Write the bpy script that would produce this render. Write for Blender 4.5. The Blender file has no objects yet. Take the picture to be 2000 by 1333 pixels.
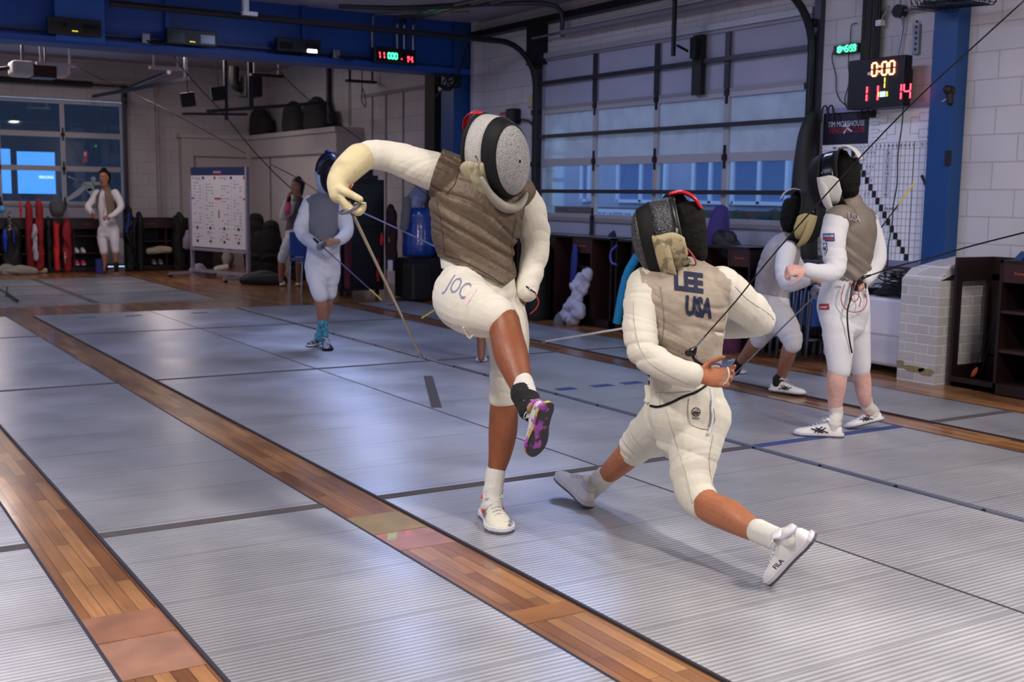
import bpy, bmesh, math, random
import numpy as np
from mathutils import Vector, Matrix
from mathutils.bvhtree import BVHTree
random.seed(7); np.random.seed(7)
S = bpy.context.scene
COL = S.collection
PI = math.pi
# ------------------------------------------------------------------ camera
EYE = 1.40
CX, CY = 1000.0, 666.5
_v1 = np.array([-1416.0, -303.0]); _v2 = np.array([3650.0, -230.5])
FPX = math.sqrt(-float(_v1 @ _v2))
_Y = np.array([_v1[0], _v1[1], FPX]); _Y /= np.linalg.norm(_Y)
_X = np.array([_v2[0], _v2[1], FPX]); _X /= np.linalg.norm(_X)
_Z = -np.cross(_X, _Y) if np.cross(_X, _Y)[1] > 0 else np.cross(_X, _Y)
RW = np.stack([_X, _Y, _Z], 1)            # camera (right, down, forward) = RW @ world
CAM = np.array([0.0, 0.0, EYE])
RIGHT, DOWN, FWD = RW[0].copy(), RW[1].copy(), RW[2].copy()
cd = bpy.data.cameras.new('camera'); cam = bpy.data.objects.new('camera', cd); COL.objects.link(cam)
cd.sensor_width = 36.0; cd.lens = 36.0 * FPX / 2000.0; cd.clip_end = 200
m = Matrix.Identity(4)
for i in range(3):
    m[i][0] = RIGHT[i]; m[i][1] = -DOWN[i]; m[i][2] = -FWD[i]; m[i][3] = CAM[i]
cam.matrix_world = m
cd.dof.use_dof = True; cd.dof.focus_distance = 4.85; cd.dof.aperture_fstop = 4.5
S.camera = cam
S.view_settings.view_transform = 'Standard'; S.view_settings.look = 'None'
S.view_settings.gamma = 1.0; S.view_settings.use_curve_mapping = False
S.view_settings.exposure = 1.12
# ------------------------------------------------------------------ world: dusk sky outside the windows
w = bpy.data.worlds.new('dusk_sky'); S.world = w; w.use_nodes = True
bg = w.node_tree.nodes['Background']; bg.inputs[0].default_value = (0.27, 0.38, 0.56, 1); bg.inputs[1].default_value = 1.25
# ------------------------------------------------------------------ lamps of the hall, blue ones added for window dusk (fixtures are built around them further down)
LAMPS = [(-0.9, 1.2, 34), (0.3, 3.4, 62), (4.3, 0.9, 95), (6.4, 3.0, 24), (0.3, 6.8, 22), (5.4, 10.6, 24), (-0.6, 10.6, 42), (5.6, 7.0, 16), (-1.5, 17.0, 14), (2.4, 18.0, 20), (5.2, 18.2, 18)]
LAMP_Z = 3.62
for lx, ly, pw in LAMPS:
    ld = bpy.data.lights.new('tube_light', 'AREA'); ld.shape = 'RECTANGLE'; ld.size = 0.24; ld.size_y = 1.3
    ld.energy = pw; ld.color = (1.0, 0.93, 0.86) if ly < 5 else ((0.42, 0.55, 1.0) if ly < 14 else (1.0, 0.84, 0.78))  # mid-hall lamps are added in blue, imitating dusk light from the windows
    lo = bpy.data.objects.new('tube_light', ld); lo.location = (lx, ly, LAMP_Z - 0.035); COL.objects.link(lo)

def arr(p): return np.array(p, float)
def ray(px, py): return RW.T @ np.array([px - CX, py - CY, FPX])
def P(px, py, d): return CAM + ray(px, py) / FPX * d          # a point at depth d along the view
def fl(px, py, z=0.0):
    d = ray(px, py); return CAM + d * ((z - EYE) / d[2])
def wx(px, py, x):
    d = ray(px, py); return CAM + d * (x / d[0])
def wy(px, py, y):
    d = ray(px, py); return CAM + d * (y / d[1])
def V(a, b, c=0.0):                                             # direction: a right, b up, c away
    v = a * RIGHT - b * DOWN + c * FWD; return v / np.linalg.norm(v)
def nrm(v): v = arr(v); return v / (np.linalg.norm(v) + 1e-12)
def srgb(r, g=None, b=None):
    if g is None: r, g, b = (int(r[i:i + 2], 16) for i in (0, 2, 4))
    return tuple(((c / 255) / 12.92 if c / 255 <= 0.04045 else ((c / 255 + 0.055) / 1.055) ** 2.4) for c in (r, g, b))
# ------------------------------------------------------------------ materials
def mat(name, col, rough=0.6, metal=0.0, emit=0.0, spec=0.5, noise=None, bump=None, coat=0.0, sheen=0.0, sss=0.0, mix=None, tr=0.0, aniso=0.0):
    """noise=(scale, amount): value mottling; bump=(scale, strength, kind); mix=(colour, scale, low, high): patches of a second colour"""
    if isinstance(col, str): col = srgb(col)
    M = bpy.data.materials.new(name); M.use_nodes = True; nt = M.node_tree; N = nt.nodes; L = nt.links
    b = N['Principled BSDF']; b.inputs['Base Color'].default_value = (*col, 1); b.inputs['Roughness'].default_value = rough
    b.inputs['Metallic'].default_value = metal; b.inputs['Specular IOR Level'].default_value = spec
    b.inputs['Coat Weight'].default_value = coat; b.inputs['Sheen Weight'].default_value = sheen
    b.inputs['Anisotropic'].default_value = aniso
    if tr: b.inputs['Transmission Weight'].default_value = tr
    if sss:
        b.inputs['Subsurface Weight'].default_value = sss; b.inputs['Subsurface Radius'].default_value = (0.02, 0.008, 0.004); b.inputs['Subsurface Scale'].default_value = 0.6
    tc = N.new('ShaderNodeTexCoord'); out = None
    if mix:
        c2, sc, lo, hi = mix
        if isinstance(c2, str): c2 = srgb(c2)
        n = N.new('ShaderNodeTexNoise'); n.inputs['Scale'].default_value = sc; n.inputs['Detail'].default_value = 5; L.new(tc.outputs['Object'], n.inputs['Vector'])
        r = N.new('ShaderNodeMapRange'); r.inputs[1].default_value = lo; r.inputs[2].default_value = hi; L.new(n.outputs['Fac'], r.inputs[0])
        mx = N.new('ShaderNodeMix'); mx.data_type = 'RGBA'; mx.inputs[6].default_value = (*col, 1); mx.inputs[7].default_value = (*c2, 1)
        L.new(r.outputs[0], mx.inputs[0]); out = mx.outputs[2]
    if noise:
        n = N.new('ShaderNodeTexNoise'); n.inputs['Scale'].default_value = noise[0]; n.inputs['Detail'].default_value = 6; L.new(tc.outputs['Object'], n.inputs['Vector'])
        r = N.new('ShaderNodeMapRange'); r.inputs[1].default_value = 0.3; r.inputs[2].default_value = 0.7
        r.inputs[3].default_value = 1 - noise[1]; r.inputs[4].default_value = 1 + noise[1]; L.new(n.outputs['Fac'], r.inputs[0])
        vm = N.new('ShaderNodeVectorMath'); vm.operation = 'SCALE'; L.new(r.outputs[0], vm.inputs['Scale'])
        if out: L.new(out, vm.inputs[0])
        else: vm.inputs[0].default_value = col
        out = vm.outputs[0]
    if out: L.new(out, b.inputs['Base Color'])
    if bump:
        sc, st = bump[0], bump[1]; kind = bump[2] if len(bump) > 2 else 'noise'
        if kind == 'noise':
            n = N.new('ShaderNodeTexNoise'); n.inputs['Scale'].default_value = sc; n.inputs['Detail'].default_value = 4; h = n.outputs['Fac']
        elif kind == 'vor':
            n = N.new('ShaderNodeTexVoronoi'); n.inputs['Scale'].default_value = sc; h = n.outputs['Distance']
        else:
            n = N.new('ShaderNodeTexWave'); n.inputs['Scale'].default_value = sc; n.inputs['Distortion'].default_value = 1.0; n.bands_direction = kind; h = n.outputs['Fac']
        L.new(tc.outputs['Object'], n.inputs['Vector'])
        bp = N.new('ShaderNodeBump'); bp.inputs['Strength'].default_value = st; bp.inputs['Distance'].default_value = 0.01
        L.new(h, bp.inputs['Height']); L.new(bp.outputs['Normal'], b.inputs['Normal'])
    return M
def emis(name, col, st):
    M = bpy.data.materials.new(name); M.use_nodes = True; b = M.node_tree.nodes['Principled BSDF']
    if isinstance(col, str): col = srgb(col)
    b.inputs['Base Color'].default_value = (*[c * .3 for c in col], 1); b.inputs['Emission Color'].default_value = (*col, 1); b.inputs['Emission Strength'].default_value = st
    return M
# ------------------------------------------------------------------ objects
ORG = {}
def fin(o, label=None, cat=None, group=None, kind=None):
    if label: o['label'] = label
    if cat: o['category'] = cat
    if group: o['group'] = group
    if kind: o['kind'] = kind
    return o
def thing(name, loc, label, cat, group=None, kind=None):
    o = bpy.data.objects.new(name, None); o.location = Vector(loc); o.empty_display_size = .1; COL.objects.link(o); ORG[o.name] = arr(loc)
    return fin(o, label, cat, group, kind)
def link(name, me, mats, parent=None, label=None, cat=None, group=None, kind=None, smooth=False, loc=None):
    o = bpy.data.objects.new(name, me); COL.objects.link(o)
    if parent is not None: off = ORG[parent.name]; o.parent = parent
    else:
        off = arr(loc) if loc is not None else arr((0, 0, 0)); o.location = Vector(off)
    ORG[o.name] = off
    if np.any(off != 0) and len(me.vertices):
        co = np.empty(len(me.vertices) * 3, np.float32); me.vertices.foreach_get('co', co); co = co.reshape(-1, 3) - off
        me.vertices.foreach_set('co', co.ravel().astype(np.float32))
    for mm in (mats if isinstance(mats, (list, tuple)) else [mats]): me.materials.append(mm)
    if smooth:
        me.polygons.foreach_set('use_smooth', [True] * len(me.polygons))
    me.update()
    return fin(o, label, cat, group, kind)
def frame_of(t, hint):
    t = nrm(t); s = arr(hint) - t * float(np.dot(hint, t))
    if np.linalg.norm(s) < 1e-5: s = arr((1, 0, 0)) - t * t[0]
    if np.linalg.norm(s) < 1e-3: s = arr((0, 1, 0)) - t * t[1]
    s = nrm(s); return t, s, np.cross(t, s)
def catmull(pts, k):
    """pts: n x m rows, k subdivisions per span"""
    p = np.array(pts, float); n = len(p)
    if n < 3 or k <= 1: 
        return np.array([p[0] + (p[-1] - p[0]) * t for t in np.linspace(0, 1, max(k, 1) + 1)]) if n == 2 else p
    q = np.vstack([2 * p[0] - p[1], p, 2 * p[-1] - p[-2]]); out = []
    for i in range(1, n):
        a, b, c, d = q[i - 1], q[i], q[i + 1], q[i + 2]
        for j in range(k):
            t = j / k
            out.append(0.5 * ((2 * b) + (-a + c) * t + (2 * a - 5 * b + 4 * c - d) * t * t + (-a + 3 * b - 3 * c + d) * t ** 3))
    out.append(p[-1]); return np.array(out)
class MB:
    def __init__(s): s.v = []; s.f = []; s.m = []; s.cm = 0
    def add(s, vs, fs):
        o = len(s.v); s.v.extend([tuple(map(float, v)) for v in vs]); s.f.extend([tuple(i + o for i in f) for f in fs]); s.m.extend([s.cm] * len(fs)); return s
    def box(s, a, b, rz=0.0, c=None):
        x0, y0, z0 = a; x1, y1, z1 = b
        vs = [(x0, y0, z0), (x1, y0, z0), (x1, y1, z0), (x0, y1, z0), (x0, y0, z1), (x1, y0, z1), (x1, y1, z1), (x0, y1, z1)]
        if rz:
            c = c or ((x0 + x1) / 2, (y0 + y1) / 2); ca, sa = math.cos(rz), math.sin(rz)
            vs = [(c[0] + (x - c[0]) * ca - (y - c[1]) * sa, c[1] + (x - c[0]) * sa + (y - c[1]) * ca, z) for x, y, z in vs]
        return s.add(vs, [(0, 3, 2, 1), (4, 5, 6, 7), (0, 1, 5, 4), (1, 2, 6, 5), (2, 3, 7, 6), (3, 0, 4, 7)])
    def obox(s, c, ax, ay, az):                                # oriented box: centre and three half-axes
        c, ax, ay, az = map(arr, (c, ax, ay, az))
        vs = [c + i * ax + j * ay + k * az for k in (-1, 1) for i, j in ((-1, -1), (1, -1), (1, 1), (-1, 1))]
        return s.add(vs, [(0, 3, 2, 1), (4, 5, 6, 7), (0, 1, 5, 4), (1, 2, 6, 5), (2, 3, 7, 6), (3, 0, 4, 7)])
    def prism(s, poly, z0, z1, org=(0, 0, 0), u=(1, 0, 0), v=(0, 1, 0), w_=(0, 0, 1)):
        org, u, v, w_ = map(arr, (org, u, v, w_)); n = len(poly)
        vs = [org + p[0] * u + p[1] * v + z0 * w_ for p in poly] + [org + p[0] * u + p[1] * v + z1 * w_ for p in poly]
        return s.add(vs, [tuple(range(n - 1, -1, -1)), tuple(range(n, 2 * n))] + [(i, (i + 1) % n, n + (i + 1) % n, n + i) for i in range(n)])
    def tube(s, pts, r, n=8, k=1, hint=(0.3, 0.2, 1), flat=1.0, cap=True):
        r = [r] * len(pts) if np.isscalar(r) else list(r)
        rows = [(*p, a, a * flat) for p, a in zip(pts, r)]
        return s.loft(rows, hint, n, k, cap=2 if cap == 2 else (1 if cap else 0))
    def loft(s, rows, side=(1, 0, 0), n=16, k=1, cap=2, sup=2.0):
        """rows: (x,y,z,ra,rb); ra along `side`; cap 0 open, 1 flat, 2 round"""
        q = catmull(rows, k) if k > 1 else np.array(rows, float)
        c = q[:, :3]; ra = np.maximum(q[:, 3], 1e-4); rb = np.maximum(q[:, 4], 1e-4)
        t = np.gradient(c, axis=0) if len(c) > 1 else np.array([[0, 0, 1]])
        rings = []
        if cap == 2:
            tt, ss, bb = frame_of(t[0], side); rm = min(ra[0], rb[0])
            for a in (75, 50, 25): rings.append((c[0] - tt * rm * math.sin(math.radians(a)), ra[0] * math.cos(math.radians(a)), rb[0] * math.cos(math.radians(a)), t[0]))
        for i in range(len(c)): rings.append((c[i], ra[i], rb[i], t[i]))
        if cap == 2:
            tt = nrm(t[-1]); rm = min(ra[-1], rb[-1])
            for a in (25, 50, 75): rings.append((c[-1] + tt * rm * math.sin(math.radians(a)), ra[-1] * math.cos(math.radians(a)), rb[-1] * math.cos(math.radians(a)), t[-1]))
        ang = [2 * PI * j / n for j in range(n)]
        vs = []
        for cc, A, B, T in rings:
            tt, ss, bb = frame_of(T, side)
            for a in ang:
                ca, sa = math.cos(a), math.sin(a)
                if sup != 2.0: ca = math.copysign(abs(ca) ** (2 / sup), ca); sa = math.copysign(abs(sa) ** (2 / sup), sa)
                vs.append(cc + ss * A * ca + bb * B * sa)
        R = len(rings); fs = [(i * n + j, i * n + (j + 1) % n, (i + 1) * n + (j + 1) % n, (i + 1) * n + j) for i in range(R - 1) for j in range(n)]
        if cap: fs += [tuple(range(n - 1, -1, -1)), tuple(range((R - 1) * n, R * n))]
        return s.add(vs, fs)
    def ball(s, c, r, n=12, side=(1, 0, 0), up=(0, 0, 1)):
        r = (r, r, r) if np.isscalar(r) else r
        c = arr(c); t, ss, bb = frame_of(up, side); rows = []
        vs = []; R = max(5, n // 2)
        for i in range(R + 1):
            th = PI * (i + .0) / R; th = min(max(th, 0.06), PI - 0.06)
            for j in range(n):
                a = 2 * PI * j / n; vs.append(c + ss * r[0] * math.sin(th) * math.cos(a) + bb * r[1] * math.sin(th) * math.sin(a) - t * r[2] * math.cos(th))
        fs = [(i * n + j, i * n + (j + 1) % n, (i + 1) * n + (j + 1) % n, (i + 1) * n + j) for i in range(R) for j in range(n)]
        fs += [tuple(range(n - 1, -1, -1)), tuple(range(R * n, (R + 1) * n))]
        return s.add(vs, fs)
    def cyl(s, a, b, r, n=14): return s.tube([a, b], r, n=n)
    def mesh(s, name='m'):
        me = bpy.data.meshes.new(name); me.from_pydata(s.v, [], s.f); me.update(); return me
    def build(s, name, mats, parent=None, label=None, cat=None, group=None, kind=None, smooth=False, loc=None, bevel=0.0, solid=0.0):
        me = s.mesh(name)
        if isinstance(mats, (list, tuple)) and len(mats) > 1: me.polygons.foreach_set('material_index', s.m)
        if parent is None and loc is None and s.v:
            a = np.array(s.v); loc = ((a[:, 0].min() + a[:, 0].max()) / 2, (a[:, 1].min() + a[:, 1].max()) / 2, a[:, 2].min())
        o = link(name, me, mats, parent, label, cat, group, kind, smooth, loc)
        if bevel:
            b = o.modifiers.new('bevel', 'BEVEL'); b.width = bevel; b.segments = 2; b.limit_method = 'ANGLE'
        if solid:
            b = o.modifiers.new('solid', 'SOLIDIFY'); b.thickness = solid; b.offset = 0
        return o
def evaluated(o):
    dg = bpy.context.evaluated_depsgraph_get(); dg.update()
    me = bpy.data.meshes.new_from_object(o.evaluated_get(dg)); return me
def remesh(mb, voxel, smooth=4):
    me = mb.mesh('tmp'); o = bpy.data.objects.new('tmp', me); COL.objects.link(o)
    r = o.modifiers.new('r', 'REMESH'); r.mode = 'VOXEL'; r.voxel_size = voxel
    out = evaluated(o); bpy.data.objects.remove(o); bpy.data.meshes.remove(me)
    n = len(out.vertices); co = np.empty(n * 3, np.float32); out.vertices.foreach_get('co', co); co = co.reshape(-1, 3).astype(float)
    e = np.empty(len(out.edges) * 2, np.int32); out.edges.foreach_get('vertices', e); e = e.reshape(-1, 2)
    deg = np.bincount(e.ravel(), minlength=n).astype(float)
    def lap(c):
        acc = np.zeros_like(c)
        for k in range(3):
            acc[:, k] = np.bincount(e[:, 0], weights=c[e[:, 1], k], minlength=n) + np.bincount(e[:, 1], weights=c[e[:, 0], k], minlength=n)
        return acc / deg[:, None] - c
    for i in range(smooth):
        co = co + 0.5 * lap(co); co = co - 0.30 * lap(co)
    out.vertices.foreach_set('co', co.ravel().astype(np.float32)); out.update()
    return out
def vnormals(me):
    n = len(me.vertices); a = np.empty(n * 3, np.float32); me.vertices.foreach_get('normal', a); return a.reshape(-1, 3).astype(float)
def vcos(me):
    n = len(me.vertices); a = np.empty(n * 3, np.float32); me.vertices.foreach_get('co', a); return a.reshape(-1, 3).astype(float)
def fold(x): return .45 * np.sin(x) + .25 * np.sin(x * 1.73 + 1.3) - .95 * (1 - np.abs(np.sin(x * .62 + .8))) ** 3 - .7 * (1 - np.abs(np.sin(x * 1.1 + 2.1))) ** 5
def wrinkle(me, specs, fuzz=0.0, seed=0):
    """specs: (a, b, radius, freq, amp[, dir]) folds lying across a-b, or running along planes normal to dir"""
    co = vcos(me); nn = vnormals(me); d = np.zeros(len(co)); rs = np.random.RandomState(seed)
    for sp in specs:
        a, b, rad, fr, amp = sp[:5]; a, b = arr(a), arr(b); ab = b - a; L = np.linalg.norm(ab) + 1e-9
        t = ((co - a) @ ab) / L ** 2; tc_ = np.clip(t, 0, 1); dist = np.linalg.norm(co - (a + tc_[:, None] * ab), axis=1)
        wgt = np.exp(-(np.maximum(dist - rad, 0) / (rad * .35 + 1e-4)) ** 2)
        k1, k2 = rs.uniform(-1, 1, (2, 3)); ax = nrm(sp[5]) if len(sp) > 5 else nrm(ab / L + .55 * k1)
        ph = (co @ ax) * fr + 1.6 * np.sin(co @ (k1 * 9) + 1) + 1.1 * np.sin(co @ (k2 * 17))
        mod = .55 + .45 * np.sin(co @ (k1[::-1] * 14) + 2)
        d += amp * wgt * fold(ph) * mod
    if fuzz:
        for i in range(4):
            k = rs.uniform(-1, 1, 3) * (12 + 10 * i); d += fuzz / (1 + i) * np.sin(co @ k + i)
    co += nn * d[:, None]; me.vertices.foreach_set('co', co.ravel().astype(np.float32)); me.update()
def cut(me, planes):
    """keep the side the normal points to"""
    bm = bmesh.new(); bm.from_mesh(me)
    for p, n in planes:
        bmesh.ops.bisect_plane(bm, geom=bm.verts[:] + bm.edges[:] + bm.faces[:], plane_co=Vector(p), plane_no=Vector(-arr(n)), clear_outer=True)
    bm.to_mesh(me); bm.free(); me.update(); return me
def text_geo(txt, bold=0.0, shear=0.0):
    """font outline as flat 2D mesh, 1 unit cap height"""
    cu = bpy.data.curves.new('t', 'FONT'); cu.body = txt; cu.size = 1.0; cu.offset = bold; cu.shear = shear; cu.resolution_u = 2
    o = bpy.data.objects.new('t', cu); COL.objects.link(o); me = evaluated(o); bpy.data.objects.remove(o)
    co = vcos(me)[:, :2]; fs = [tuple(p.vertices) for p in me.polygons]; bpy.data.meshes.remove(me)
    if len(co): co[:, 0] -= co[:, 0].min(); co[:, 1] -= co[:, 1].min()
    return co, fs
def put_text(mb, txt, org, u, v, w, h, lift=0.0015, bold=0.0, shear=0.0, center=True):
    co, fs = text_geo(txt, bold, shear)
    if not len(co): return
    sx = w / co[:, 0].max() if w else h / max(co[:, 1].max(), 1e-6); sy = h / max(co[:, 1].max(), 1e-6)
    org, u, v = arr(org), nrm(u), nrm(v); nn = np.cross(u, v)
    c = (co * [sx, sy]); 
    if center: c = c - c.max(0) / 2
    mb.add([org + a * u + b * v + nn * lift for a, b in c], fs)
def decal(name, tris, org, u, v, targets, material, parent, lift=0.0015, dens=None, label=None):
    """lay a flat 2D mesh (verts, faces in metres about the centre) onto the surfaces of targets"""
    co, fs = tris; org, u, v = arr(org), nrm(u), nrm(v); nn = np.cross(u, v)
    bm = bmesh.new(); bv = [bm.verts.new((float(a), float(b), 0)) for a, b in co]
    for f in fs:
        try: bm.faces.new([bv[i] for i in f])
        except Exception: pass
    bmesh.ops.triangulate(bm, faces=bm.faces[:])
    for _ in range(6):
        le = [e for e in bm.edges if e.calc_length() > (dens or .01)]
        if not le: break
        bmesh.ops.subdivide_edges(bm, edges=le, cuts=1); bmesh.ops.triangulate(bm, faces=bm.faces[:])
    trees = [BVHTree.FromPolygons([Vector(arr(vv.co) + ORG[t.name]) for vv in t.data.vertices], [tuple(p.vertices) for p in t.data.polygons]) for t in targets]
    bad = []
    for q in bm.verts:
        s = org + u * q.co.x + v * q.co.y + nn * 0.25; best = None
        for tr_ in trees:
            h = tr_.ray_cast(Vector(s), Vector(-nn), 0.6)
            if h[0] is not None and (best is None or h[3] < best[1]): best = (h[0], h[3], h[1])
        if best is None: bad.append(q)
        else: q.co = best[0] + Vector(nn) * lift
    bmesh.ops.delete(bm, geom=bad, context='VERTS')
    me = bpy.data.meshes.new(name); bm.to_mesh(me); bm.free()
    return link(name, me, material, parent, label=label, smooth=True)
def join_tris(parts):
    vs = []; fs = []
    for c, f in parts:
        o = len(vs); vs.extend([tuple(x) for x in c]); fs.extend([tuple(i + o for i in g) for g in f])
    return vs, fs
def ttext(txt, w, h, x=0, y=0, bold=0.0, shear=0.0):
    c, f = text_geo(txt, bold, shear); c = c / c.max(0) * [w, h] - [w / 2, h / 2] + [x, y]; return c, f
def trect(w, h, x=0, y=0): return [(x - w / 2, y - h / 2), (x + w / 2, y - h / 2), (x + w / 2, y + h / 2), (x - w / 2, y + h / 2)], [(0, 1, 2, 3)]
def tring(r0, r1, n=28, x=0, y=0, sy=1.0):
    vs = []
    for i in range(n):
        a = 2 * PI * i / n; vs += [(x + r0 * math.cos(a), y + r0 * math.sin(a) * sy), (x + r1 * math.cos(a), y + r1 * math.sin(a) * sy)]
    return vs, [(2 * i, 2 * i + 1, (2 * i + 3) % (2 * n), (2 * i + 2) % (2 * n)) for i in range(n)]
def tbar(x0, y0, x1, y1, w):
    d = arr((x1 - x0, y1 - y0)); L = np.linalg.norm(d); d /= L; p = arr((-d[1], d[0])) * w / 2; a = arr((x0, y0)); b = arr((x1, y1))
    return [tuple(a + p), tuple(a - p), tuple(b - p), tuple(b + p)], [(0, 1, 2, 3)]
SEG = {'0': 'abcdef', '1': 'bc', '2': 'abged', '3': 'abgcd', '4': 'fgbc', '5': 'afgcd', '6': 'afgedc', '7': 'abc', '8': 'abcdefg', '9': 'abcdfg'}
def seven(mb, txt, org, u, v, h, gap=1.0, th=0.13, slant=0.0):
    """seven-segment figures centred at org"""
    org, u, v = arr(org), nrm(u), nrm(v); nn = np.cross(u, v); w_ = h * .5; adv = []
    for ch in txt: adv.append(h * .28 if ch in ':.' else (h * .35 if ch == ' ' else h * .72 * gap))
    x = -sum(adv) / 2; t = h * th
    for ch, a in zip(txt, adv):
        c = x + a / 2; x += a
        def q(x0, y0, x1, y1):
            A = org + (x0 + slant * y0) * u + y0 * v; B = org + (x1 + slant * y1) * u + y1 * v; d = nrm(B - A); p = np.cross(nn, d)
            mb.obox((A + B) / 2 + nn * .003, (B - A) / 2, p * t / 2, nn * .002)
        e = t * .6
        s = {'a': (c - w_ / 2 + e, h / 2, c + w_ / 2 - e, h / 2), 'g': (c - w_ / 2 + e, 0, c + w_ / 2 - e, 0), 'd': (c - w_ / 2 + e, -h / 2, c + w_ / 2 - e, -h / 2),
             'f': (c - w_ / 2, e, c - w_ / 2, h / 2 - e), 'b': (c + w_ / 2, e, c + w_ / 2, h / 2 - e), 'e': (c - w_ / 2, -h / 2 + e, c - w_ / 2, -e), 'c': (c + w_ / 2, -h / 2 + e, c + w_ / 2, -e)}
        if ch == ':':
            for yy in (-.2, .2): q(c - t / 2, yy * h, c + t / 2, yy * h)
        elif ch == '.': q(c - t / 2, -h * .35, c + t / 2, -h * .35)
        elif ch in SEG:
            for k in SEG[ch]: q(*s[k])
# ================================================================== surfaces of the room
def brick_mat(name, c1, c2, mortar, bw, bh, ms, rough, bump, axis='wall', mott=0.05, cm=0.0, metal=0.0, coat=0.0, offs=0.5, tex2=None):
    M = bpy.data.materials.new(name); M.use_nodes = True; nt = M.node_tree; N = nt.nodes; L = nt.links; b = N['Principled BSDF']
    tc = N.new('ShaderNodeTexCoord'); sp = N.new('ShaderNodeSeparateXYZ'); L.new(tc.outputs['Object'], sp.inputs[0]); cb = N.new('ShaderNodeCombineXYZ')
    if axis == 'wall':
        ad = N.new('ShaderNodeMath'); ad.operation = 'ADD'; L.new(sp.outputs[0], ad.inputs[0]); L.new(sp.outputs[1], ad.inputs[1]); L.new(ad.outputs[0], cb.inputs[0]); L.new(sp.outputs[2], cb.inputs[1])
    else:                                                       # planks running along Y
        L.new(sp.outputs[1], cb.inputs[0]); L.new(sp.outputs[0], cb.inputs[1])
    br = N.new('ShaderNodeTexBrick'); br.offset = offs; L.new(cb.outputs[0], br.inputs['Vector'])
    br.inputs['Color1'].default_value = (*srgb(c1), 1); br.inputs['Color2'].default_value = (*srgb(c2), 1); br.inputs['Mortar'].default_value = (*srgb(mortar), 1)
    br.inputs['Scale'].default_value = 1.0; br.inputs['Brick Width'].default_value = bw; br.inputs['Row Height'].default_value = bh
    br.inputs['Mortar Size'].default_value = ms; br.inputs['Mortar Smooth'].default_value = 0.3; br.inputs['Bias'].default_value = 0.0
    n = N.new('ShaderNodeTexNoise'); n.inputs['Scale'].default_value = 2.2; n.inputs['Detail'].default_value = 7; L.new(tc.outputs['Object'], n.inputs['Vector'])
    r = N.new('ShaderNodeMapRange'); r.inputs[1].default_value = .3; r.inputs[2].default_value = .7; r.inputs[3].default_value = 1 - mott; r.inputs[4].default_value = 1 + mott; L.new(n.outputs['Fac'], r.inputs[0])
    vm = N.new('ShaderNodeVectorMath'); vm.operation = 'SCALE'; L.new(br.outputs['Color'], vm.inputs[0]); L.new(r.outputs[0], vm.inputs['Scale']); last = vm.outputs[0]
    if tex2:                                                    # grain stretched along the plank
        mp = N.new('ShaderNodeMapping'); mp.inputs['Scale'].default_value = tex2[0]; L.new(tc.outputs['Object'], mp.inputs[0])
        n3 = N.new('ShaderNodeTexNoise'); n3.inputs['Scale'].default_value = 1.0; n3.inputs['Detail'].default_value = 6; L.new(mp.outputs[0], n3.inputs['Vector'])
        r3 = N.new('ShaderNodeMapRange'); r3.inputs[1].default_value = .3; r3.inputs[2].default_value = .7; r3.inputs[3].default_value = 1 - tex2[1]; r3.inputs[4].default_value = 1 + tex2[1]; L.new(n3.outputs['Fac'], r3.inputs[0])
        v3 = N.new('ShaderNodeVectorMath'); v3.operation = 'SCALE'; L.new(last, v3.inputs[0]); L.new(r3.outputs[0], v3.inputs['Scale']); last = v3.outputs[0]
    L.new(last, b.inputs['Base Color'])
    b.inputs['Roughness'].default_value = rough; b.inputs['Metallic'].default_value = metal; b.inputs['Coat Weight'].default_value = coat; b.inputs['Coat Roughness'].default_value = 0.12
    n2 = N.new('ShaderNodeTexNoise'); n2.inputs['Scale'].default_value = 60; L.new(tc.outputs['Object'], n2.inputs['Vector'])
    h = N.new('ShaderNodeMath'); h.operation = 'MULTIPLY_ADD'; h.inputs[1].default_value = -1.0; L.new(br.outputs['Fac'], h.inputs[0])
    h2 = N.new('ShaderNodeMath'); h2.operation = 'MULTIPLY'; h2.inputs[1].default_value = cm; L.new(n2.outputs['Fac'], h2.inputs[0]); L.new(h2.outputs[0], h.inputs[2])
    bp = N.new('ShaderNodeBump'); bp.inputs['Strength'].default_value = bump; bp.inputs['Distance'].default_value = 0.012; L.new(h.outputs[0], bp.inputs['Height']); L.new(bp.outputs['Normal'], b.inputs['Normal'])
    return M
M_cmu = brick_mat('painted_block', 'c3bec3', 'bfbabf', 'aba5aa', 0.42, 0.215, 0.006, 0.75, 0.5, cm=0.25)
M_brick = brick_mat('painted_brick', 'bab6b6', 'aaa6a8', 'd6d4d2', 0.215, 0.075, 0.006, 0.7, 0.9, cm=0.3, mott=0.1)
M_wood = brick_mat('maple_floor', '6f4325', 'a37449', '301d0f', 0.55, 0.052, 0.0012, 0.30, 0.12, axis='floor', mott=0.28, coat=0.45, tex2=((60, 3, 1), 0.20), offs=0.37)
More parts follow.
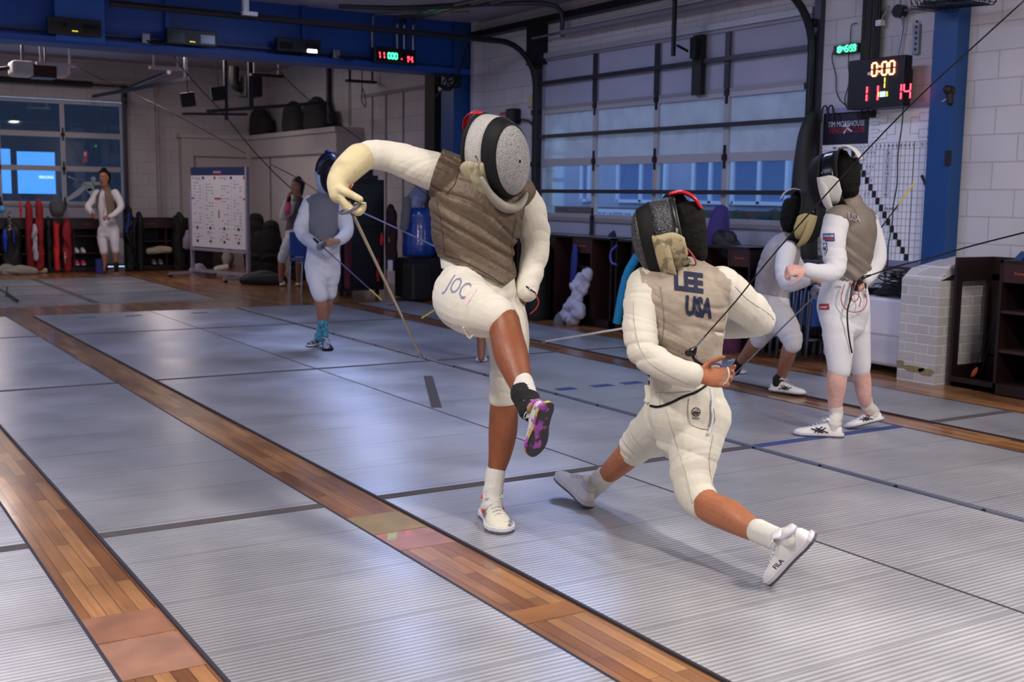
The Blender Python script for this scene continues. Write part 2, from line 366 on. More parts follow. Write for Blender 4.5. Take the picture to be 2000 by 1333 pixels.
def alu_mat(name, base, pitch=0.025, along='y', patch=None, seam=0.5, s0=0.23):
    M = bpy.data.materials.new(name); M.use_nodes = True; nt = M.node_tree; N = nt.nodes; L = nt.links; b = N['Principled BSDF']
    tc = N.new('ShaderNodeTexCoord'); sp = N.new('ShaderNodeSeparateXYZ'); L.new(tc.outputs['Object'], sp.inputs[0]); c = sp.outputs[1 if along == 'y' else 0]
    def mt(op, a, b_=None, c_=None):
        q = N.new('ShaderNodeMath'); q.operation = op
        for i, x in enumerate((a, b_, c_)):
            if x is None: continue
            if isinstance(x, (int, float)): q.inputs[i].default_value = x
            else: L.new(x, q.inputs[i])
        return q.outputs[0]
    g = mt('SINE', mt('MULTIPLY', c, 2 * PI / pitch))
    groove = mt('SMOOTH_MIN', g, -0.15, 0.3)                     # flat lands with rounded grooves
    fr = mt('FRACT', mt('DIVIDE', mt('SUBTRACT', c, s0), seam)); sm = mt('LESS_THAN', fr, 0.009)
    n = N.new('ShaderNodeTexNoise'); n.inputs['Scale'].default_value = 1.3; n.inputs['Detail'].default_value = 8; L.new(tc.outputs['Object'], n.inputs['Vector'])
    r = N.new('ShaderNodeMapRange'); r.inputs[1].default_value = .3; r.inputs[2].default_value = .7; r.inputs[3].default_value = .86; r.inputs[4].default_value = 1.1; L.new(n.outputs['Fac'], r.inputs[0])
    mp = N.new('ShaderNodeMapping'); mp.inputs['Scale'].default_value = (2.5, 55, 1) if along == 'y' else (55, 2.5, 1); L.new(tc.outputs['Object'], mp.inputs[0])
    n2 = N.new('ShaderNodeTexNoise'); n2.inputs['Scale'].default_value = 1; n2.inputs['Detail'].default_value = 5; L.new(mp.outputs[0], n2.inputs['Vector'])
    r2 = N.new('ShaderNodeMapRange'); r2.inputs[1].default_value = .3; r2.inputs[2].default_value = .7; r2.inputs[3].default_value = .9; r2.inputs[4].default_value = 1.1; L.new(n2.outputs['Fac'], r2.inputs[0])
    gd = N.new('ShaderNodeMapRange'); gd.inputs[1].default_value = -1; gd.inputs[2].default_value = 1; gd.inputs[3].default_value = .62; gd.inputs[4].default_value = 1.10; L.new(g, gd.inputs[0])   # base colour darker in the grooves
    k = mt('MULTIPLY', mt('MULTIPLY', r.outputs[0], r2.outputs[0]), mt('MULTIPLY', gd.outputs[0], mt('SUBTRACT', 1.0, mt('MULTIPLY', sm, 0.55))))
    vm = N.new('ShaderNodeVectorMath'); vm.operation = 'SCALE'; vm.inputs[0].default_value = srgb(base); L.new(k, vm.inputs['Scale'])
    L.new(vm.outputs[0], b.inputs['Base Color']); b.inputs['Metallic'].default_value = 0.6; b.inputs['Anisotropic'].default_value = 0.8; tg = N.new('ShaderNodeCombineXYZ'); tg.inputs[1 if along == 'y' else 0].default_value = 1.0; L.new(tg.outputs[0], b.inputs['Tangent'])
    rr = N.new('ShaderNodeMapRange'); rr.inputs[1].default_value = .3; rr.inputs[2].default_value = .7; rr.inputs[3].default_value = .30; rr.inputs[4].default_value = .44; L.new(n.outputs['Fac'], rr.inputs[0]); L.new(rr.outputs[0], b.inputs['Roughness'])
    hh = mt('SUBTRACT', groove, mt('MULTIPLY', sm, 1.0))
    bp = N.new('ShaderNodeBump'); bp.inputs['Strength'].default_value = 0.22; bp.inputs['Distance'].default_value = 0.0015; L.new(hh, bp.inputs['Height']); L.new(bp.outputs['Normal'], b.inputs['Normal'])
    return M
M_alu = alu_mat('grooved_aluminium', 'c4c4ca')
M_alu_x = alu_mat('grooved_aluminium_cross', 'b6b4ba', along='x', s0=0.1)
M_edge = mat('strip_edge_rubber', '35333d', .5, metal=.3)
M_rail = mat('joint_rail', '8d8f9a', .35, metal=.8)
M_tape = mat('grey_floor_tape', '4a4341', .75, noise=(25, .12))
M_tapeblue = mat('blue_floor_tape', '2c3d74', .7, noise=(25, .1))
M_ceil = mat('ceiling_paint', '9f9aa8', .85, noise=(1.5, .06))
M_blue = mat('blue_paint', '15489a', .45, noise=(2, .05), bump=(90, .06))
M_blue2 = mat('blue_panel_paint', '2560b4', .5, bump=(90, .12))
M_bluecol = mat('blue_column_paint', '11427c', .42, noise=(2, .06))
M_black = mat('black_matt', '0c0c10', .6)
M_blackg = mat('black_gloss', '0a0a0e', .22)
M_dark = mat('dark_metal', '2b2a30', .45, metal=.7)
M_steel = mat('galvanised_steel', '8a8a94', .38, metal=.85, noise=(8, .12))
M_steeld = mat('dull_steel', '4d4c57', .45, metal=.8, noise=(8, .12))
M_whitem = mat('white_paint', 'cfccd0', .5)
M_panel = mat('cream_panel', 'bdb4b6', .7, noise=(1.2, .05))
M_green = mat('exterior_dark', '20262b', .9)
# ------------------------------------------------------------------ shell
WXR = 8.05; YB = 22.0; ZC = 3.72; XL = -4.0; YN = -4.0
b = MB(); b.box((XL, YN, -0.21), (WXR + .2, YB + .2, -0.01)); b.build('floor', M_wood, kind='structure', loc=(0, 0, 0))
b = MB(); b.box((XL, YN, ZC), (WXR + .2, YB + .2, ZC + .2)); b.build('ceiling', M_ceil, kind='structure', loc=(0, 0, 0))
DY0, DY1, DZ = 7.74, 12.24, 3.13
b = MB(); b.box((WXR, YN, -.01), (WXR + .2, DY0, ZC)); b.box((WXR, DY1, -.01), (WXR + .2, YB + .2, ZC)); b.box((WXR, DY0, DZ), (WXR + .2, DY1, ZC)); b.build('wall_right', M_cmu, kind='structure', loc=(0, 0, 0))
BX0, BX1, BZ = 0.9, 5.28, 3.0
b = MB(); b.box((XL, YB, -.01), (BX0, YB + .2, ZC)); b.box((BX1, YB, -.01), (WXR, YB + .2, ZC)); b.box((BX0, YB, BZ), (BX1, YB + .2, ZC)); b.build('wall_back', M_cmu, kind='structure', loc=(0, 0, 0))
b = MB(); b.box((XL - .2, YN, -.01), (XL, YB + .2, ZC)); b.build('wall_left', M_cmu, kind='structure', loc=(0, 0, 0))
b = MB(); b.box((XL - .2, YN - .2, -.01), (WXR + .2, YN, ZC)); b.build('wall_near', M_cmu, kind='structure', loc=(0, 0, 0))
# boxed-in room at the far right corner: faces at x=7.58 and y=21.77, and the cream panelled wall beside it
b = MB(); b.box((7.58, 17.6, -.01), (WXR, 21.77, 2.46)); b.box((6.28, 21.77, -.01), (7.6, YB, 2.46)); b.box((7.54, 17.56, 2.40), (WXR, 21.8, 2.48)); b.box((6.24, 21.73, 2.40), (7.6, YB, 2.48))
b.build('wall_partition', M_panel, kind='structure', loc=(0, 0, 0))
b = MB(); b.box((WXR - .03, 14.75, 2.02), (WXR, 17.6, 2.08)); b.box((WXR - .02, 14.75, 2.95), (WXR, 17.6, 3.0))
for yy in (15.3, 16.1, 16.7, 17.2): b.box((WXR - .018, yy, .05), (WXR, yy + .03, 2.95))
b.box((WXR - .03, 16.1, 2.08), (WXR, 16.75, 2.1))
b.build('trim_1', mat('trim_grey', '8d878b', .7), kind='structure', loc=(0, 0, 0))
b = MB(); b.box((7.56, 17.62, 2.04), (7.58, 21.6, 2.07)); b.box((7.56, 18.2, 0), (7.575, 18.22, 2.04)); b.box((7.56, 20.6, 0), (7.575, 20.62, 2.04)); b.box((6.5, 21.745, 2.05), (7.5, 21.77, 2.07)); b.box((6.5, 21.745, 0), (6.52, 21.77, 2.07))
b.build('trim_2', mat('trim_mauve', '7d6f74', .7), kind='structure', loc=(0, 0, 0))
# big blue beam across the hall and its column
b = MB(); b.box((XL, 14.0, 3.14), (7.95, 14.06, ZC)); b.box((XL, 13.86, 3.02), (7.95, 14.3, 3.05)); b.box((XL, 13.86, 3.05), (7.95, 13.88, 3.09)); b.box((XL, 14.04, 3.05), (7.95, 14.08, 3.14))
for xx in (3.86, 5.55, 7.0): b.box((xx, 13.93, 3.05), (xx + .07, 14.0, ZC))
b.build('trim_3', M_blue, kind='structure', loc=(0, 0, 0))
b = MB(); b.box((2.62, 13.84, 3.05), (3.15, 13.9, ZC)); b.build('trim_4', M_blue2, kind='structure', loc=(0, 0, 0))
b = MB(); b.box((7.72, 13.95, -.01), (7.98, 14.3, ZC)); b.build('trim_5', M_bluecol, kind='structure', loc=(0, 0, 0))
b = MB(); b.box((WXR - .12, 13.78, -.01), (WXR, 13.86, ZC)); b.build('trim_6', M_cmu, kind='structure', loc=(0, 0, 0))
b = MB(); b.box((7.88, 14.8, -.01), (WXR, 15.1, 3.3)); b.build('trim_7', M_black, kind='structure', loc=(0, 0, 0))
# near blue column with the painted brick pier at its foot
b = MB(); b.box((7.9, 6.09, .8), (WXR, 6.32, ZC)); b.build('trim_8', M_bluecol, kind='structure', loc=(0, 0, 0), bevel=.004)
b = MB()
rows = [(7.47, 5.78, 6.14, 0, .80), ]
b.box((7.47, 5.78, -.01), (WXR, 6.14, .80))
b.add([(7.47, 5.78, .80), (7.47, 6.14, .80), (7.62, 5.80, .92), (7.55, 6.12, .88), (WXR, 5.80, .97), (WXR, 6.14, .97)], [(0, 1, 3, 2), (2, 3, 5, 4), (0, 2, 4), (1, 5, 3)])
o = b.build('trim_9', M_brick, kind='structure', loc=(0, 0, 0))
s = MB()                                                        # bare plaster patches low on the pier
for (cy, cz, ry, rz) in ((5.98, .095, .10, .028), (5.86, .085, .07, .033), (6.11, .12, .035, .035)):
    poly = [(cy + ry * math.cos(a) * (1 + .15 * math.sin(3 * a)), cz + rz * math.sin(a) * (1 + .2 * math.cos(2 * a))) for a in np.linspace(0, 2 * PI, 22, endpoint=False)]
    s.prism(poly, -.002, .002, org=(7.468, 0, 0), u=(0, 1, 0), v=(0, 0, 1), w_=(-1, 0, 0))
s.build('bare_patch', mat('bare_plaster', '8a7b58', .9, noise=(30, .2)), parent=o)
# vertical pipe & conduit on the back wall
# ================================================================== fencing strips (aluminium pistes) laid over the wood floor
def strip(x0, x1, y0, y1, label, rail_l=0.012, rail_r=0.012, m=None, edge=None):
    t = thing('fencing_strip', ((x0 + x1) / 2, (y0 + y1) / 2, -.01), label, 'fencing strip', 'aluminium fencing strips')
    b = MB(); b.box((x0 + rail_l, y0, -.01), (x1 - rail_r, y1, 0.0)); o = b.build('strip_deck', m or M_alu, parent=t)
    e = MB(); e.box((x0, y0, -.01), (x0 + rail_l, y1, .001)); e.box((x1 - rail_r, y0, -.01), (x1, y1, .001)); e.build('edge_trim', edge or M_edge, parent=t)
    return t
MI = strip(-1.4, .742, -3.5, 13.73, 'aluminium strip at the lower left edge of the photo, left of the nearest wood band')
SA = strip(.998, 1.985, -3.5, 13.73, 'narrow aluminium strip between the two wood bands in the left foreground')
SB = strip(2.256, 3.538, -3.5, 13.73, 'aluminium strip the kicking fencer stands on, right of the long wood band', rail_r=.006)
SC = strip(3.538, 4.572, -3.5, 13.73, 'aluminium strip beyond the two duelling fencers, left of the joint rail', rail_l=.006, rail_r=.006)
SD = strip(4.60, 5.87, -3.5, 13.73, 'aluminium strip the standing teen fencer is on, right of the joint rail', rail_l=.006, rail_r=.02)
SE = strip(6.17, 6.98, -3.5, 13.73, 'aluminium strip nearest the cabinets along the garage door wall')
for o in COL.objects:
    pass
def set_origin_mat(o): pass
t = thing('joint_rail', (4.586, 5, -.01), 'long raised metal rail joining two aluminium strips across the middle of the floor', 'rail')
b = MB(); b.tube([(4.586, -3.5, .0), (4.586, 13.73, .0)], .014, n=10, flat=.5); b.build('rail_bar', M_rail, parent=t)
b = MB()
for yy in np.arange(.23, 13.7, .5): b.box((4.57, yy - .006, -.004), (4.602, yy + .006, .009))
b.build('rail_clip', M_black, parent=t, kind='stuff')
for i, (y0, y1) in enumerate(((15.0, 16.32), (16.36, 17.95), (18.0, 19.45))):
    t = thing('fencing_strip', (2, (y0 + y1) / 2, -.01), ['pale aluminium strip crossing the back room, nearest the blue beam', 'pale aluminium strip crossing the back room, middle one of three', 'pale aluminium strip crossing the back room, nearest the far windows'][i], 'fencing strip', 'cross strips in the back room')
    b = MB(); b.box((-3, y0, -.01), (4.72, y1, 0)); b.build('strip_deck', M_alu_x, parent=t)
    b = MB(); b.box((-3, y1, -.01), (4.72, y1 + .025, .002)); b.build('edge_trim', M_edge, parent=t)
    b = MB(); b.box((3.16, y0, .0), (3.27, y1, .0015)); b.build('tape_line', M_tape, parent=t)
# tape lines across the strips, each piece lies on its own strip
TAPES = [(4.767, .075), (8.63, .06), (11.757, .05)]
def tapes(t, x0, x1, mats=None, dy=0.0, lim=None):
    for k, (yy, wd) in enumerate(TAPES):
        b = MB(); b.box((x0, yy - wd / 2 + dy, .0), (x1, yy + wd / 2 + dy, .0014)); b.build('tape_line', (mats or [M_tape] * 3)[k], parent=t)
tapes(MI, -1.39, .73); tapes(SA, 1.01, 1.973); tapes(SB, 2.27, 3.53); tapes(SC, 3.545, 4.565); tapes(SD, 4.61, 5.85, [M_tapeblue, M_tape, M_tape]); tapes(SE, 6.19, 6.97)
b = MB()
for (x0, x1, y0, y1) in ((4.70, 4.86, 6.86, 6.95), (5.02, 5.2, 6.86, 6.95), (5.3, 5.48, 6.86, 6.95)): b.box((x0, y0, 0), (x1, y1, .0014))
b.build('tape_dash', M_tapeblue, parent=SD)
b = MB(); p0, p1 = fl(836, 735), fl(853, 797); d = nrm(p1 - p0); q = np.cross(d, (0, 0, 1)) * .035
b.obox((p0 + p1) / 2 + arr((0, 0, .0008)), (p1 - p0) / 2, q, (0, 0, .0008)); b.build('tape_line', M_tape, parent=SC)
# small stamped marks near the strip ends
for t_, x in ((SB, 2.75), (SB, 3.25), (SC, 4.0), (SE, 6.5)):
    b = MB(); b.box((x - .09, 13.25, 0), (x + .09, 13.33, .0014)); b.build('stamped_mark', M_tapeblue, parent=t_)
for i, (y0, y1, c_) in enumerate(((4.02, 4.26, '9a6c62'), (4.27, 4.55, '8c7444'), (3.10, 3.22, '8a5a2c'))):
    b = MB(); b.box((1.99, y0, -.0099), (2.25, y1, -.0086)); b.build('trim_%d' % (10 + i), mat('wood_patch_%d' % i, c_, .4, noise=(7, .2), coat=.3), kind='structure', loc=(0, 0, 0))
for i, (y0, y1, c_) in enumerate(((3.62, 3.86, '8c6048'), (3.3, 3.61, '966c58'))):
    b = MB(); b.box((.746, y0, -.0099), (.994, y1, -.0086)); b.build('trim_%d' % (13 + i), mat('wood_patch_pale_%d' % i, c_, .4, noise=(7, .2), coat=.3), kind='structure', loc=(0, 0, 0))
# ================================================================== overhead garage door in the right wall (glass in two rows of sections)
M_rib = mat('door_rail', '8f8a92', .5, metal=.3); M_ribl = mat('door_rail_pale', 'a8a6ae', .45, metal=.3)
M_pan = mat('door_panel', '9fa0b2', .6, noise=(1.5, .06)); M_panw = mat('door_panel_white', 'c2c2cc', .6, noise=(3, .05))
M_strut = mat('door_strut', '3c3b46', .4, metal=.6)
def glass_mat(name, tint, rough, a):
    M = bpy.data.materials.new(name); M.use_nodes = True; nt = M.node_tree; N = nt.nodes; L = nt.links; N.remove(N['Principled BSDF']); out = N['Material Output']
    g = N.new('ShaderNodeBsdfGlossy'); g.inputs['Roughness'].default_value = rough; t = N.new('ShaderNodeBsdfTransparent'); t.inputs[0].default_value = (*tint, 1)
    fr = N.new('ShaderNodeLayerWeight'); fr.inputs['Blend'].default_value = .2; ad = N.new('ShaderNodeMath'); ad.operation = 'MULTIPLY_ADD'; ad.inputs[1].default_value = .35; ad.inputs[2].default_value = a; L.new(fr.outputs['Facing'], ad.inputs[0])
    mx = N.new('ShaderNodeMixShader'); L.new(ad.outputs[0], mx.inputs[0]); L.new(t.outputs[0], mx.inputs[1]); L.new(g.outputs[0], mx.inputs[2]); L.new(mx.outputs[0], out.inputs[0]); return M
M_glass = glass_mat('window_glass', (.80, .86, .90), .02, .03)
def frost_mat():
    M = bpy.data.materials.new('hazy_glass'); M.use_nodes = True; nt = M.node_tree; N = nt.nodes; L = nt.links; N.remove(N['Principled BSDF']); out = N['Material Output']
    tc = N.new('ShaderNodeTexCoord'); n = N.new('ShaderNodeTexNoise'); n.inputs['Scale'].default_value = 5; n.inputs['Detail'].default_value = 4; L.new(tc.outputs['Object'], n.inputs['Vector'])
    cr = N.new('ShaderNodeMapRange'); cr.inputs[1].default_value = .3; cr.inputs[2].default_value = .7; cr.inputs[3].default_value = .85; cr.inputs[4].default_value = 1.1; L.new(n.outputs['Fac'], cr.inputs[0])
    vm = N.new('ShaderNodeVectorMath'); vm.operation = 'SCALE'; vm.inputs[0].default_value = (.42, .42, .43); L.new(cr.outputs[0], vm.inputs['Scale'])
    tl = N.new('ShaderNodeBsdfTranslucent'); L.new(vm.outputs[0], tl.inputs[0]); df = N.new('ShaderNodeBsdfDiffuse'); df.inputs[0].default_value = (.25, .28, .34, 1)
    a = N.new('ShaderNodeAddShader'); L.new(tl.outputs[0], a.inputs[0]); L.new(df.outputs[0], a.inputs[1]); g = N.new('ShaderNodeBsdfGlossy'); g.inputs['Roughness'].default_value = .05
    mx = N.new('ShaderNodeMixShader'); mx.inputs[0].default_value = .12; L.new(a.outputs[0], mx.inputs[1]); L.new(g.outputs[0], mx.inputs[2]); L.new(mx.outputs[0], out.inputs[0]); return M
M_frost = frost_mat()
def garage_door(nm, axis, a0, a1, wall, zs, stiles, struts, inward, label, low_white=True, frost=True):
    """axis 'y': door lies in the plane x=wall; axis 'x': in the plane y=wall. inward = sign pointing into the room"""
    t = thing(nm, (wall, (a0 + a1) / 2, 0) if axis == 'y' else ((a0 + a1) / 2, wall, 0), None, None, kind='structure')
    def bx(b, p0, p1, d0, d1, z0, z1):
        lo, hi = sorted((wall + inward * d0, wall + inward * d1))
        if axis == 'y': b.box((lo, p0, z0), (hi, p1, z1))
        else: b.box((p0, lo, z0), (p1, hi, z1))
    for i in range(len(zs) - 1):
        z0, z1 = zs[i], zs[i + 1]; kind = 'panel' if (i == len(zs) - 2 and frost) or z1 < 1.3 else 'glass'
        if i == 0: kind = 'panel'
        r = MB(); bx(r, a0, a1, -.02, .03, z0, z0 + .045); bx(r, a0, a1, -.02, .03, z1 - .045, z1)
        ss = [a0] + stiles + [a1]
        for q in ss: bx(r, max(a0, q - .035), min(a1, q + .035), -.02, .032, z0 + .04, z1 - .04)
        r.build('section_frame', M_ribl if kind == 'glass' else M_rib, parent=t)
        for j in range(len(ss) - 1):
            g = MB(); bx(g, ss[j] + .03, ss[j + 1] - .03, .0, .006, z0 + .03, z1 - .03)
            mm = (M_panw if i == 0 else M_pan) if kind == 'panel' else (M_frost if (frost and i == len(zs) - 3) else M_glass)
            g.build('glass_pane' if kind == 'glass' else 'solid_panel', mm, parent=t)
    for z in struts:
        r = MB(); bx(r, a0 + .0, a1, .035, .075, z - .022, z + .022); r.build('reinforcing_strut', M_strut, parent=t)
    for z in zs[1:-1]:
        for q in stiles:
            h = MB(); bx(h, q - .03, q + .03, .03, .05, z - .03, z + .03); bx(h, q - .014, q + .014, .03, .045, z - .11, z + .12); h.build('hinge', M_dark, parent=t)
    return t
DZS = [0.02, 1.17, 1.80, 2.44, 3.09]
D1 = garage_door('door_1', 'y', DY0 + .02, DY1 - .02, WXR, [0.02, .56, 1.16, 1.82, 2.46, 3.10], [8.86, 9.97, 11.10], [1.47, 2.14, 2.79], -1, None)
# dark stile pieces on the solid top section, below-window posts and centre bracket
b = MB()
for q in (8.86, 9.97, 11.10): b.box((WXR - .05, q - .035, 2.50), (WXR - .03, q + .035, 3.05))
b.build('section_post', M_strut, parent=D1)
b = MB()
for q in (8.86, 9.97, 11.10): b.box((WXR - .05, q - .03, .1), (WXR - .03, q + .03, 1.12))
b.build('section_post', M_strut, parent=D1)
b = MB(); b.box((WXR - .10, 9.19, 2.46), (WXR - .04, 9.33, 3.06)); b.box((WXR - .16, 9.22, 2.82), (WXR - .1, 9.30, 3.03)); b.build('operator_bracket', M_black, parent=D1)
b = MB(); b.box((WXR - .06, DY0, 3.09), (WXR - .02, DY1, 3.15)); b.build('top_rail', M_ribl, parent=D1)
# vertical tracks curving into the ceiling
def track(y, name_label, bend):
    t = thing('door_track', (WXR - .1, y, 0), name_label, 'door track', 'curved tracks of the garage door')
    pts = [(WXR - .09, y, .0), (WXR - .09, y, 2.6)] + [(WXR - .09 - .52 * (1 - math.cos(a)), y, 2.75 + .52 * math.sin(a)) for a in np.linspace(0, PI / 2, 9)] + [(WXR - bend, y, 3.27)]
    b = MB(); b.tube(pts, .036, n=8, hint=(0, 1, 0)); b.build('track_rail', M_dark, parent=t)
    b = MB(); b.box((WXR - .06, y - .06 if y < 9 else y - .02, 0), (WXR, y + .02 if y < 9 else y + .06, 3.3)); b.build('track_angle', M_steeld, parent=t)
    b = MB()
    for z in (.9, 1.15, 1.8, 2.44, 3.0): b.box((WXR - .12, y - .03, z - .03), (WXR - .02, y + .05, z + .03))
    b.build('roller_bracket', M_dark, parent=t)
track(DY1 + .05, 'dark curved garage door track rising behind the kicking fencer and bending into the ceiling', 5.2)
track(DY0 - .05, 'dark curved garage door track at the edge of the garage door nearest the clock', 5.2)
t = thing('header_bracket', (WXR - .1, DY1 + .05, 3.0), 'dark box shaped bracket above the far top corner of the garage door', 'bracket')
b = MB(); b.box((WXR - .14, DY1 - .08, 3.02), (WXR - .0, DY1 + .2, 3.5)); b.build('bracket_plate', M_dark, parent=t)
t = thing('torsion_shaft', (WXR - .16, 10, 3.38), 'pale torsion bar with dark springs running above the garage door', 'door spring')
b = MB(); b.cyl((WXR - .18, DY1, 3.33), (WXR - .18, DY0 + .2, 3.33), .016); b.build('shaft', M_steel, parent=t)
b = MB(); b.cyl((WXR - .18, 11.6, 3.33), (WXR - .18, 8.0, 3.33), .035); b.build('spring_tube', mat('spring_grey', '8d8a96', .5, metal=.4, bump=(120, .4, 'Y')), parent=t)
t = thing('opener_arm', (WXR - .2, 9.32, 2.9), 'black vertical opener rod hanging before the middle of the garage door', 'opener arm')
b = MB(); b.box((WXR - .34, 9.34, 2.84), (WXR - .31, 9.38, 3.7)); b.obox((WXR - .24, 9.32, 2.92), (.09, .02, -.02), (0, .008, 0), (0, 0, .012)); b.build('rod', M_black, parent=t)
# angle iron along the top of the right wall
t = thing('cable_tray', (WXR - .1, 11, 3.5), 'dark angle iron running along the top of the block wall to the blue beam', 'angle iron')
b = MB(); b.box((WXR - .14, 9.0, 3.50), (WXR - .0, 13.9, 3.53)); b.box((WXR - .14, 9.0, 3.53), (WXR - .12, 13.9, 3.58)); b.build('angle', M_dark, parent=t)
# ------------------------------------------------------------------ left rear overhead glass door
D2 = garage_door('door_2', 'x', BX0 + .02, BX1 - .02, YB, [0.02, .6, 1.15, 1.78, 2.38, 2.97], [2.05, 3.15, 4.22], [], -1, None, frost=False)
b = MB(); b.box((BX1 - .02, YB - .1, 0), (BX1 + .05, YB, 3.3)); b.build('side_track', M_steeld, parent=D2)
b = MB(); b.cyl((BX0, YB - .18, 3.27), (BX1 + .05, YB - .18, 3.27), .02); b.cyl((BX0, YB - .18, 3.27), (4.72, YB - .18, 3.27), .05); b.build('spring', M_black, parent=D2)
b = MB(); b.tube([(BX1 + .02, YB - .12, 2.9), (BX1 + .02, YB - .15, 3.1), (BX1 + .02, YB - .4, 3.22), (BX1 + .02, YB - 3, 3.3)], .035, n=8, k=4); b.build('curved_track', M_steeld, parent=D2)
# ================================================================== outside the right garage door
M_extwall = mat('exterior_render', 'a3aed0', .8, noise=(1, .08)); M_extbrick = brick_mat('exterior_brick', '5e3b3f', '4c3034', '6e5c60', .22, .075, .006, .9, .3)
M_extwin = mat('exterior_window', '6a88bc', .2, spec=.8); M_exttrim = mat('exterior_trim', 'd8e4ff', .6)
b = MB(); b.box((8.25, -10, -.2), (40, 60, -.02)); b.build('street', mat('street_asphalt', '3c424d', .9, noise=(3, .1)), kind='structure', loc=(0, 0, 0))
t = thing('building', (18.5, 22, 0), 'house front across the street with pale framed windows over a brick base', 'building')
b = MB(); b.box((18.3, 12, 1.15), (19.5, 36, 4.2)); b.build('facade', M_extwall, parent=t)
b = MB(); b.box((18.25, 12, -.02), (19.5, 36, 1.15)); b.build('brick_base', M_extbrick, parent=t)
for yy, ww in ((25.6, .35), (23.2, 1.9), (20.6, 1.2), (19.0, 1.7), (16.2, 1.5), (28, 1.2)):
    f = MB(); f.box((18.2, yy - ww / 2, 1.28), (18.32, yy + ww / 2, 1.36)); f.box((18.2, yy - ww / 2, 2.3), (18.32, yy + ww / 2, 2.4))
    for q in (-.5, 0, .5):
        if ww > 1 or q: f.box((18.2, yy + q * ww - .05, 1.3), (18.32, yy + q * ww + .05, 2.4))
    fo = f.build('window_frame', M_exttrim, parent=t); g = MB(); g.box((18.26, yy - ww / 2 + .04, 1.34), (18.3, yy + ww / 2 - .04, 2.36)); g.build('window_pane', M_extwin, parent=fo)
t = thing('street_sign', (17.6, 23.4, 1), 'pale blue notice board outside the garage door glass', 'sign')
b = MB(); b.box((17.6, 22.6, .72), (17.64, 24.3, 1.12)); b.cyl((17.62, 22.7, -.02), (17.62, 22.7, .8), .03); b.cyl((17.62, 24.2, -.02), (17.62, 24.2, .8), .03); b.build('sign_board', M_exttrim, parent=t)
b = MB(); put_text(b, 'THE UNITED BO', (17.6, 23.45, .95), (0, -1, 0), (0, 0, 1), 1.4, .17, bold=.02); b.build('lettering', mat('sign_blue', '3560a8', .6), parent=t)
t = thing('parked_car', (15.5, 25.5, 0), 'light parked car seen through the lower garage door glass', 'car')
b = MB(); prof = [(23.6, .55), (23.7, .85), (24.6, .98), (25.4, 1.42), (26.8, 1.45), (27.8, 1.0), (28.4, .9), (28.5, .4), (23.6, .3)]
b.prism(prof, 14.6, 16.2, u=(0, 1, 0), v=(0, 0, 1), w_=(1, 0, 0)); b.build('car_body', mat('car_paint', 'a9cfe8', .3, coat=.5), parent=t, bevel=.05)
b = MB(); b.prism([(24.75, 1.0), (25.45, 1.36), (26.7, 1.38), (27.5, 1.02)], 14.55, 14.6, u=(0, 1, 0), v=(0, 0, 1), w_=(1, 0, 0)); b.build('side_glass', M_extwin, parent=t)
for yy in (24.4, 27.6):
    b = MB(); b.cyl((14.55, yy, .32), (14.8, yy, .32), .32, n=24); b.build('wheel', M_black, parent=t)
t = thing('hedge', (17.2, 17.8, 0), 'dark hedge outside the right part of the garage door', 'hedge', kind='stuff')
b = MB()
for i in range(60): b.ball((17.3 + random.uniform(-.4, .4), 15.5 + random.random() * 5.4, random.uniform(.1, .95)), random.uniform(.18, .32), n=7)
b.build('foliage', mat('hedge_leaf', '1c2b26', .9, noise=(12, .4)), parent=t)
# outside the left rear door: dusk facade with a bright shop window, dark frames
t = thing('building', (2, 30, 0), 'dark shop front beyond the rear glass door with bright blue lit windows', 'building')
b = MB(); b.box((-4, 30, 0), (14, 31, 5)); b.build('facade', mat('dark_facade', '191c2a', .8), parent=t)
M_lit = emis('lit_blue_window', '3f7fc4', 1.0); M_litw = emis('lit_white_window', 'c8dcff', 2.2)
for (x0, x1, z0, z1, mm) in ((3.3, 4.55, 1.3, 2.35, M_lit), (4.7, 5.55, 1.3, 2.3, M_lit), (7.85, 7.98, 1.2, 2.6, mat('pipe_grey', '4a5a78', .5)), (8.1, 8.2, 1.2, 2.6, mat('pipe_grey2', '4a5a78', .5)), (8.35, 8.55, 1.15, 1.75, M_litw)):
    b = MB(); b.box((x0, 29.95, z0), (x1, 30.0, z1)); b.build('lit_window', mm, parent=t)
t = thing('window_decal', (4.4, YB, 1.3), 'pale lunging fencer silhouette on the rear glass door beside the boy', 'decal')
b = MB(); s = 1.0; oo = arr((4.62, YB - .012, 1.42))
def blob(pts):
    b.prism([(x, z) for x, z in pts], 0, .002, org=oo, u=(1, 0, 0), v=(0, 0, 1), w_=(0, -1, 0))
blob([(.05, .20), (.12, .24), (.16, .18), (.10, .12)]); blob([(-.34, .24), (-.33, .21), (-.1, .12), (.08, .14), (.12, .0), (.02, -.04), (-.08, .05), (-.12, .13)])
blob([(.10, .14), (.34, .12), (.36, .1), (.12, .07)]); blob([(-.02, .02), (-.16, -.12), (-.42, -.26), (-.5, -.3), (-.44, -.22), (-.1, .05)]); blob([(.06, .02), (.14, -.1), (.3, -.2), (.24, -.22), (.06, -.12), (-.04, .0)])
b.build('silhouette', mat('decal_pale', 'aab4c0', .7), parent=t)
t = thing('club_lettering', (3.5, YB, 1.6), 'small pale blue glowing lettering seen in the rear glass door', 'sign')
b = MB(); put_text(b, 'FENCING', (3.92, YB - .02, 1.62), (1, 0, 0), (0, 0, 1), .24, .05, bold=.03); b.build('letters', emis('pale_blue_glow', '8fb4ff', 1.2), parent=t)
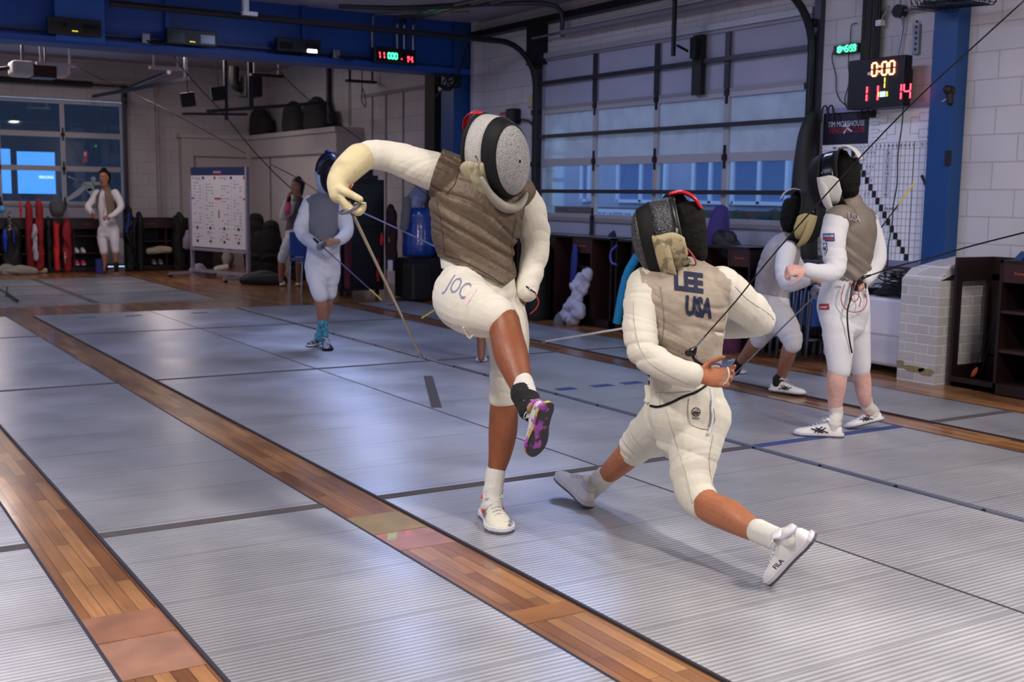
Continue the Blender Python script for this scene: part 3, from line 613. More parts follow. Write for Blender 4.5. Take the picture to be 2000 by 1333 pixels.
# ================================================================== luminaires (rooms own lamps and added blue ones; unlit hanging ones in the back room)
M_tube = emis('lit_tube', 'fff6ea', 6.0)
for i, (lx, ly, pw) in enumerate(LAMPS):
    t = thing('ceiling_light', (lx, ly, LAMP_Z), 'lit fluorescent ceiling light %s' % ['over the near left floor', 'over the left strips', 'behind the camera', 'over the near right floor', 'over the left middle floor, added blue for window dusk', 'over the middle of the hall, added blue for window dusk', 'at the far left by the beam, added blue for window dusk', 'near the garage door, added blue for window dusk', 'at the left of the back room', 'in the middle of the back room', 'at the right of the back room'][i], 'ceiling light', 'fluorescent ceiling lights')
    b = MB(); b.box((lx - .15, ly - .68, LAMP_Z), (lx + .15, ly + .68, LAMP_Z + .06)); b.box((lx - .01, ly - .6, LAMP_Z + .06), (lx + .01, ly - .58, ZC)); b.box((lx - .01, ly + .58, LAMP_Z + .06), (lx + .01, ly + .6, ZC)); b.build('housing', M_whitem, parent=t)
    for q in (-.07, .07):
        b = MB(); b.cyl((lx + q, ly - .62, LAMP_Z - .012), (lx + q, ly + .62, LAMP_Z - .012), .012, n=8); b.build('fluorescent_tube', M_tube, parent=t)
for i, (x0, x1, yy, zz, dark) in enumerate(((2.95, 3.45, 17, 3.08, 0), (4.47, 4.93, 17, 3.13, 0), (5.95, 6.45, 17, 3.13, 1), (7.5, 8.0, 17, 3.14, 1))):
    t = thing('hanging_light', ((x0 + x1) / 2, yy, zz), ['unlit white strip light hanging beside the garage opener motor', 'unlit white strip light hanging second from the left under the beam', 'unlit dark strip light hanging before the heater pipe', 'unlit dark strip light hanging furthest right below the lit score display'][i], 'hanging light', 'unlit hanging strip lights')
    b = MB(); b.box((x0, yy - .06, zz), (x1, yy + .06, zz + .035)); b.build('light_bar', M_black if dark else M_whitem, parent=t)
    for q in (x0 + .06, x1 - .06): b = MB(); b.box((q - .012, yy - .01, zz + .03), (q + .012, yy + .01, ZC)); b.build('hanger', M_whitem if i < 3 else M_dark, parent=t)
t = thing('garage_opener', (2.95, 17.2, 2.95), 'white and dark red garage opener motor hanging at the far left', 'opener motor')
b = MB(); b.box((2.66, 17.05, 2.93), (2.95, 17.45, 3.13)); b.build('motor_cover', M_whitem, parent=t, bevel=.04); b = MB(); b.box((3.2, 17.05, 2.95), (3.4, 17.4, 3.1)); b.build('motor_cover', M_whitem, parent=t, bevel=.04)
b = MB(); b.box((2.93, 17.04, 2.92), (3.22, 17.42, 3.1)); b.build('motor_body', mat('dark_red_plastic', '3c0f14', .4), parent=t)
b = MB(); b.box((2.8, 17.2, 3.12), (2.84, 17.24, ZC)); b.build('hanger', M_steel, parent=t); b = MB(); b.box((3.1, 17.2, 3.1), (3.12, 17.24, ZC)); b.build('hanger', M_steel, parent=t)
b = MB(); b.tube([(2.7, 17.3, 3.05), (2.2, 17.3, 2.95), (1.0, 17.3, 2.8)], .03, n=6); b.build('rail', M_dark, parent=t)
# pipes, tracks and the heater of the back room
t = thing('water_pipe', (4, 21.7, 3.3), 'pale pipe along the top of the rear wall turning down beside the rear door', 'pipe')
b = MB(); b.tube([(2, 21.85, 3.34), (5.7, 21.85, 3.36), (5.82, 21.85, 3.3), (5.86, 21.85, 3.1), (5.88, 21.85, 0)], .035, n=8, k=2); b.build('pipe', mat('pipe_cream', 'a89c9a', .5), parent=t)
t = thing('roof_track', (5, 18, 3), 'dark sloping track with struts hanging in the back room', 'track')
b = MB(); b.obox((5.05, 20.0, 3.10), (-.3, 1.9, -.03), (.02, 0, 0), (0, 0, .03)); b.box((5.32, 18.2, 3.1), (5.36, 18.26, ZC)); b.box((5.75, 17.6, 2.5), (5.8, 17.66, ZC)); b.build('track', M_steeld, parent=t)
b = MB(); b.obox((6.4, 17.4, 2.72), (1.0, 0, .12), (0, .03, 0), (0, 0, .025)); b.obox((5.6, 17.6, 2.58), (.5, 0, .02), (0, .02, 0), (0, 0, .02)); b.box((6.03, 17.3, 2.7), (6.1, 17.36, ZC)); b.box((7.24, 17.1, 2.5), (7.3, 17.16, ZC)); b.build('cross_rail', M_steeld, parent=t)
for i, (px, py) in enumerate(((367, 195), (426, 183))):
    c = wy(px, py, 17.4); t = thing('speaker', c, ['small black square speaker hanging furthest left in the back room', 'small black square speaker hanging next to the heater pipe'][i], 'speaker', 'small speakers hung in the back room')
    b = MB(); b.obox(c, (.10, -.02, .015), (0.02, .08, 0), (-.015, 0, .10)); b.build('speaker_box', M_black, parent=t, bevel=.01)
    b = MB(); b.tube([c + arr((0, 0, .1)), c + arr((-.02, 0, .5)), c + arr((0, 0, 1.0))], .008, n=5); b.build('speaker_cable', M_black, parent=t)
t = thing('unit_heater', (6.0, 18.2, 2.85), 'black hanging unit heater with a fat bent flue pipe', 'heater')
c = wy(487, 170, 18.2); b = MB(); b.box(c - arr((.13, .2, .16)), c + arr((.15, .2, .16))); b.build('heater_box', M_black, parent=t, bevel=.015)
b = MB(); p = [wy(457, 130, 18.2), wy(457, 155, 18.2), wy(462, 168, 18.2), wy(478, 172, 18.2)]; b.tube(p, .08, n=12, k=4); b.build('flue_pipe', M_black, parent=t)
for (px, py, dx, label) in ((510, 225, .22, 'dark storage tub on top of the boxed-in room, left of the stack'), (575, 228, .2, 'grey plastic wrapped bundle on top of the boxed-in room'), (622, 222, .27, 'dark lumpy bag on top of the boxed-in room, nearest its corner')):
    c = wx(px, 262, 7.8); t = thing('storage_bundle', c, label, 'bundle')
    b = MB(); h = .45
    b.loft([(c[0], c[1], 2.52, .17, dx * 1.6), (c[0], c[1], 2.62, .18, dx * 1.7), (c[0], c[1] + .03, 2.47 + h * .8, .16, dx * 1.4), (c[0], c[1], 2.47 + h, .12, dx * .7)], (1, 0, 0), 12, 3, sup=3); b.build('bundle_body', mat('bundle_dark', '2d2a2e', .8, bump=(12, .5)), parent=t, smooth=True)
t = thing('hanging_cable', (7.0, 16.5, 2.4), 'thin dark cable loop hanging in front of the boxed-in room', 'cable')
b = MB(); b.tube([wy(707, 80, 16.5), wy(707, 170, 16.5), wy(706, 195, 16.5), wy(714, 209, 16.5), wy(713, 190, 16.5), wy(708, 172, 16.5)], .008, n=5, k=5); b.build('cable_loop', M_black, parent=t)
t = thing('hanging_chain', (6.9, 16.8, 2.4), 'pair of thin hoist chains hanging left of the cable loop', 'chain')
b = MB()
for px in (681, 684, 637, 640, 650): e_ = wy(px + 1, 246 if px > 660 else 210, 16.8); b.cyl((e_[0], e_[1], ZC), e_, .006, n=5)
b.build('chain_strand', M_dark, parent=t)
# conduits on the ceiling and beam
t = thing('conduit', (6.5, 13.5, 3.6), 'bundle of thin pipes crossing the ceiling and bending down over the blue beam', 'conduit')
b = MB()
for i, (px, qx) in enumerate(((862, 6.85), (868, 6.95), (882, 7.08))):
    b.tube([(qx, 13.9, 3.2), (qx, 13.9, 3.6), (qx + .03, 13.8, ZC - .03), (qx + .3, 11, ZC - .03), (qx + .5, 9, ZC - .03)], .018, n=6, k=3)
b.tube([(6.5, 13.9, 3.15), (6.5, 13.9, 3.6), (6.6, 13.75, ZC - .03), (7.4, 13.0, ZC - .03)], .015, n=6, k=3); b.build('thin_pipe', M_steel, parent=t)
b = MB(); b.tube([(5.9, 13.6, ZC - .02), (6.6, 13.2, ZC - .03), (7.3, 12.2, ZC - .04), (7.85, 11.7, ZC - .08), (7.95, 11.7, 3.3)], .03, n=8, k=4); b.build('fat_pipe', M_steeld, parent=t)
b = MB(); b.box((XL + .02, 13.92, 3.15), (7.0, 13.985, 3.165)); b.build('beam_pipe', M_steeld, label='thin straight pipe fixed along the lower part of the blue beam', cat='pipe')
for i, x in enumerate((3.6, 5.96)):
    t = thing('outlet_box', (x, 13.8, 3.1), ['small pale outlet box with plugs on the beam, between the two left score displays', 'small pale outlet box on the beam left of the lit score display'][i], 'outlet box', 'outlet boxes on the beam')
    b = MB(); b.box((x - .05, 13.79, 3.09), (x + .04, 13.86, 3.2)); b.build('box', M_steel, parent=t, bevel=.006)
    b = MB(); b.tube([(x, 13.8, 3.12), (x + .1, 13.74, 3.08), (x + .3, 13.78, 3.13)], .012, n=6, k=3); b.build('plug', M_black, parent=t)
t = thing('track_end_bracket', (4.25, 12.3, 3.4), 'white angle bracket at the end of the ceiling track, top of the photo', 'bracket')
b = MB(); b.box((4.23, 12.27, 3.28), (4.29, 12.33, ZC)); b.box((4.2, 12.2, 3.27), (4.36, 12.34, 3.31)); b.build('bracket', M_whitem, parent=t)
# score displays on the beam
M_red = emis('red_led', 'ff2a3a', 5.0); M_grn = emis('green_led', '35ff86', 4.5); M_wht = emis('white_led', 'ffffff', 6.0); M_warm = emis('warm_led', 'ff7a4a', 7.0); M_yel = emis('yellow_led', 'd9c93a', 2.0)
M_casing = mat('display_casing', '0b0b12', .4)
for i, (x0, x1, z0, z1) in enumerate(((2.52, 3.09, 3.11, 3.29), (3.82, 4.41, 3.10, 3.28), (5.15, 5.72, 3.12, 3.28), (6.45, 7.04, 3.08, 3.27))):
    t = thing('score_display', ((x0 + x1) / 2, 13.74, z0), ['unlit black score display furthest left on the blue beam', 'unlit black score display second from the left on the blue beam', 'black score display on the beam with a single white light', 'black score display on the beam showing 11 0:00 14'][i], 'score display', 'score displays on the beam')
    b = MB(); b.box((x0, 13.74, z0), (x1, 13.84, z1)); b.box((x0 + .1, 13.84, z0), (x1 - .1, 13.9, z1 - .05)); b.build('casing', M_casing, parent=t, bevel=.008)
    for a_ in (x0 + .03, x1 - .2): b = MB(); b.box((a_, 13.735, z0 + .03), (a_ + .17, 13.742, z1 - .05)); b.build('digit_window', M_blackg, parent=t)
    U, Vv = (1, 0, 0), (0, 0, 1)
    if i == 2:
        b = MB(); b.box((5.54, 13.725, 3.13), (5.66, 13.74, 3.165)); b.build('lit_bar', M_wht, parent=t)
    elif i == 3:
        b = MB(); seven(b, '11', ((6.53), 13.733, 3.17), U, Vv, .085, slant=-.1); seven(b, '14', (6.93, 13.733, 3.145), U, Vv, .085, slant=-.1); seven(b, '.', (6.83, 13.733, 3.17), U, Vv, .085); b.build('red_digits', M_red, parent=t)
        b = MB(); seven(b, '000', (6.70, 13.733, 3.17), U, Vv, .07, .95); b.build('green_digits', M_grn, parent=t)
    else:
        b = MB(); put_text(b, 'FENCING', ((x0 + x1) / 2, 13.738, z0 + .04), U, Vv, .06, .012); b.build('badge', M_yel, parent=t)
# ================================================================== right wall furniture
U, Vv = (0, -1, 0), (0, 0, 1)
t = thing('score_machine', (7.85, 6.8, 2.18), 'large black scoring machine on the wall with lit red 11 and 14 under 0:00', 'scoring machine')
b = MB(); b.box((7.80, 6.51, 2.18), (7.90, 7.10, 2.595)); b.build('casing', M_casing, parent=t, bevel=.006)
b = MB(); b.box((7.9, 6.6, 2.25), (8.02, 7.0, 2.5)); b.build('wall_mount', M_black, parent=t)
fx = 7.797
def smp(px, py): p = wx(px, py, fx); return (fx, p[1], p[2])
def seg_at(txt, px, py, hh, mname, mm, **k):
    b = MB(); seven(b, txt, smp(px, py), U, Vv, hh, **k); b.build(mname, mm, parent=t)
seg_at('0:00', 1725, 134, .105, 'time_digits', M_warm, th=.11)
seg_at('11', 1698, 183, .13, 'left_score', M_red, gap=1.25, th=.085); seg_at('14', 1763, 179, .13, 'right_score', M_red, th=.085)
seg_at('1', 1724, 162, .09, 'period_digit', M_yel, th=.07)
b = MB(); c = smp(1724, 184); b.box((fx - .002, c[1] - .028, c[2] - .022), (fx, c[1] + .028, c[2] + .022)); b.build('small_screen', emis('screen_blue', '8fb6e0', 1.3), parent=t)
b = MB()
for q in (-.045, .045):
    for k in range(3): b.box((fx - .002, c[1] + q - .007, c[2] - .02 + k * .015), (fx, c[1] + q + .007, c[2] - .012 + k * .015))
b.build('button', M_yel, parent=t)
b = MB(); c = smp(1697, 144); b.box((fx - .002, c[1] - .012, c[2] - .012), (fx, c[1] + .012, c[2] + .012)); b.build('sticker', M_whitem, parent=t)
t = thing('wall_clock', (8.0, 7.34, 2.7), 'slim black digital clock on the block wall showing green 18:45:59', 'clock')
b = MB(); b.box((8.0, 7.19, 2.695), (WXR, 7.47, 2.775)); b.build('casing', M_casing, parent=t, bevel=.004)
b = MB(); seven(b, '18:45:59', (7.997, 7.325, 2.735), U, Vv, .052, .93, slant=.06); b.build('green_digits', M_grn, parent=t)
t = thing('power_cord', (8.03, 7.4, 2.2), 'thin black cords hanging from the digital clock down to the poster', 'cord')
b = MB(); b.tube([wx(p[0], p[1], 8.02) for p in ((1629, 98), (1625, 110), (1627, 125), (1633, 150), (1633, 175), (1640, 195), (1651, 205), (1653, 212))], .005, n=5, k=3)
b.tube([wx(p[0], p[1], 8.02) for p in ((1674, 45), (1663, 50), (1661, 80), (1658, 105), (1657, 130), (1660, 155), (1655, 175), (1650, 195), (1654, 212))], .005, n=5, k=3); b.build('cord', M_black, parent=t)
t = thing('black_curtain', (7.97, 7.0, 2.1), 'narrow black hanging drape behind the scoring machine', 'drape')
b = MB(); pts = [(7.14 - .2 * u, 7.98 + .012 * math.sin(u * 18)) for u in np.linspace(0, 1, 22)]
b.prism([(y, x) for y, x in pts] + [(y, x + .02) for y, x in pts[::-1]], 2.12, ZC, u=(0, 1, 0), v=(1, 0, 0), w_=(0, 0, 1)); b.build('cloth', M_black, parent=t)
# poster / whiteboard on the wall
t = thing('club_scoreboard', (8.0, 6.9, .9), 'large white tournament board with black diagonal squares and handwritten scores', 'whiteboard')
yl, yr, zb_, zt = 7.545, 6.295, .905, 2.19
b = MB(); b.box((8.0, yr, zb_), (8.03, yl, zt)); b.build('board', mat('board_white', 'e4e4ec', .35), parent=t)
M_rl = mat('rail_lilac', '8f8cac', .4, metal=.3)
for z0, z1 in ((zt - .01, zt + .03), (zb_ - .05, zb_)):
    b = MB(); b.box((7.975, yr, z0), (8.03, yl, z1)); b.build('board_rail', M_rl, parent=t)
def bp(u, v): return (7.999, yl + (yr - yl) * u, zt - 0.0 - (zt - zb_) * v)           # u across to the right, v down, both 0..1
def brect(b, u0, v0, u1, v1, lift=.001):
    a, c = bp(u0, v0), bp(u1, v1); b.box((7.999 - lift, min(a[1], c[1]), min(a[2], c[2])), (7.9995, max(a[1], c[1]), max(a[2], c[2])))
HV = .225; GV = .268
b = MB(); brect(b, 0.0, 0.0, .42, HV, .0012); b.build('banner_panel', mat('banner_navy', '1b1a2e', .4), parent=t)
b = MB(); a = bp(.215, .085); put_text(b, 'TIM MOREHOUSE', (7.9975, a[1], a[2]), U, Vv, .42, .048); b.build('banner_title', mat('banner_white', 'd0d0dc', .5), parent=t)
b = MB(); a = bp(.225, .128); put_text(b, 'FENCING CLUB', (7.9975, a[1], a[2]), U, Vv, .40, .048); b.build('banner_subtitle', mat('banner_red', 'a8222c', .5), parent=t)
b = MB(); a = arr(bp(.225, .115)); a[0] = 7.9965
for (x0, y0, x1, y1, w_) in ((-.02, .035, .0, .0, .016), (0, 0, .055, -.03, .014), (0, 0, -.035, -.045, .014), (-.05, .02, .02, .012, .01), (.02, .012, .02, .03, .01)):
    c_, f_ = tbar(x0, y0, x1, y1, w_); b.add([a + arr(U) * p[0] + arr(Vv) * p[1] for p in c_], f_)
b.build('fencer_logo', mat('logo_white', 'dfe6e8', .5), parent=t)
b = MB(); g = .0009
for v in [HV, GV] + [GV + (1 - GV) * k / 16 for k in range(1, 16)]: brect(b, 0, v - g, 1, v + g)
cols = [.235, .275] + [.275 + .036 * k for k in range(1, 16)] + [.815] + [.815 + .046 * k for k in range(1, 4)] + [.96]
for u in cols: brect(b, u - g * .8, HV, u + g * .8, 1)
brect(b, .812, HV, .818, 1)
b.build('grid_line', mat('grid_ink', '55555e', .6), parent=t)
b = MB()
for k in range(16):
    v0 = GV + (1 - GV) * k / 16; u0 = .275 + .036 * k * .94; brect(b, u0, v0 + .002, u0 + .036, v0 + (1 - GV) / 16 - .002, .0014)
b.build('diagonal_square', mat('square_black', '101014', .5), parent=t)
b = MB()
for txt, u in [('Name', .12), ('#', .255)] + [(str(k + 1), .293 + .0345 * k) for k in range(16)] + [('V', .84), ('TS', .88), ('TR', .92), ('Ind', .955), ('P', .99)]:
    a = bp(u, (HV + GV) / 2); put_text(b, txt, (7.998, a[1], a[2]), U, Vv, .022 * (1.8 if len(txt) > 2 else (1 if len(txt) == 2 else .5)), .024, bold=.02)
b.build('column_heading', mat('heading_ink', '1c1c24', .6), parent=t)
b = MB()
def hand(txt, u, v, w_, h_): a = bp(u, v); put_text(b, txt, (7.998, a[1], a[2]), U, Vv, w_, h_, shear=.15)
RH = (1 - GV) / 16
def rv(k): return GV + RH * (k + .5)
hand('Gia', .08, rv(0), .07, .035); hand('Sarta', .10, rv(1), .10, .035)
for k, s_ in enumerate(('V | V V V V', '0   | V', 'V V V', '4 V', 'V', 'V', '0 3')):
    hand(s_, (.42, .36, .45, .43, .47, .47, .43)[k], rv(k), (.19, .12, .09, .05, .025, .025, .05)[k], .03)
for k, s_ in enumerate(('26', '11', '30', '14', '12', '5', '6')): hand(s_, .60, rv(k), .035, .03)
hand('the winners', .655, rv(8), .15, .032)
for k in range(7):
    a = bp(.60, rv(k)); c_, f_ = tring(.03, .0325, 20, sy=.8); b.add([arr((7.998, a[1], a[2])) + arr(U) * p[0] + arr(Vv) * p[1] for p in c_], f_)
b.build('handwriting', mat('marker_ink', '5e3450', .6), parent=t)
b = MB()                                                        # printed bracket tree in the upper right of the board
def bl(u0, v0, u1, v1): brect(b, min(u0, u1) - .001, min(v0, v1) - .001, max(u0, u1) + .001, max(v0, v1) + .001)
for side, x0, sg in ((0, .44, 1), (1, .985, -1)):
    for i in range(4):
        v = .03 + i * .052; bl(x0, v, x0 + sg * .07, v); bl(x0, v + .026, x0 + sg * .07, v + .026); bl(x0 + sg * .07, v, x0 + sg * .07, v + .026)
    for i in range(2):
        v = .043 + i * .104; bl(x0 + sg * .07, v, x0 + sg * .14, v); bl(x0 + sg * .07, v + .052, x0 + sg * .14, v + .052); bl(x0 + sg * .14, v, x0 + sg * .14, v + .052)
    bl(x0 + sg * .14, .069, x0 + sg * .21, .069); bl(x0 + sg * .14, .173, x0 + sg * .21, .173); bl(x0 + sg * .21, .069, x0 + sg * .21, .173)
b.build('bracket_line', mat('bracket_ink', '70707c', .6), parent=t)
b = MB(); b.obox(wx(1806, 357, 7.985), (0, -.035, -.06), (0, .008, -.005), (.006, 0, 0)); o = b.build('whiteboard_marker', mat('marker_purple', '3a1c34', .4), label='dark purple marker stuck on the white tournament board', cat='marker')
# black bag of kit hanging between door and board
t = thing('fabric_bag', (7.85, 7.55, .6), 'tall black kit bag hanging between the garage door and the white board', 'bag')
b = MB(); b.loft([(7.84, 7.52, .62, .10, .10), (7.82, 7.54, 1.0, .13, .12), (7.84, 7.60, 1.5, .12, .10), (7.88, 7.62, 1.95, .10, .08), (7.93, 7.62, 2.16, .06, .06)], (1, 0, 0), 14, 4); me = remesh(b, .02, 3); wrinkle(me, [((7.86, 7.5, .6), (7.9, 7.5, 2.1), .3, 30, .012, (0, 1, .1))]); link('bag_body', me, M_black, t, smooth=True)
b = MB()
for q in (0, .07): b.tube([(7.95, 7.52 - q, 2.1), (7.97, 7.54 - q, 2.22), (7.97, 7.49 - q, 2.24), (7.95, 7.45 - q, 2.1)], .008, n=6, k=4)
b.build('handle', M_black, parent=t)
# boxes and conduits above the board, thermometer, switch boxes on the column
t = thing('junction_box', (7.98, 6.68, 2.92), 'round grey junction box with conduit above the scoring machine', 'junction box')
b = MB(); c = wx(1757, 22, 7.98); b.cyl(c - arr((.03, 0, 0)), c + arr((.04, 0, 0)), .055, n=18); b.build('box', M_dark, parent=t)
b = MB(); b.tube([c + arr((0, -.03, -.04)), c + arr((.03, -.02, -.12)), wx(1752, 112, 8.0)], .011, n=6, k=3); b.tube([c + arr((0, -.05, 0)), wx(1848, 12, 8.0)], .012, n=6); b.tube([wx(1737, 12, 8.0), wx(1720, 45, 8.0), wx(1715, 115, 8.0)], .011, n=6, k=3)
b.cyl(c + arr((0, 0, .03)), (7.99, c[1], ZC), .012, n=6); b.build('conduit', M_steel, parent=t)
c = wx(1718, 45, 7.98); b = MB(); b.box(c - arr((.02, .03, .025)), c + arr((.04, .03, .025))); b.build('outlet_box', M_whitem, loc=c, label='small pale outlet on the wall right of the black drape', cat='outlet box', bevel=.004)
t = thing('wall_vent', (8.03, 6.46, 2.6), 'narrow vertical slotted metal strip on the block wall beside the blue column', 'slotted strip')
a, c = wx(1792, 48, 8.03), wx(1791, 106, 8.03); b = MB(); b.box((8.02, a[1] - .03, c[2]), (8.05, a[1] + .03, a[2])); b.build('strip', M_steel, parent=t)
b = MB()
for k in range(6): b.cyl((8.018, a[1], c[2] + .04 + k * .045), (8.021, a[1], c[2] + .04 + k * .045), .012, n=10)
b.build('slot', M_black, parent=t)
c = wx(1855, 178, 7.88); t = thing('camera_knob', c, 'black round fixture on the blue column beside the scoring machine', 'fixture')
b = MB(); b.cyl(c, c + arr((.02, 0, 0)), .04, n=18); b.ball(c + arr((-.03, 0, .01)), .035); b.loft([(*(c + arr((0, -.0, -.02))), .03, .03), (*(c + arr((0, -.01, -.09))), .025, .025)], (0, 1, 0), 12); b.build('knob', M_black, parent=t, smooth=True)
b = MB(); b.tube([c + arr((-.01, .0, -.05)), c + arr((-.01, .06, -.08))], .004, n=5); b.build('wire', M_whitem, parent=t)
c = wx(1852, 309, 7.895); b = MB(); b.box(c - arr((.008, .026, .06)), c + arr((.006, .026, .06))); b.build('wall_plate', M_black, loc=c, label='black rectangular plate low on the blue column', cat='plate')
t = thing('wire_basket', (7.75, 6.0, 2.95), 'wire basket with tangled cables at the top of the blue column, cut by the frame', 'basket')
b = MB()
for k in range(5): b.tube([(7.62 + .06 * k, 6.36, 3.02), (7.62 + .06 * k, 6.3, 2.93), (7.62 + .06 * k, 5.75, 2.90), (7.62 + .06 * k, 5.7, 3.0)], .005, n=5)
for k in range(10): b.tube([(7.6, 6.32 - .062 * k, 3.0), (7.62, 6.32 - .062 * k, 2.92), (7.9, 6.32 - .062 * k, 2.92), (7.92, 6.32 - .062 * k, 3.0)], .004, n=5)
b.build('wire_grid', M_dark, parent=t)
b = MB()
for k in range(5): b.tube([(7.7 + random.uniform(-.06, .1), 5.8 + .5 * q, 2.95 + random.uniform(-.03, .04)) for q in (0, .3, .6, 1)], .008, n=5, k=4)
b.build('cable', M_black, parent=t)
# cooler / chest, cable heap
t = thing('storage_chest', (7.85, 6.6, 0), 'white lidded chest with black latch between the brick pier and the folded chairs', 'chest')
b = MB(); b.box((7.62, 6.25, .05), (8.0, 7.08, .52)); b.build('chest_body', M_whitem, parent=t, bevel=.03)
b = MB(); b.box((7.61, 6.24, .30), (8.0, 7.09, .61)); b.build('chest_lid', mat('lid_white', 'd5d2da', .45), parent=t, bevel=.02)
b = MB(); b.box((7.6, 6.60, .19), (7.62, 6.66, .26)); b.build('latch', M_black, parent=t, bevel=.006)
for q in (6.35, 6.95): b = MB(); b.cyl((7.75, q - .02, .04), (7.75, q + .02, .04), .045, n=12); b.build('caster', M_black, parent=t)
t = thing('cable_heap', (7.8, 6.45, .61), 'tangle of black cables heaped on the white chest', 'cables', kind='stuff')
b = MB()
for k in range(16):
    r_ = random.uniform(.10, .19); cx_, cy_ = 7.79 + random.uniform(-.04, .04), 6.42 + random.uniform(-.05, .05); tl = random.uniform(-.5, .5); ph = random.random() * 6
    b.tube([(cx_ + .7 * r_ * math.cos(a + ph), cy_ + r_ * math.sin(a + ph), .66 + k * .011 + tl * r_ * math.sin(a + ph) * .6 + .01 * math.sin(3 * a)) for a in np.linspace(0, 5.6, 12)], .006, n=5, k=2)
b.build('cable_coil', M_blackg, parent=t)
b = MB(); b.loft([(7.8, 6.62, .64, .10, .03), (7.8, 6.45, .68, .12, .06), (7.8, 6.32, .65, .10, .04)], (1, 0, 0), 12, 3); b.build('cable_mass', M_black, parent=t, smooth=True)
b = MB(); b.box((7.68, 6.72, .612), (7.9, 7.02, .67)); b.build('equipment_case', M_blackg, label='flat black device on the white chest beside the cable heap', cat='device', bevel=.005)
t = thing('cable_drop', (7.9, 6.7, .6), 'black cords dropping from the white board to the chest', 'cord')
b = MB(); b.tube([wx(p[0], p[1], 7.93) for p in ((1765, 205), (1761, 250), (1754, 300), (1752, 360), (1745, 400), (1742, 440), (1735, 480), (1733, 520), (1725, 560), (1720, 580), (1710, 590), (1702, 602))], .006, n=5, k=3); b.build('cord', M_black, parent=t)
t = thing('drink_can', (7.5, 6.98, 0), 'blue drum with grey lid on the floor beside the white chest', 'drum')
p = fl(1668, 712); b = MB(); b.cyl((p[0], p[1], .0), (p[0], p[1], .17), .055, n=18); b.build('drum_body', mat('drum_blue', '1c2763', .4), parent=t); 
b = MB(); b.cyl((p[0], p[1], .17), (p[0], p[1], .21), .05, n=18); b.build('lid', M_dark, parent=t)
t.location = Vector((0, 0, 0)) + t.location
# folded chairs on a rack
M_chair = mat('chair_metal', '50566a', .35, metal=.7); M_seatb = mat('chair_seat_blue', '24468c', .45)
for k in range(9):
    y0 = 7.72 - k * .070; x0 = 7.36 + .018 * k
    t = thing('folding_chair', (x0, y0, 0), 'folded blue seated chair leaning by the white chest, %s' % ('nearest the garage door' if k == 0 else 'nearest the chest' if k == 8 else 'inside the row'), 'folding chair', 'folded chairs leaning beside the white chest')
    b = MB()
    for q in (0, .42):
        b.tube([(x0 + q, y0, .01), (x0 + q + .015, y0 - .02, .5), (x0 + q + .05, y0 - .04, .80)], .013, n=8, k=3); b.tube([(x0 + q + .02, y0 + .03, .01), (x0 + q + .02, y0 + .01, .62)], .011, n=8)
    b.tube([(x0 + .05, y0 - .04, .80), (x0 + .1, y0 - .042, .86), (x0 + .37, y0 - .042, .86), (x0 + .47, y0 - .04, .80)], .013, n=8, k=3); b.cyl((x0, y0, .18), (x0 + .42, y0, .18), .009, n=6)
    b.build('chair_frame', M_chair, parent=t, smooth=True)
    b = MB(); b.box((x0 + .04, y0 - .02, .30), (x0 + .38, y0 + .005, .60)); b.build('seat', M_seatb, parent=t, bevel=.008)
    b = MB(); b.box((x0 + .05, y0 - .055, .66), (x0 + .44, y0 - .035, .84)); b.build('backrest', M_seatb, parent=t, bevel=.008)
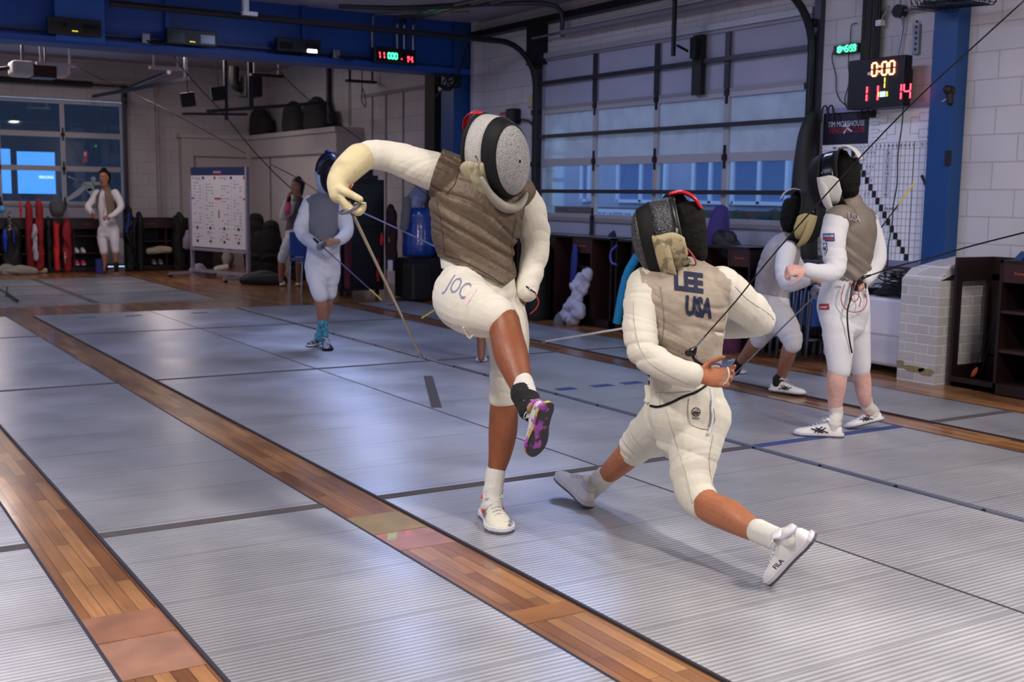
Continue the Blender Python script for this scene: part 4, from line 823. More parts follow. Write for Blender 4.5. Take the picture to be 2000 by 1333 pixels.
# ------------------------------------------------------------------ dark wooden cubby cabinets
M_cab = mat('dark_cabinet_wood', '1b0e0e', .42, noise=(6, .15)); M_cabe = mat('cabinet_edge', '33191a', .45, noise=(20, .1)); M_cabin = mat('cabinet_inside', '120b0c', .7)
M_org = mat('orange_print', 'a8503a', .6)
def cubby(x0, x1, y0, y1, h, axis, label, dividers, shelves, head=.16, text=None, group='dark cubby cabinets'):
    """open-fronted cabinet; axis '-x' opens toward -X, '-y' toward -Y"""
    t = thing('cubby_cabinet', ((x0 + x1) / 2, (y0 + y1) / 2, -.01), label, 'cabinet', group); e = .022
    b = MB(); b.box((x0, y0, h - e), (x1, y1, h)); b.box((x0, y0, 0.0), (x1, y1, .08))
    if axis == '-x': b.box((x1 - .012, y0, .0), (x1, y1, h)); b.box((x0, y0, 0), (x1, y0 + e, h)); b.box((x0, y1 - e, 0), (x1, y1, h))
    else: b.box((x0, y1 - .012, .0), (x1, y1, h)); b.box((x0, y0, 0), (x0 + e, y1, h)); b.box((x1 - e, y0, 0), (x1, y1, h))
    b.build('carcass', M_cab, parent=t)
    sp = (y0, y1) if axis == '-x' else (x0, x1); L_ = sp[1] - sp[0]; n = len(dividers) + 1; ds = [0] + dividers + [1]
    for q in dividers:
        c = sp[0] + L_ * q; d = MB()
        if axis == '-x': d.box((x0 + .0, c - e / 2, .08), (x1 - .012, c + e / 2, h - e))
        else: d.box((c - e / 2, y0 + .0, .08), (c + e / 2, y1 - .012, h - e))
        d.build('divider', M_cabe, parent=t)
    for i in range(n):
        a, c = sp[0] + L_ * ds[i] + e / 2, sp[0] + L_ * ds[i + 1] - e / 2
        if shelves[i % len(shelves)]:
            for z in shelves[i % len(shelves)]:
                q = MB(); q.box((x0 + .01, a, z), (x1 - .012, c, z + .02)) if axis == '-x' else q.box((a, y0 + .01, z), (c, y1 - .012, z + .02)); q.build('shelf', M_cabe, parent=t)
            q = MB(); q.box((x0 + .005, a, h - head - e), (x0 + .022, c, h - e)) if axis == '-x' else q.box((a, y0 + .005, h - head - e), (c, y0 + .022, h - e)); hp = q.build('header_board', M_cabe, parent=t)
            if text:
                q = MB(); mid = (a + c) / 2
                if axis == '-x': put_text(q, text, (x0 + .004, mid, h - head / 2 - e), U, Vv, min(.14, (c - a) * .5), .022, bold=.01)
                else: put_text(q, text, (mid, y0 + .004, h - head / 2 - e), (1, 0, 0), Vv, min(.14, (c - a) * .5), .022, bold=.01)
                q.build('printed_name', M_org, parent=hp)
    return t
cubby(7.45, 7.90, 9.95, 12.14, .97, '-x', 'long dark cubby cabinet under the garage door, behind the kicking fencer', [.17, .33, .5, .62, .86], [None, [.33, .62], None, [.33, .62], None, None], text='Sunrise')
cubby(7.45, 7.90, 7.84, 9.88, .965, '-x', 'long dark cubby cabinet under the garage door, behind the lunging fencer', [.14, .34, .52, .72, .86], [[.33, .62], None, [.33, .62], None, [.33, .62], None], text='Sunrise')
# near right cubbies: an open-sided stand and a shelf unit
t = thing('wooden_stand', (7.8, 5.55, -.01), 'dark wooden stand with tall cut-out side panels beside the brick pier', 'stand', None)
b = MB(); o_ = (0, 0, 0)
def frame_poly(x0, y_a, y_b, z0, z1, ia, ib, iz0, iz1, th):
    # rectangular board in a plane x = x0 with an opening
    b.box((x0, y_a, z0), (x0 + th, y_b, iz0)); b.box((x0, y_a, iz1), (x0 + th, y_b, z1)); b.box((x0, y_a, iz0), (x0 + th, ia, iz1)); b.box((x0, ib, iz0), (x0 + th, y_b, iz1))
sy = 5.70
b.box((7.56, sy, 0), (8.02, sy + .025, .15)); b.box((7.56, sy, .80), (8.02, sy + .025, .985)); b.box((7.56, sy, .15), (7.63, sy + .025, .8)); b.box((7.95, sy, .15), (8.02, sy + .025, .8)); b.build('side_panel', M_cab, parent=t)
b = MB(); b.box((7.99, 5.3, .0), (8.02, sy, .22)); b.box((7.99, 5.3, .80), (8.02, sy, .985)); b.box((7.99, 5.62, .2), (8.02, sy, .85)); b.box((7.56, 5.3, 0), (8.02, sy, .03)); b.box((7.56, 5.30, 0), (7.58, sy, .07)); b.build('back_frame', M_cab, parent=t)
cubby(7.50, 8.0, 4.55, 5.29, .99, '-x', 'dark shelf unit at the right edge of the photo with orange printed lettering', [.5], [[.31, .60]], head=.14, text='Sunrise', group=None)
# foils leaning on the stand, with an orange tipped grip
t = thing('practice_foil', fl(1915, 745), 'dark foils leaning inside the wooden stand at the right', 'foil')
b = MB(); b.cyl(wx(1912, 745, 7.68), wx(1951, 600, 7.56), .004, n=6); b.cyl(wx(1896, 738, 7.70), wx(1949, 605, 7.58), .003, n=6); b.build('blade', M_dark, parent=t)
b = MB(); c = wx(1903, 728, 7.68); b.loft([(*(c + arr((0, .02, -.03))), .012, .008), (*c, .02, .012), (*(c + arr((0, -.02, .035))), .01, .008)], (0, 1, 0), 10, 3); b.build('grip', mat('orange_grip', 'b4502c', .5), parent=t)
b = MB(); c = wx(1884, 748, 7.66); b.ball(c, .01); b.build('tip', M_whitem, parent=t)
b = MB(); p = wx(1990, 508, 7.6); b.obox(p, (.01, -.04, .05), (0, .02, .015), (.02, 0, 0)); b.build('cloth_item', mat('item_blue', '1d3a6a', .7), label='blue corner of something on top of the right shelf unit', cat='item')
# ------------------------------------------------------------------ things in and by the cabinets under the garage door
def soft(name, rows, side, material, label, cat, vox=.015, amp=.012, fr=26, group=None, k=4, parent_label=None, seed=1, dirn=(.3, .5, 1)):
    b = MB(); b.loft(rows, side, 14, k); me = remesh(b, vox, 2); c = arr(rows[0][:3]); mx = max(r[3] for r in rows)
    wrinkle(me, [(rows[0][:3], rows[-1][:3], mx * 1.5, fr, amp, dirn)], seed=seed)
    z = vcos(me)[:, 2]; return link(name, me, material, label=label, cat=cat, group=group, smooth=True, loc=(c[0], c[1], max(z.min(), -.01)))
M_cloth = mat('white_cloth', 'aaa7b8', .85, bump=(25, .4)); M_clothg = mat('grey_cloth', '6a6668', .85, bump=(25, .4))
p = fl(1112, 635); b = MB(); rj = np.random.RandomState(4)
for k in range(16): q = k / 15; b.ball((7.27 + .08 * q + rj.uniform(-.03, .03), 10.42 - .12 * q + rj.uniform(-.13, .13) * (1 - q * .6), .06 + .5 * q), (.05 + rj.rand() * .03, .07 + rj.rand() * .05, .05 + rj.rand() * .05), 10)
me = remesh(b, .012, 14); wrinkle(me, [((7.3, 10.4, 0), (7.3, 10.4, .6), .3, 55, .022, (.3, .8, .5)), ((7.3, 10.4, 0), (7.3, 10.4, .6), .3, 80, .010, (.3, -.6, .7))], seed=5)
link('white_jacket', me, M_cloth, label='crumpled white jacket slumped against the cabinets behind the kicking fencer', cat='jacket', smooth=True, loc=(7.3, 10.4, 0))
soft('gym_shoe_pair', [(7.3, 10.72, .03, .10, .05), (7.32, 10.62, .06, .11, .06)], (0, 1, 0), M_clothg, 'grey trainers lying beside the crumpled white jacket', 'shoes')
b = MB(); b.loft([(7.42, 10.62, .45, .05, .02), (7.42, 10.60, .7, .06, .02), (7.43, 10.60, .86, .04, .02)], (0, 1, 0), 10, 3); b.build('blue_cloth', mat('deep_blue_cloth', '1a2a6e', .8, bump=(20, .4)), label='deep blue cloth hanging in the cabinet above the white jacket', cat='cloth', smooth=True)
t = thing('kit_bag', fl(1072, 628), 'black wheeled kit bag with grey handle beside the cabinet, right of the kicking fencer', 'bag')
b = MB(); b.loft([(7.28, 11.2, .02, .15, .2), (7.28, 11.2, .4, .15, .2), (7.3, 11.2, .82, .13, .18)], (1, 0, 0), 12, 3, sup=4); b.build('bag_body', M_black, parent=t, smooth=True)
b = MB(); b.tube([(7.2, 11.28, .8), (7.2, 11.25, .93), (7.2, 11.08, .93), (7.2, 11.02, .82)], .012, n=6, k=4); b.build('handle', M_steel, parent=t)
t = thing('plastic_sheet_roll', fl(1213, 640), 'bright cyan rolled mat leaning on the cabinets behind the lunging fencer', 'mat')
b = MB(); b.tube([wx(1205, 632, 7.3), wx(1222, 545, 7.34), wx(1245, 500, 7.38)], .045, n=12, k=3); b.build('roll', mat('cyan_mat', '1c8fc0', .5), parent=t)
b = MB(); c = wx(1198, 498, 7.38); b.tube([c + arr((0, -.05, .1)), c + arr((0, .05, .02)), c + arr((0, .03, -.08)), c + arr((0, -.06, -.1))], .012, n=6, k=4); b.build('strap', mat('violet_strap', '4a4ab0', .6), parent=t)
soft('purple_bag', [(7.75, 8.62, .965, .12, .13), (7.75, 8.62, 1.1, .11, .12), (7.76, 8.6, 1.27, .08, .09)], (1, 0, 0), mat('purple_fabric', '33206a', .7), 'purple bag standing on the cabinets behind the lunging fencer', 'bag', amp=.006)
soft('black_bag', [(7.7, 8.44, .96, .12, .2), (7.7, 8.4, 1.02, .1, .17), (7.7, 8.38, 1.05, .05, .08)], (1, 0, 0), M_black, 'flat black bag lying on the cabinets by the door post', 'bag', amp=.006)
soft('navy_cloth', [(7.7, 10.28, .968, .05, .05), (7.7, 10.27, 1.0, .04, .04), (7.7, 10.25, 1.03, .015, .02)], (1, 0, 0), mat('navy_cloth', '14183e', .8), 'tiny navy cloth on the cabinets below the second door post', 'cloth', vox=.008, amp=.003)
soft('pink_bag', [(7.38, 7.98, .02, .1, .12), (7.38, 8.0, .12, .1, .13), (7.4, 8.0, .2, .06, .09)], (0, 1, 0), mat('plum_fabric', '4a1a38', .8), 'plum coloured bag on the floor behind the crouching fencer', 'bag', amp=.01)
b = MB(); c = fl(1482, 690); b.loft([(7.3, 8.32, .0, .03, .015), (7.3, 8.25, .02, .035, .02)], (0, 1, 0), 8); b.build('white_scrap', M_whitem, label='small white object on the floor by the plum bag', cat='scrap')
# wall bits near the far corner: switch, red box, bell
c = wx(1037, 198, 8.03); b = MB(); b.box(c - arr((.02, .05, .07)), c + arr((.02, .05, .07))); b.build('switch_box', mat('cream_plastic', 'b5ac90', .5), loc=c, label='cream switch box on the block wall left of the garage door', cat='switch box', bevel=.004)
t = thing('door_alarm', wx(1000, 225, 7.95), 'grey and red alarm box on the wall behind the fencing mask', 'alarm box')
c = wx(1002, 228, 7.98); b = MB(); b.box(c - arr((.06, .1, .1)), c + arr((.06, .1, .1))); b.build('alarm_housing', M_dark, parent=t, bevel=.02)
c = wx(985, 222, 7.95); b = MB(); b.box(c - arr((.02, .12, .02)), c + arr((.02, .08, .02))); b.build('red_cover', mat('red_plastic', 'b0202c', .4), parent=t)
b = MB(); b.tube([wx(p[0], p[1], 8.0) for p in ((1008, 233), (1032, 236), (1042, 250), (1043, 275), (1044, 420))], .014, n=6, k=3); b.build('conduit', M_steeld, parent=t)
c = wx(1028, 354, 8.0); b = MB(); b.box(c - arr((.02, .04, .03)), c + arr((.02, .04, .03))); b.build('fire_alarm_pull', mat('red_plastic2', 'b0202c', .4), loc=c, label='small red fire alarm pull on the wall beside the kicking fencer', cat='fire alarm')
t = thing('cable_bundle', (7.8, 14.2, 2.9), 'tangled dark cables hanging where the beam meets the blue column', 'cables', kind='stuff')
b = MB()
for k in range(8): b.tube([(7.35 + random.random() * .5, 13.9, 3.04), (7.4 + random.random() * .4, 13.88, 2.85 + random.random() * .1), (7.55 + random.random() * .3, 13.9, 2.78 + random.random() * .15), (7.8, 13.9, 3.0)], .01, n=5, k=4)
b.tube([(7.8, 13.7, 3.4), (7.68, 13.8, 3.0), (7.4, 13.9, 2.7)], .012, n=5, k=4)
b.build('cable', M_black, parent=t)
t = thing('wall_light', (7.9, 14.8, 2.7), 'small white light on the black drape column below the beam', 'light')
c = wx(860, 173, 7.87); b = MB(); b.box(c - arr((.01, .04, .03)), c + arr((.01, .04, .03))); b.build('lens', M_whitem, parent=t)
# ================================================================== back room: cabinets below the rear door, hanging clothes, bags
cubby(2.2, 3.4, 21.0, 21.5, .92, '-y', 'dark cubby cabinet at the far left behind the red jackets', [.5], [[.3, .6]])
cubby(3.45, 4.62, 21.0, 21.5, .92, '-y', 'dark cubby cabinet with pink shoes, left of the standing boy', [.27, .6], [[.3], [.3], [.3, .6]], text='Sunrise')
cubby(5.25, 6.15, 21.0, 21.5, .93, '-y', 'dark cubby cabinet with pale shoes, right of the standing boy', [.55], [[.3, .5], [.3, .5]], text='Sunrise')
M_redf = mat('red_fabric', '8c1420', .75, noise=(3, .3), bump=(20, .4)); M_redb = mat('bright_red_fabric', 'c8202c', .7)
def hang(name, px0, px1, py0, py1, y, material, label, cat, amp=.03, th=.07, seed=1, taper=1.0):
    a, b_ = wy(px0, py0, y), wy(px1, py1, y); xm = (a[0] + b_[0]) / 2; hw = (b_[0] - a[0]) / 2; z1, z0 = a[2], b_[2]
    soft(name, [(xm, y, max(z0, .02), hw * .9 * taper, th), (xm, y, (z0 + z1) / 2, hw, th), (xm, y - .02, z1 - .12, hw * .95, th), (xm, y, z1, hw * .6, th * .6)], (1, 0, 0), material, label, cat, amp=amp, fr=32, seed=seed, dirn=(1, .2, .1), vox=.018)
hang('red_jacket', 48, 68, 395, 525, 20.9, M_redf, 'long red jacket hanging furthest left in front of the cabinets', 'jacket', seed=2)
hang('red_jacket', 66, 88, 393, 522, 20.85, M_redf, 'red jacket hanging between the white towel and the long red jacket', 'jacket', seed=4)
hang('red_jacket', 102, 118, 425, 525, 20.9, M_redb, 'bright red jacket hanging below the grey fencing mask', 'jacket', seed=5)
hang('red_jacket', 120, 142, 430, 525, 20.9, M_redf, 'dark red jacket hanging right of the grey mask, nearest the boy', 'jacket', seed=6)
hang('red_scarf', 36, 44, 393, 425, 20.85, M_redb, 'short bright red cloth on the cabinet left of the red jackets', 'cloth', amp=.01, th=.04)
hang('patterned_cloth', 12, 25, 415, 450, 20.9, mat('patterned_cloth', '9a948c', .8, mix=('16161a', 28, .45, .5)), 'black and white patterned cloth hanging at the far left', 'cloth', amp=.01, th=.03)
hang('blue_bag', 3, 16, 450, 492, 20.85, mat('royal_blue_fabric', '1438b4', .6), 'royal blue hanging bag at the far left edge', 'bag', amp=.015, th=.06, taper=.4)
hang('blue_bag', 22, 32, 450, 475, 20.88, mat('dark_blue_fabric', '12246c', .6), 'dark blue cloth hanging right of the royal blue bag', 'cloth', amp=.015, th=.05)
hang('white_towel', 62, 76, 440, 506, 20.75, M_cloth, 'white and grey towel hanging over the red jackets', 'towel', amp=.03, th=.05, seed=8)
hang('white_towel', 124, 130, 490, 515, 20.78, M_whitem, 'narrow white strip of cloth hanging between the two red jackets near the boy', 'cloth', amp=.0, th=.01)
hang('black_coat', 0, 46, 440, 528, 21.0, M_black, 'black coat bulk behind the blue bag at the far left', 'coat', amp=.03, th=.08)
hang('black_coat', 88, 103, 425, 525, 20.95, M_black, 'black coat hanging between the two pairs of red jackets', 'coat', amp=.02)
t = thing('spare_mask', wy(111, 400, 20.8), 'grey fencing mask hanging above the bright red jacket', 'fencing mask')
c = wy(111, 406, 20.8); b = MB(); b.loft([(*(c + arr((0, 0, -.16))), .07, .08), (*(c + arr((0, -.03, -.05))), .125, .13), (*(c + arr((0, -.02, .06))), .125, .13), (*(c + arr((0, 0, .14))), .08, .09)], (1, 0, 0), 16, 4)
b.build('mask_mesh', mat('grey_mask', '55585f', .5, metal=.4, bump=(250, .5, 'vor')), parent=t, smooth=True)
b = MB(); b.loft([(*(c + arr((0, .03, -.2))), .06, .06), (*(c + arr((0, 0, -.12))), .10, .11)], (1, 0, 0), 14); b.build('mask_bib', M_clothg, parent=t, smooth=True)
t = thing('glass_float', wy(4, 408, 20.8), 'round glossy blue ball at the far left edge on the rear door sill', 'ball')
b = MB(); b.ball(wy(4, 409, 20.8), .06, 16); b.build('ball', mat('glossy_blue', '5a9ad8', .15), parent=t, smooth=True)
# shoes and odds on the floor and shelves
def shoe_simple(c, L, dirv, material, name, label=None, cat='shoes', group=None, parent=None, sole=None):
    d = nrm((dirv[0], dirv[1], 0)); s = np.cross((0, 0, 1), d); c = arr(c); w_ = L * .17
    rows = [(*(c + d * L * u + arr((0, 0, z))), a, h) for u, z, a, h in ((-.48, .04, w_ * .7, .03), (-.3, .045, w_ * .85, .045), (-.05, .045, w_ * .9, .045), (.2, .035, w_, .03), (.4, .028, w_ * .9, .022), (.48, .025, w_ * .5, .015))]
    t = parent or thing(name, c, label, cat, group)
    b = MB(); b.loft(rows, s, 12, 2); b.build('upper', material, parent=t, smooth=True)
    b = MB(); b.loft([(*(c + d * L * u + arr((0, 0, .01))), a, .012) for u, a in ((-.5, w_ * .6), (-.3, w_ * .95), (.1, w_ * 1.0), (.4, w_), (.5, w_ * .5))], s, 12, 2); b.build('sole', sole or M_whitem, parent=t, smooth=True)
    return t
M_shoew = mat('white_shoe', 'd3cfcc', .55); M_pink = mat('pink_shoe', 'e0428a', .5)
for x, lab in ((4.2, 'left'), (4.31, 'right')):
    shoe_simple((x, 21.05, .105), .22, (0, -1, 0), M_pink, 'pink_shoe', '%s bright pink shoe of the pair on the lowest cabinet shelf' % lab)
    shoe_simple((x, 21.05, .32), .22, (0, -1, 0), M_shoew, 'white_shoe', '%s white shoe of the pair on the shelf above the pink shoes' % lab)
for px, lab in ((70, 'cream trainer on the floor below the white towel'), (84, 'cream trainer behind its mate, on the floor right of the towel')):
    p = fl(px, 533 if px == 70 else 529); shoe_simple(p, .36, (-1, -.3, 0), mat('cream_shoe', 'cfc3a4', .6), 'trainer', lab)
for x, lab in ((5.52, 'left pale shoe on the lowest shelf right of the boy'), (5.64, 'right pale shoe on the lowest shelf right of the boy')): shoe_simple((x, 21.05, .10), .2, (0, -1, 0), M_clothg, 'pale_shoe', lab)
soft('shoe_heap', [(5.42, 21.0, .33, .06, .05), (5.6, 21.0, .36, .07, .06), (5.8, 21.0, .35, .06, .05)], (0, 0, 1), mat('cream_cloth', 'b5ab90', .8), 'heap of cream and pink shoes on the shelf right of the boy', 'shoes', amp=.02)
soft('plastic_bag', [(6.05, 20.8, .42, .07, .06), (6.08, 20.8, .55, .11, .07), (6.08, 20.8, .68, .05, .04)], (1, 0, 0), mat('clear_plastic', '8c8494', .35), 'crumpled whitish plastic bag hanging left of the bracket board', 'plastic bag', amp=.02)
soft('white_cloth', [(5.9, 19.9, .02, .1, .06), (6.0, 19.9, .08, .1, .07), (6.08, 19.9, .05, .07, .05)], (0, 0, 1), M_cloth, 'white cloth on the floor at the left foot of the bracket board', 'cloth', amp=.015)
for k, (px, py, w_, lab) in enumerate(((12, 534, .16, 'grey cloth on the floor at the far left'), (38, 536, .24, 'pale crumpled cloth on the floor below the black coat'))):
    p = fl(px, py); soft('crumpled_cloth', [(p[0] - w_, p[1], .03, .05, .04), (p[0], p[1], .07, .09, .06), (p[0] + w_, p[1], .04, .06, .05)], (0, 0, 1), mat('pale_crumple', '8c8880', .8), lab, 'cloth', amp=.02, seed=k + 3)
b = MB(); b.cyl(fl(52, 533) + arr((0, 0, .02)), fl(68, 534) + arr((0, 0, .02)), .015, n=6); b.build('baton', mat('cream_stick', 'c0b090', .6), label='thin cream stick on the floor between cloth and trainers', cat='stick')
b = MB(); p = fl(196, 534); b.box((p[0] - .06, p[1], 0), (p[0] + .08, p[1] + .1, .24)); b.build('blue_box', mat('navy_box', '1a2a78', .6), label='small navy box on the floor behind the boy', cat='box')
# black bags right of the boy
hang('black_garment', 240, 262, 405, 530, 20.95, M_black, 'tall black garment bag just right of the boy', 'garment bag', th=.12)
hang('black_garment', 262, 282, 418, 530, 20.9, M_black, 'shorter black garment bag, second to the right of the boy', 'garment bag', th=.12, seed=3)
hang('black_garment', 335, 364, 420, 530, 20.9, mat('green_black', '0c100e', .7), 'black garment bag left of the bracket board', 'garment bag', th=.1, seed=4)
b = MB(); b.tube([wy(252, 415, 20.8), wy(250, 440, 20.78), wy(246, 455, 20.78)], .02, n=6, k=3); b.build('blue_strap', mat('strap_blue', '1f3fa0', .6), label='short blue strap hanging on the tall black garment bag', cat='strap')
# the rolling bracket board
t = thing('bracket_board', (5.9, 18.5, 0), 'white tournament bracket board with navy header on a wheeled white frame', 'board')
A, B_ = arr((5.70, 19.25, 0)), arr((6.12, 17.70, 0)); ub = nrm(B_ - A); nb = np.cross(ub, (0, 0, 1)); Lb = np.linalg.norm(B_ - A)
if nb @ (CAM - A) < 0: nb = -nb
def bq(b, u0, z0, u1, z1, t0=0.0, t1=.02):
    c = A + ub * (u0 + u1) / 2 + arr((0, 0, (z0 + z1) / 2)) + nb * (t0 + t1) / 2; b.obox(c, ub * (u1 - u0) / 2, nb * (t1 - t0) / 2, (0, 0, (z1 - z0) / 2))
zl, zh = .50, 1.80
b = MB(); bq(b, .02, zl, Lb - .02, zh); b.build('board_sheet', mat('bracket_white', 'cfcdd6', .5), parent=t)
b = MB(); bq(b, .02, zh - .13, Lb - .02, zh, .02, .023); b.build('header_band', mat('navy_print', '17224e', .5), parent=t)
b = MB(); bq(b, Lb * .43, zh - .12, Lb * .57, zh - .065, .023, .025); b.build('header_white_print', mat('pale_print', '8a90b0', .5), parent=t)
b = MB(); bq(b, Lb * .43, zh - .065 - .055, Lb * .57, zh - .09, .025, .027); b.build('header_red_print', mat('red_print', '8e1f2c', .5), parent=t)
ink = MB(); red = MB(); blk = MB(); rs = np.random.RandomState(5); HB = zh - .13 - zl
def mark(b, u, v, w_, h_): bq(b, u * Lb - w_ / 2, zl + v * HB - h_ / 2, u * Lb + w_ / 2, zl + v * HB + h_ / 2, .02, .0225)
for cu in (.24, .74):
    for i in range(15):
        v = .93 - i * .043
        mark(ink, cu, v, .03, .006)
        for q in (.06, .11, .16):
            if rs.rand() < .75 - q * 2: mark(ink, cu - q, v + .01, .05, .012); 
            if rs.rand() < .75 - q * 2: mark(ink, cu + q, v - .01, .05, .012)
for cu in (.12, .36, .61, .86):
    for i in range(9): mark(ink if (cu < .5 or rs.rand() < .5) else red, cu + rs.uniform(-.08, .08), .22 - rs.rand() * .12, .05, .010)
    mark(blk, cu, .27, .06, .045); mark(blk, cu, .085, .06, .04)
    for q in (-.08, -.05, .05, .08): mark(ink, cu + q, .27, .015, .02)
for cu in (.24, .74): mark(blk, cu, .965, .06, .04)
for cu in (.45, .965): mark(red, cu, .965, .055, .045)
for k in range(8): mark(ink, .04 + k * .02, .965, .015, .02); mark(ink, .53 + k * .02, .965, .015, .02)
mark(red, .5, .68, .18, .03); mark(red, .04, .68, .06, .03); mark(red, .96, .68, .06, .03); mark(red, .52, .47, .03, .13)
ink.build('bracket_print', mat('bracket_grey', '7a7a88', .6), parent=t); red.build('red_mark', mat('bracket_red', 'b03038', .6), parent=t); blk.build('black_mark', mat('bracket_black', '24202e', .6), parent=t)
b = MB()
for u in (0, Lb): bq(b, u - .025, .05, u + .025, zh - .35 if u == 0 else zh + .0, -.02, .03)
bq(b, 0, zl - .06, Lb, zl - .02, -.02, .05); bq(b, 0, .08, Lb, .13, -.02, .02)
for u in (0, Lb): b.obox(A + ub * u + arr((0, 0, .06)), nb * .45, ub * .02, (0, 0, .02))
b.build('stand_frame', mat('frame_lilac', 'a09cb0', .4, metal=.4), parent=t)
b = MB()
for u in (0, Lb):
    for q in (-.42, .42): c = A + ub * u + nb * q + arr((0, 0, .025)); b.cyl(c - ub * .015, c + ub * .015, .03, n=12)
b.build('caster', M_black, parent=t)
# black bags and shoes behind / below the board, and further right
soft('duffel_bag', [(5.9, 17.3, .04, .10, .06), (6.15, 17.1, .09, .13, .10), (6.4, 16.9, .05, .10, .06)], (0, 0, 1), M_black, 'flat black duffel bag on the floor before the bracket board', 'bag', amp=.01)
for k, (px, py, s_, y, c_, lab) in enumerate(((440, 518, .12, 21.3, 'b3ada4', 'pale fencing mask lying under the bracket board'), (447, 512, .11, 21.4, '6e6a68', 'grey mask lying beside the pale one under the bracket board'),)):
    c = wy(px, py, y); soft('spare_mask', [(c[0], c[1], .02, s_ * .6, s_ * .5), (c[0], c[1], .18, s_, s_ * .8), (c[0], c[1], .34, s_ * .5, s_ * .5)], (1, 0, 0), mat('spare_%d' % k, c_, .6, bump=(80, .4)), lab, 'fencing mask', amp=.004)
for k, (px, y, s_, h_, c_, lab, ct) in enumerate(((392, 21.3, .2, .95, '141418', 'dark bag leaning under the left half of the bracket board', 'bag'), (425, 21.4, .22, .55, '3a2226', 'dark red bag under the middle of the bracket board', 'bag'), (500, 20.2, .22, 1.0, '101014', 'round topped black bag right of the bracket board', 'bag'), (530, 18.9, .2, .9, '0e0e12', 'black bag just left of the drinking girl', 'bag'), (520, 19.5, .14, .45, '77727c', 'grey kit bag on the floor right of the bracket board', 'bag'), (545, 19.0, .10, .4, '9a8c8c', 'pale bag on the floor behind the drinking girl', 'bag'), (507, 19.2, .16, .7, '131318', 'low black bag right of the bracket board', 'bag'), (590, 17.9, .2, .85, '121216', 'black bag behind the drinking girl', 'bag'))):
    c = wy(px, 500, y); soft('kit_bag', [(c[0], c[1], .03, s_, .16), (c[0], c[1], h_ * .5, s_ * 1.05, .17), (c[0], c[1], h_ * .92, s_ * .7, .12)], (1, 0, 0), mat('bag_%d' % k, c_, .8, bump=(15, .4)), lab, ct, amp=.02, seed=k, vox=.02)
c = wy(432, 525, 20.5); soft('grey_shoes', [(c[0] - .1, c[1], .03, .05, .04), (c[0] + .1, c[1], .05, .06, .05)], (0, 0, 1), M_shoew, 'white trainer on the floor under the bracket board', 'shoe')
# blue chair behind the middle fencer
t = thing('plastic_chair', (6.25, 15.3, 0), 'blue chair with thin pale legs behind the walking fencer', 'chair')
b = MB(); c = fl(600, 570); x0, y0 = 6.05, 15.3
for qx, qy in ((0, 0), (.45, 0), (0, .45), (.45, .45)): b.cyl((x0 + qx, y0 + qy, 0), (x0 + qx + (.02 if qx == 0 else -.02), y0 + qy, .45), .012, n=8)
b.build('leg_set', mat('chair_leg_pale', '9a9cb0', .4, metal=.6), parent=t); b = MB(); b.box((x0, y0, .44), (x0 + .46, y0 + .46, .48)); b.build('seat', mat('chair_blue', '24408c', .5), parent=t, bevel=.015)
b = MB(); b.box((x0 + .01, y0 + .44, .5), (x0 + .45, y0 + .47, .85)); b.build('backrest', M_seatb, parent=t, bevel=.01)
soft('white_jacket', [(6.75, 15.3, .02, .08, .06), (6.75, 15.3, .3, .09, .07), (6.76, 15.3, .62, .1, .06)], (1, 0, 0), M_cloth, 'white jacket hanging behind the right leg of the walking fencer', 'jacket', amp=.012)
# tall black cabinet with red and yellow things, blue water barrel, black boxes
t = thing('black_cabinet', (6.77, 14.8, 0), 'tall black rolling cabinet behind the raised sword hand', 'cabinet')
b = MB(); b.box((6.3, 14.6, .08), (7.0, 15.1, 1.6)); b.build('cabinet_body', mat('cabinet_black', '101014', .45, bump=(6, .1)), parent=t, bevel=.01)
b = MB(); b.box((6.33, 14.585, .95), (6.97, 14.6, 1.55)); b.box((6.33, 14.585, .12), (6.97, 14.6, .9)); b.build('door', mat('cabinet_door', '16161c', .35), parent=t, bevel=.006)
for q in (6.38, 6.92): b = MB(); b.cyl((q, 14.7, .04), (q + .03, 14.7, .04), .045, n=10); b.build('caster', M_black, parent=t)
b = MB(); c = wy(717, 343, 14.8); b.box((c[0] - .09, 14.7, 1.6), (c[0] + .12, 14.95, 1.66)); b.box((c[0] - .04, 14.75, 1.66), (c[0] + .06, 14.85, 1.74)); b.obox((c[0] - .03, 14.78, 1.76), (.05, 0, .03), (0, .02, 0), (-.01, 0, .02)); b.build('tape_dispenser', M_blackg, label='small black device on top of the tall black cabinet', cat='device')
hang('red_jacket', 672, 688, 455, 560, 14.5, mat('wine_fabric', '4c1222', .8), 'wine red cloth hanging at the left side of the tall black cabinet', 'cloth', th=.05, seed=7)
hang('red_bag', 741, 749, 455, 478, 14.55, M_redb, 'small bright red strap hanging on the tall black cabinet', 'strap', th=.02, amp=.004)
hang('red_bag', 733, 743, 505, 550, 14.55, M_redf, 'dark red strap low on the tall black cabinet', 'strap', th=.02, amp=.008)
hang('yellow_strap', 757, 762, 458, 470, 14.4, mat('yellow_fabric', '8c7430', .7), 'small dull yellow tag beside the tall black cabinet', 'tag', th=.01, amp=.002)
hang('maroon_jacket', 752, 775, 405, 520, 14.5, mat('maroon_fabric', '2a0e16', .8), 'dark maroon jacket hanging between the tall black cabinet and the blue barrel', 'jacket', th=.07, seed=9)
b = MB(); c = wy(763, 520, 14.1); b.box((c[0] - .035, 14.1, c[2] - .07), (c[0] + .03, 14.12, c[2] + .08)); b.build('white_card', M_whitem, label='white paper tag hanging left of the blue barrel', cat='tag')
t = thing('water_barrel', (7.33, 14.2, .5), 'translucent blue barrel stacked on a black box left of the kicking fencer', 'barrel')
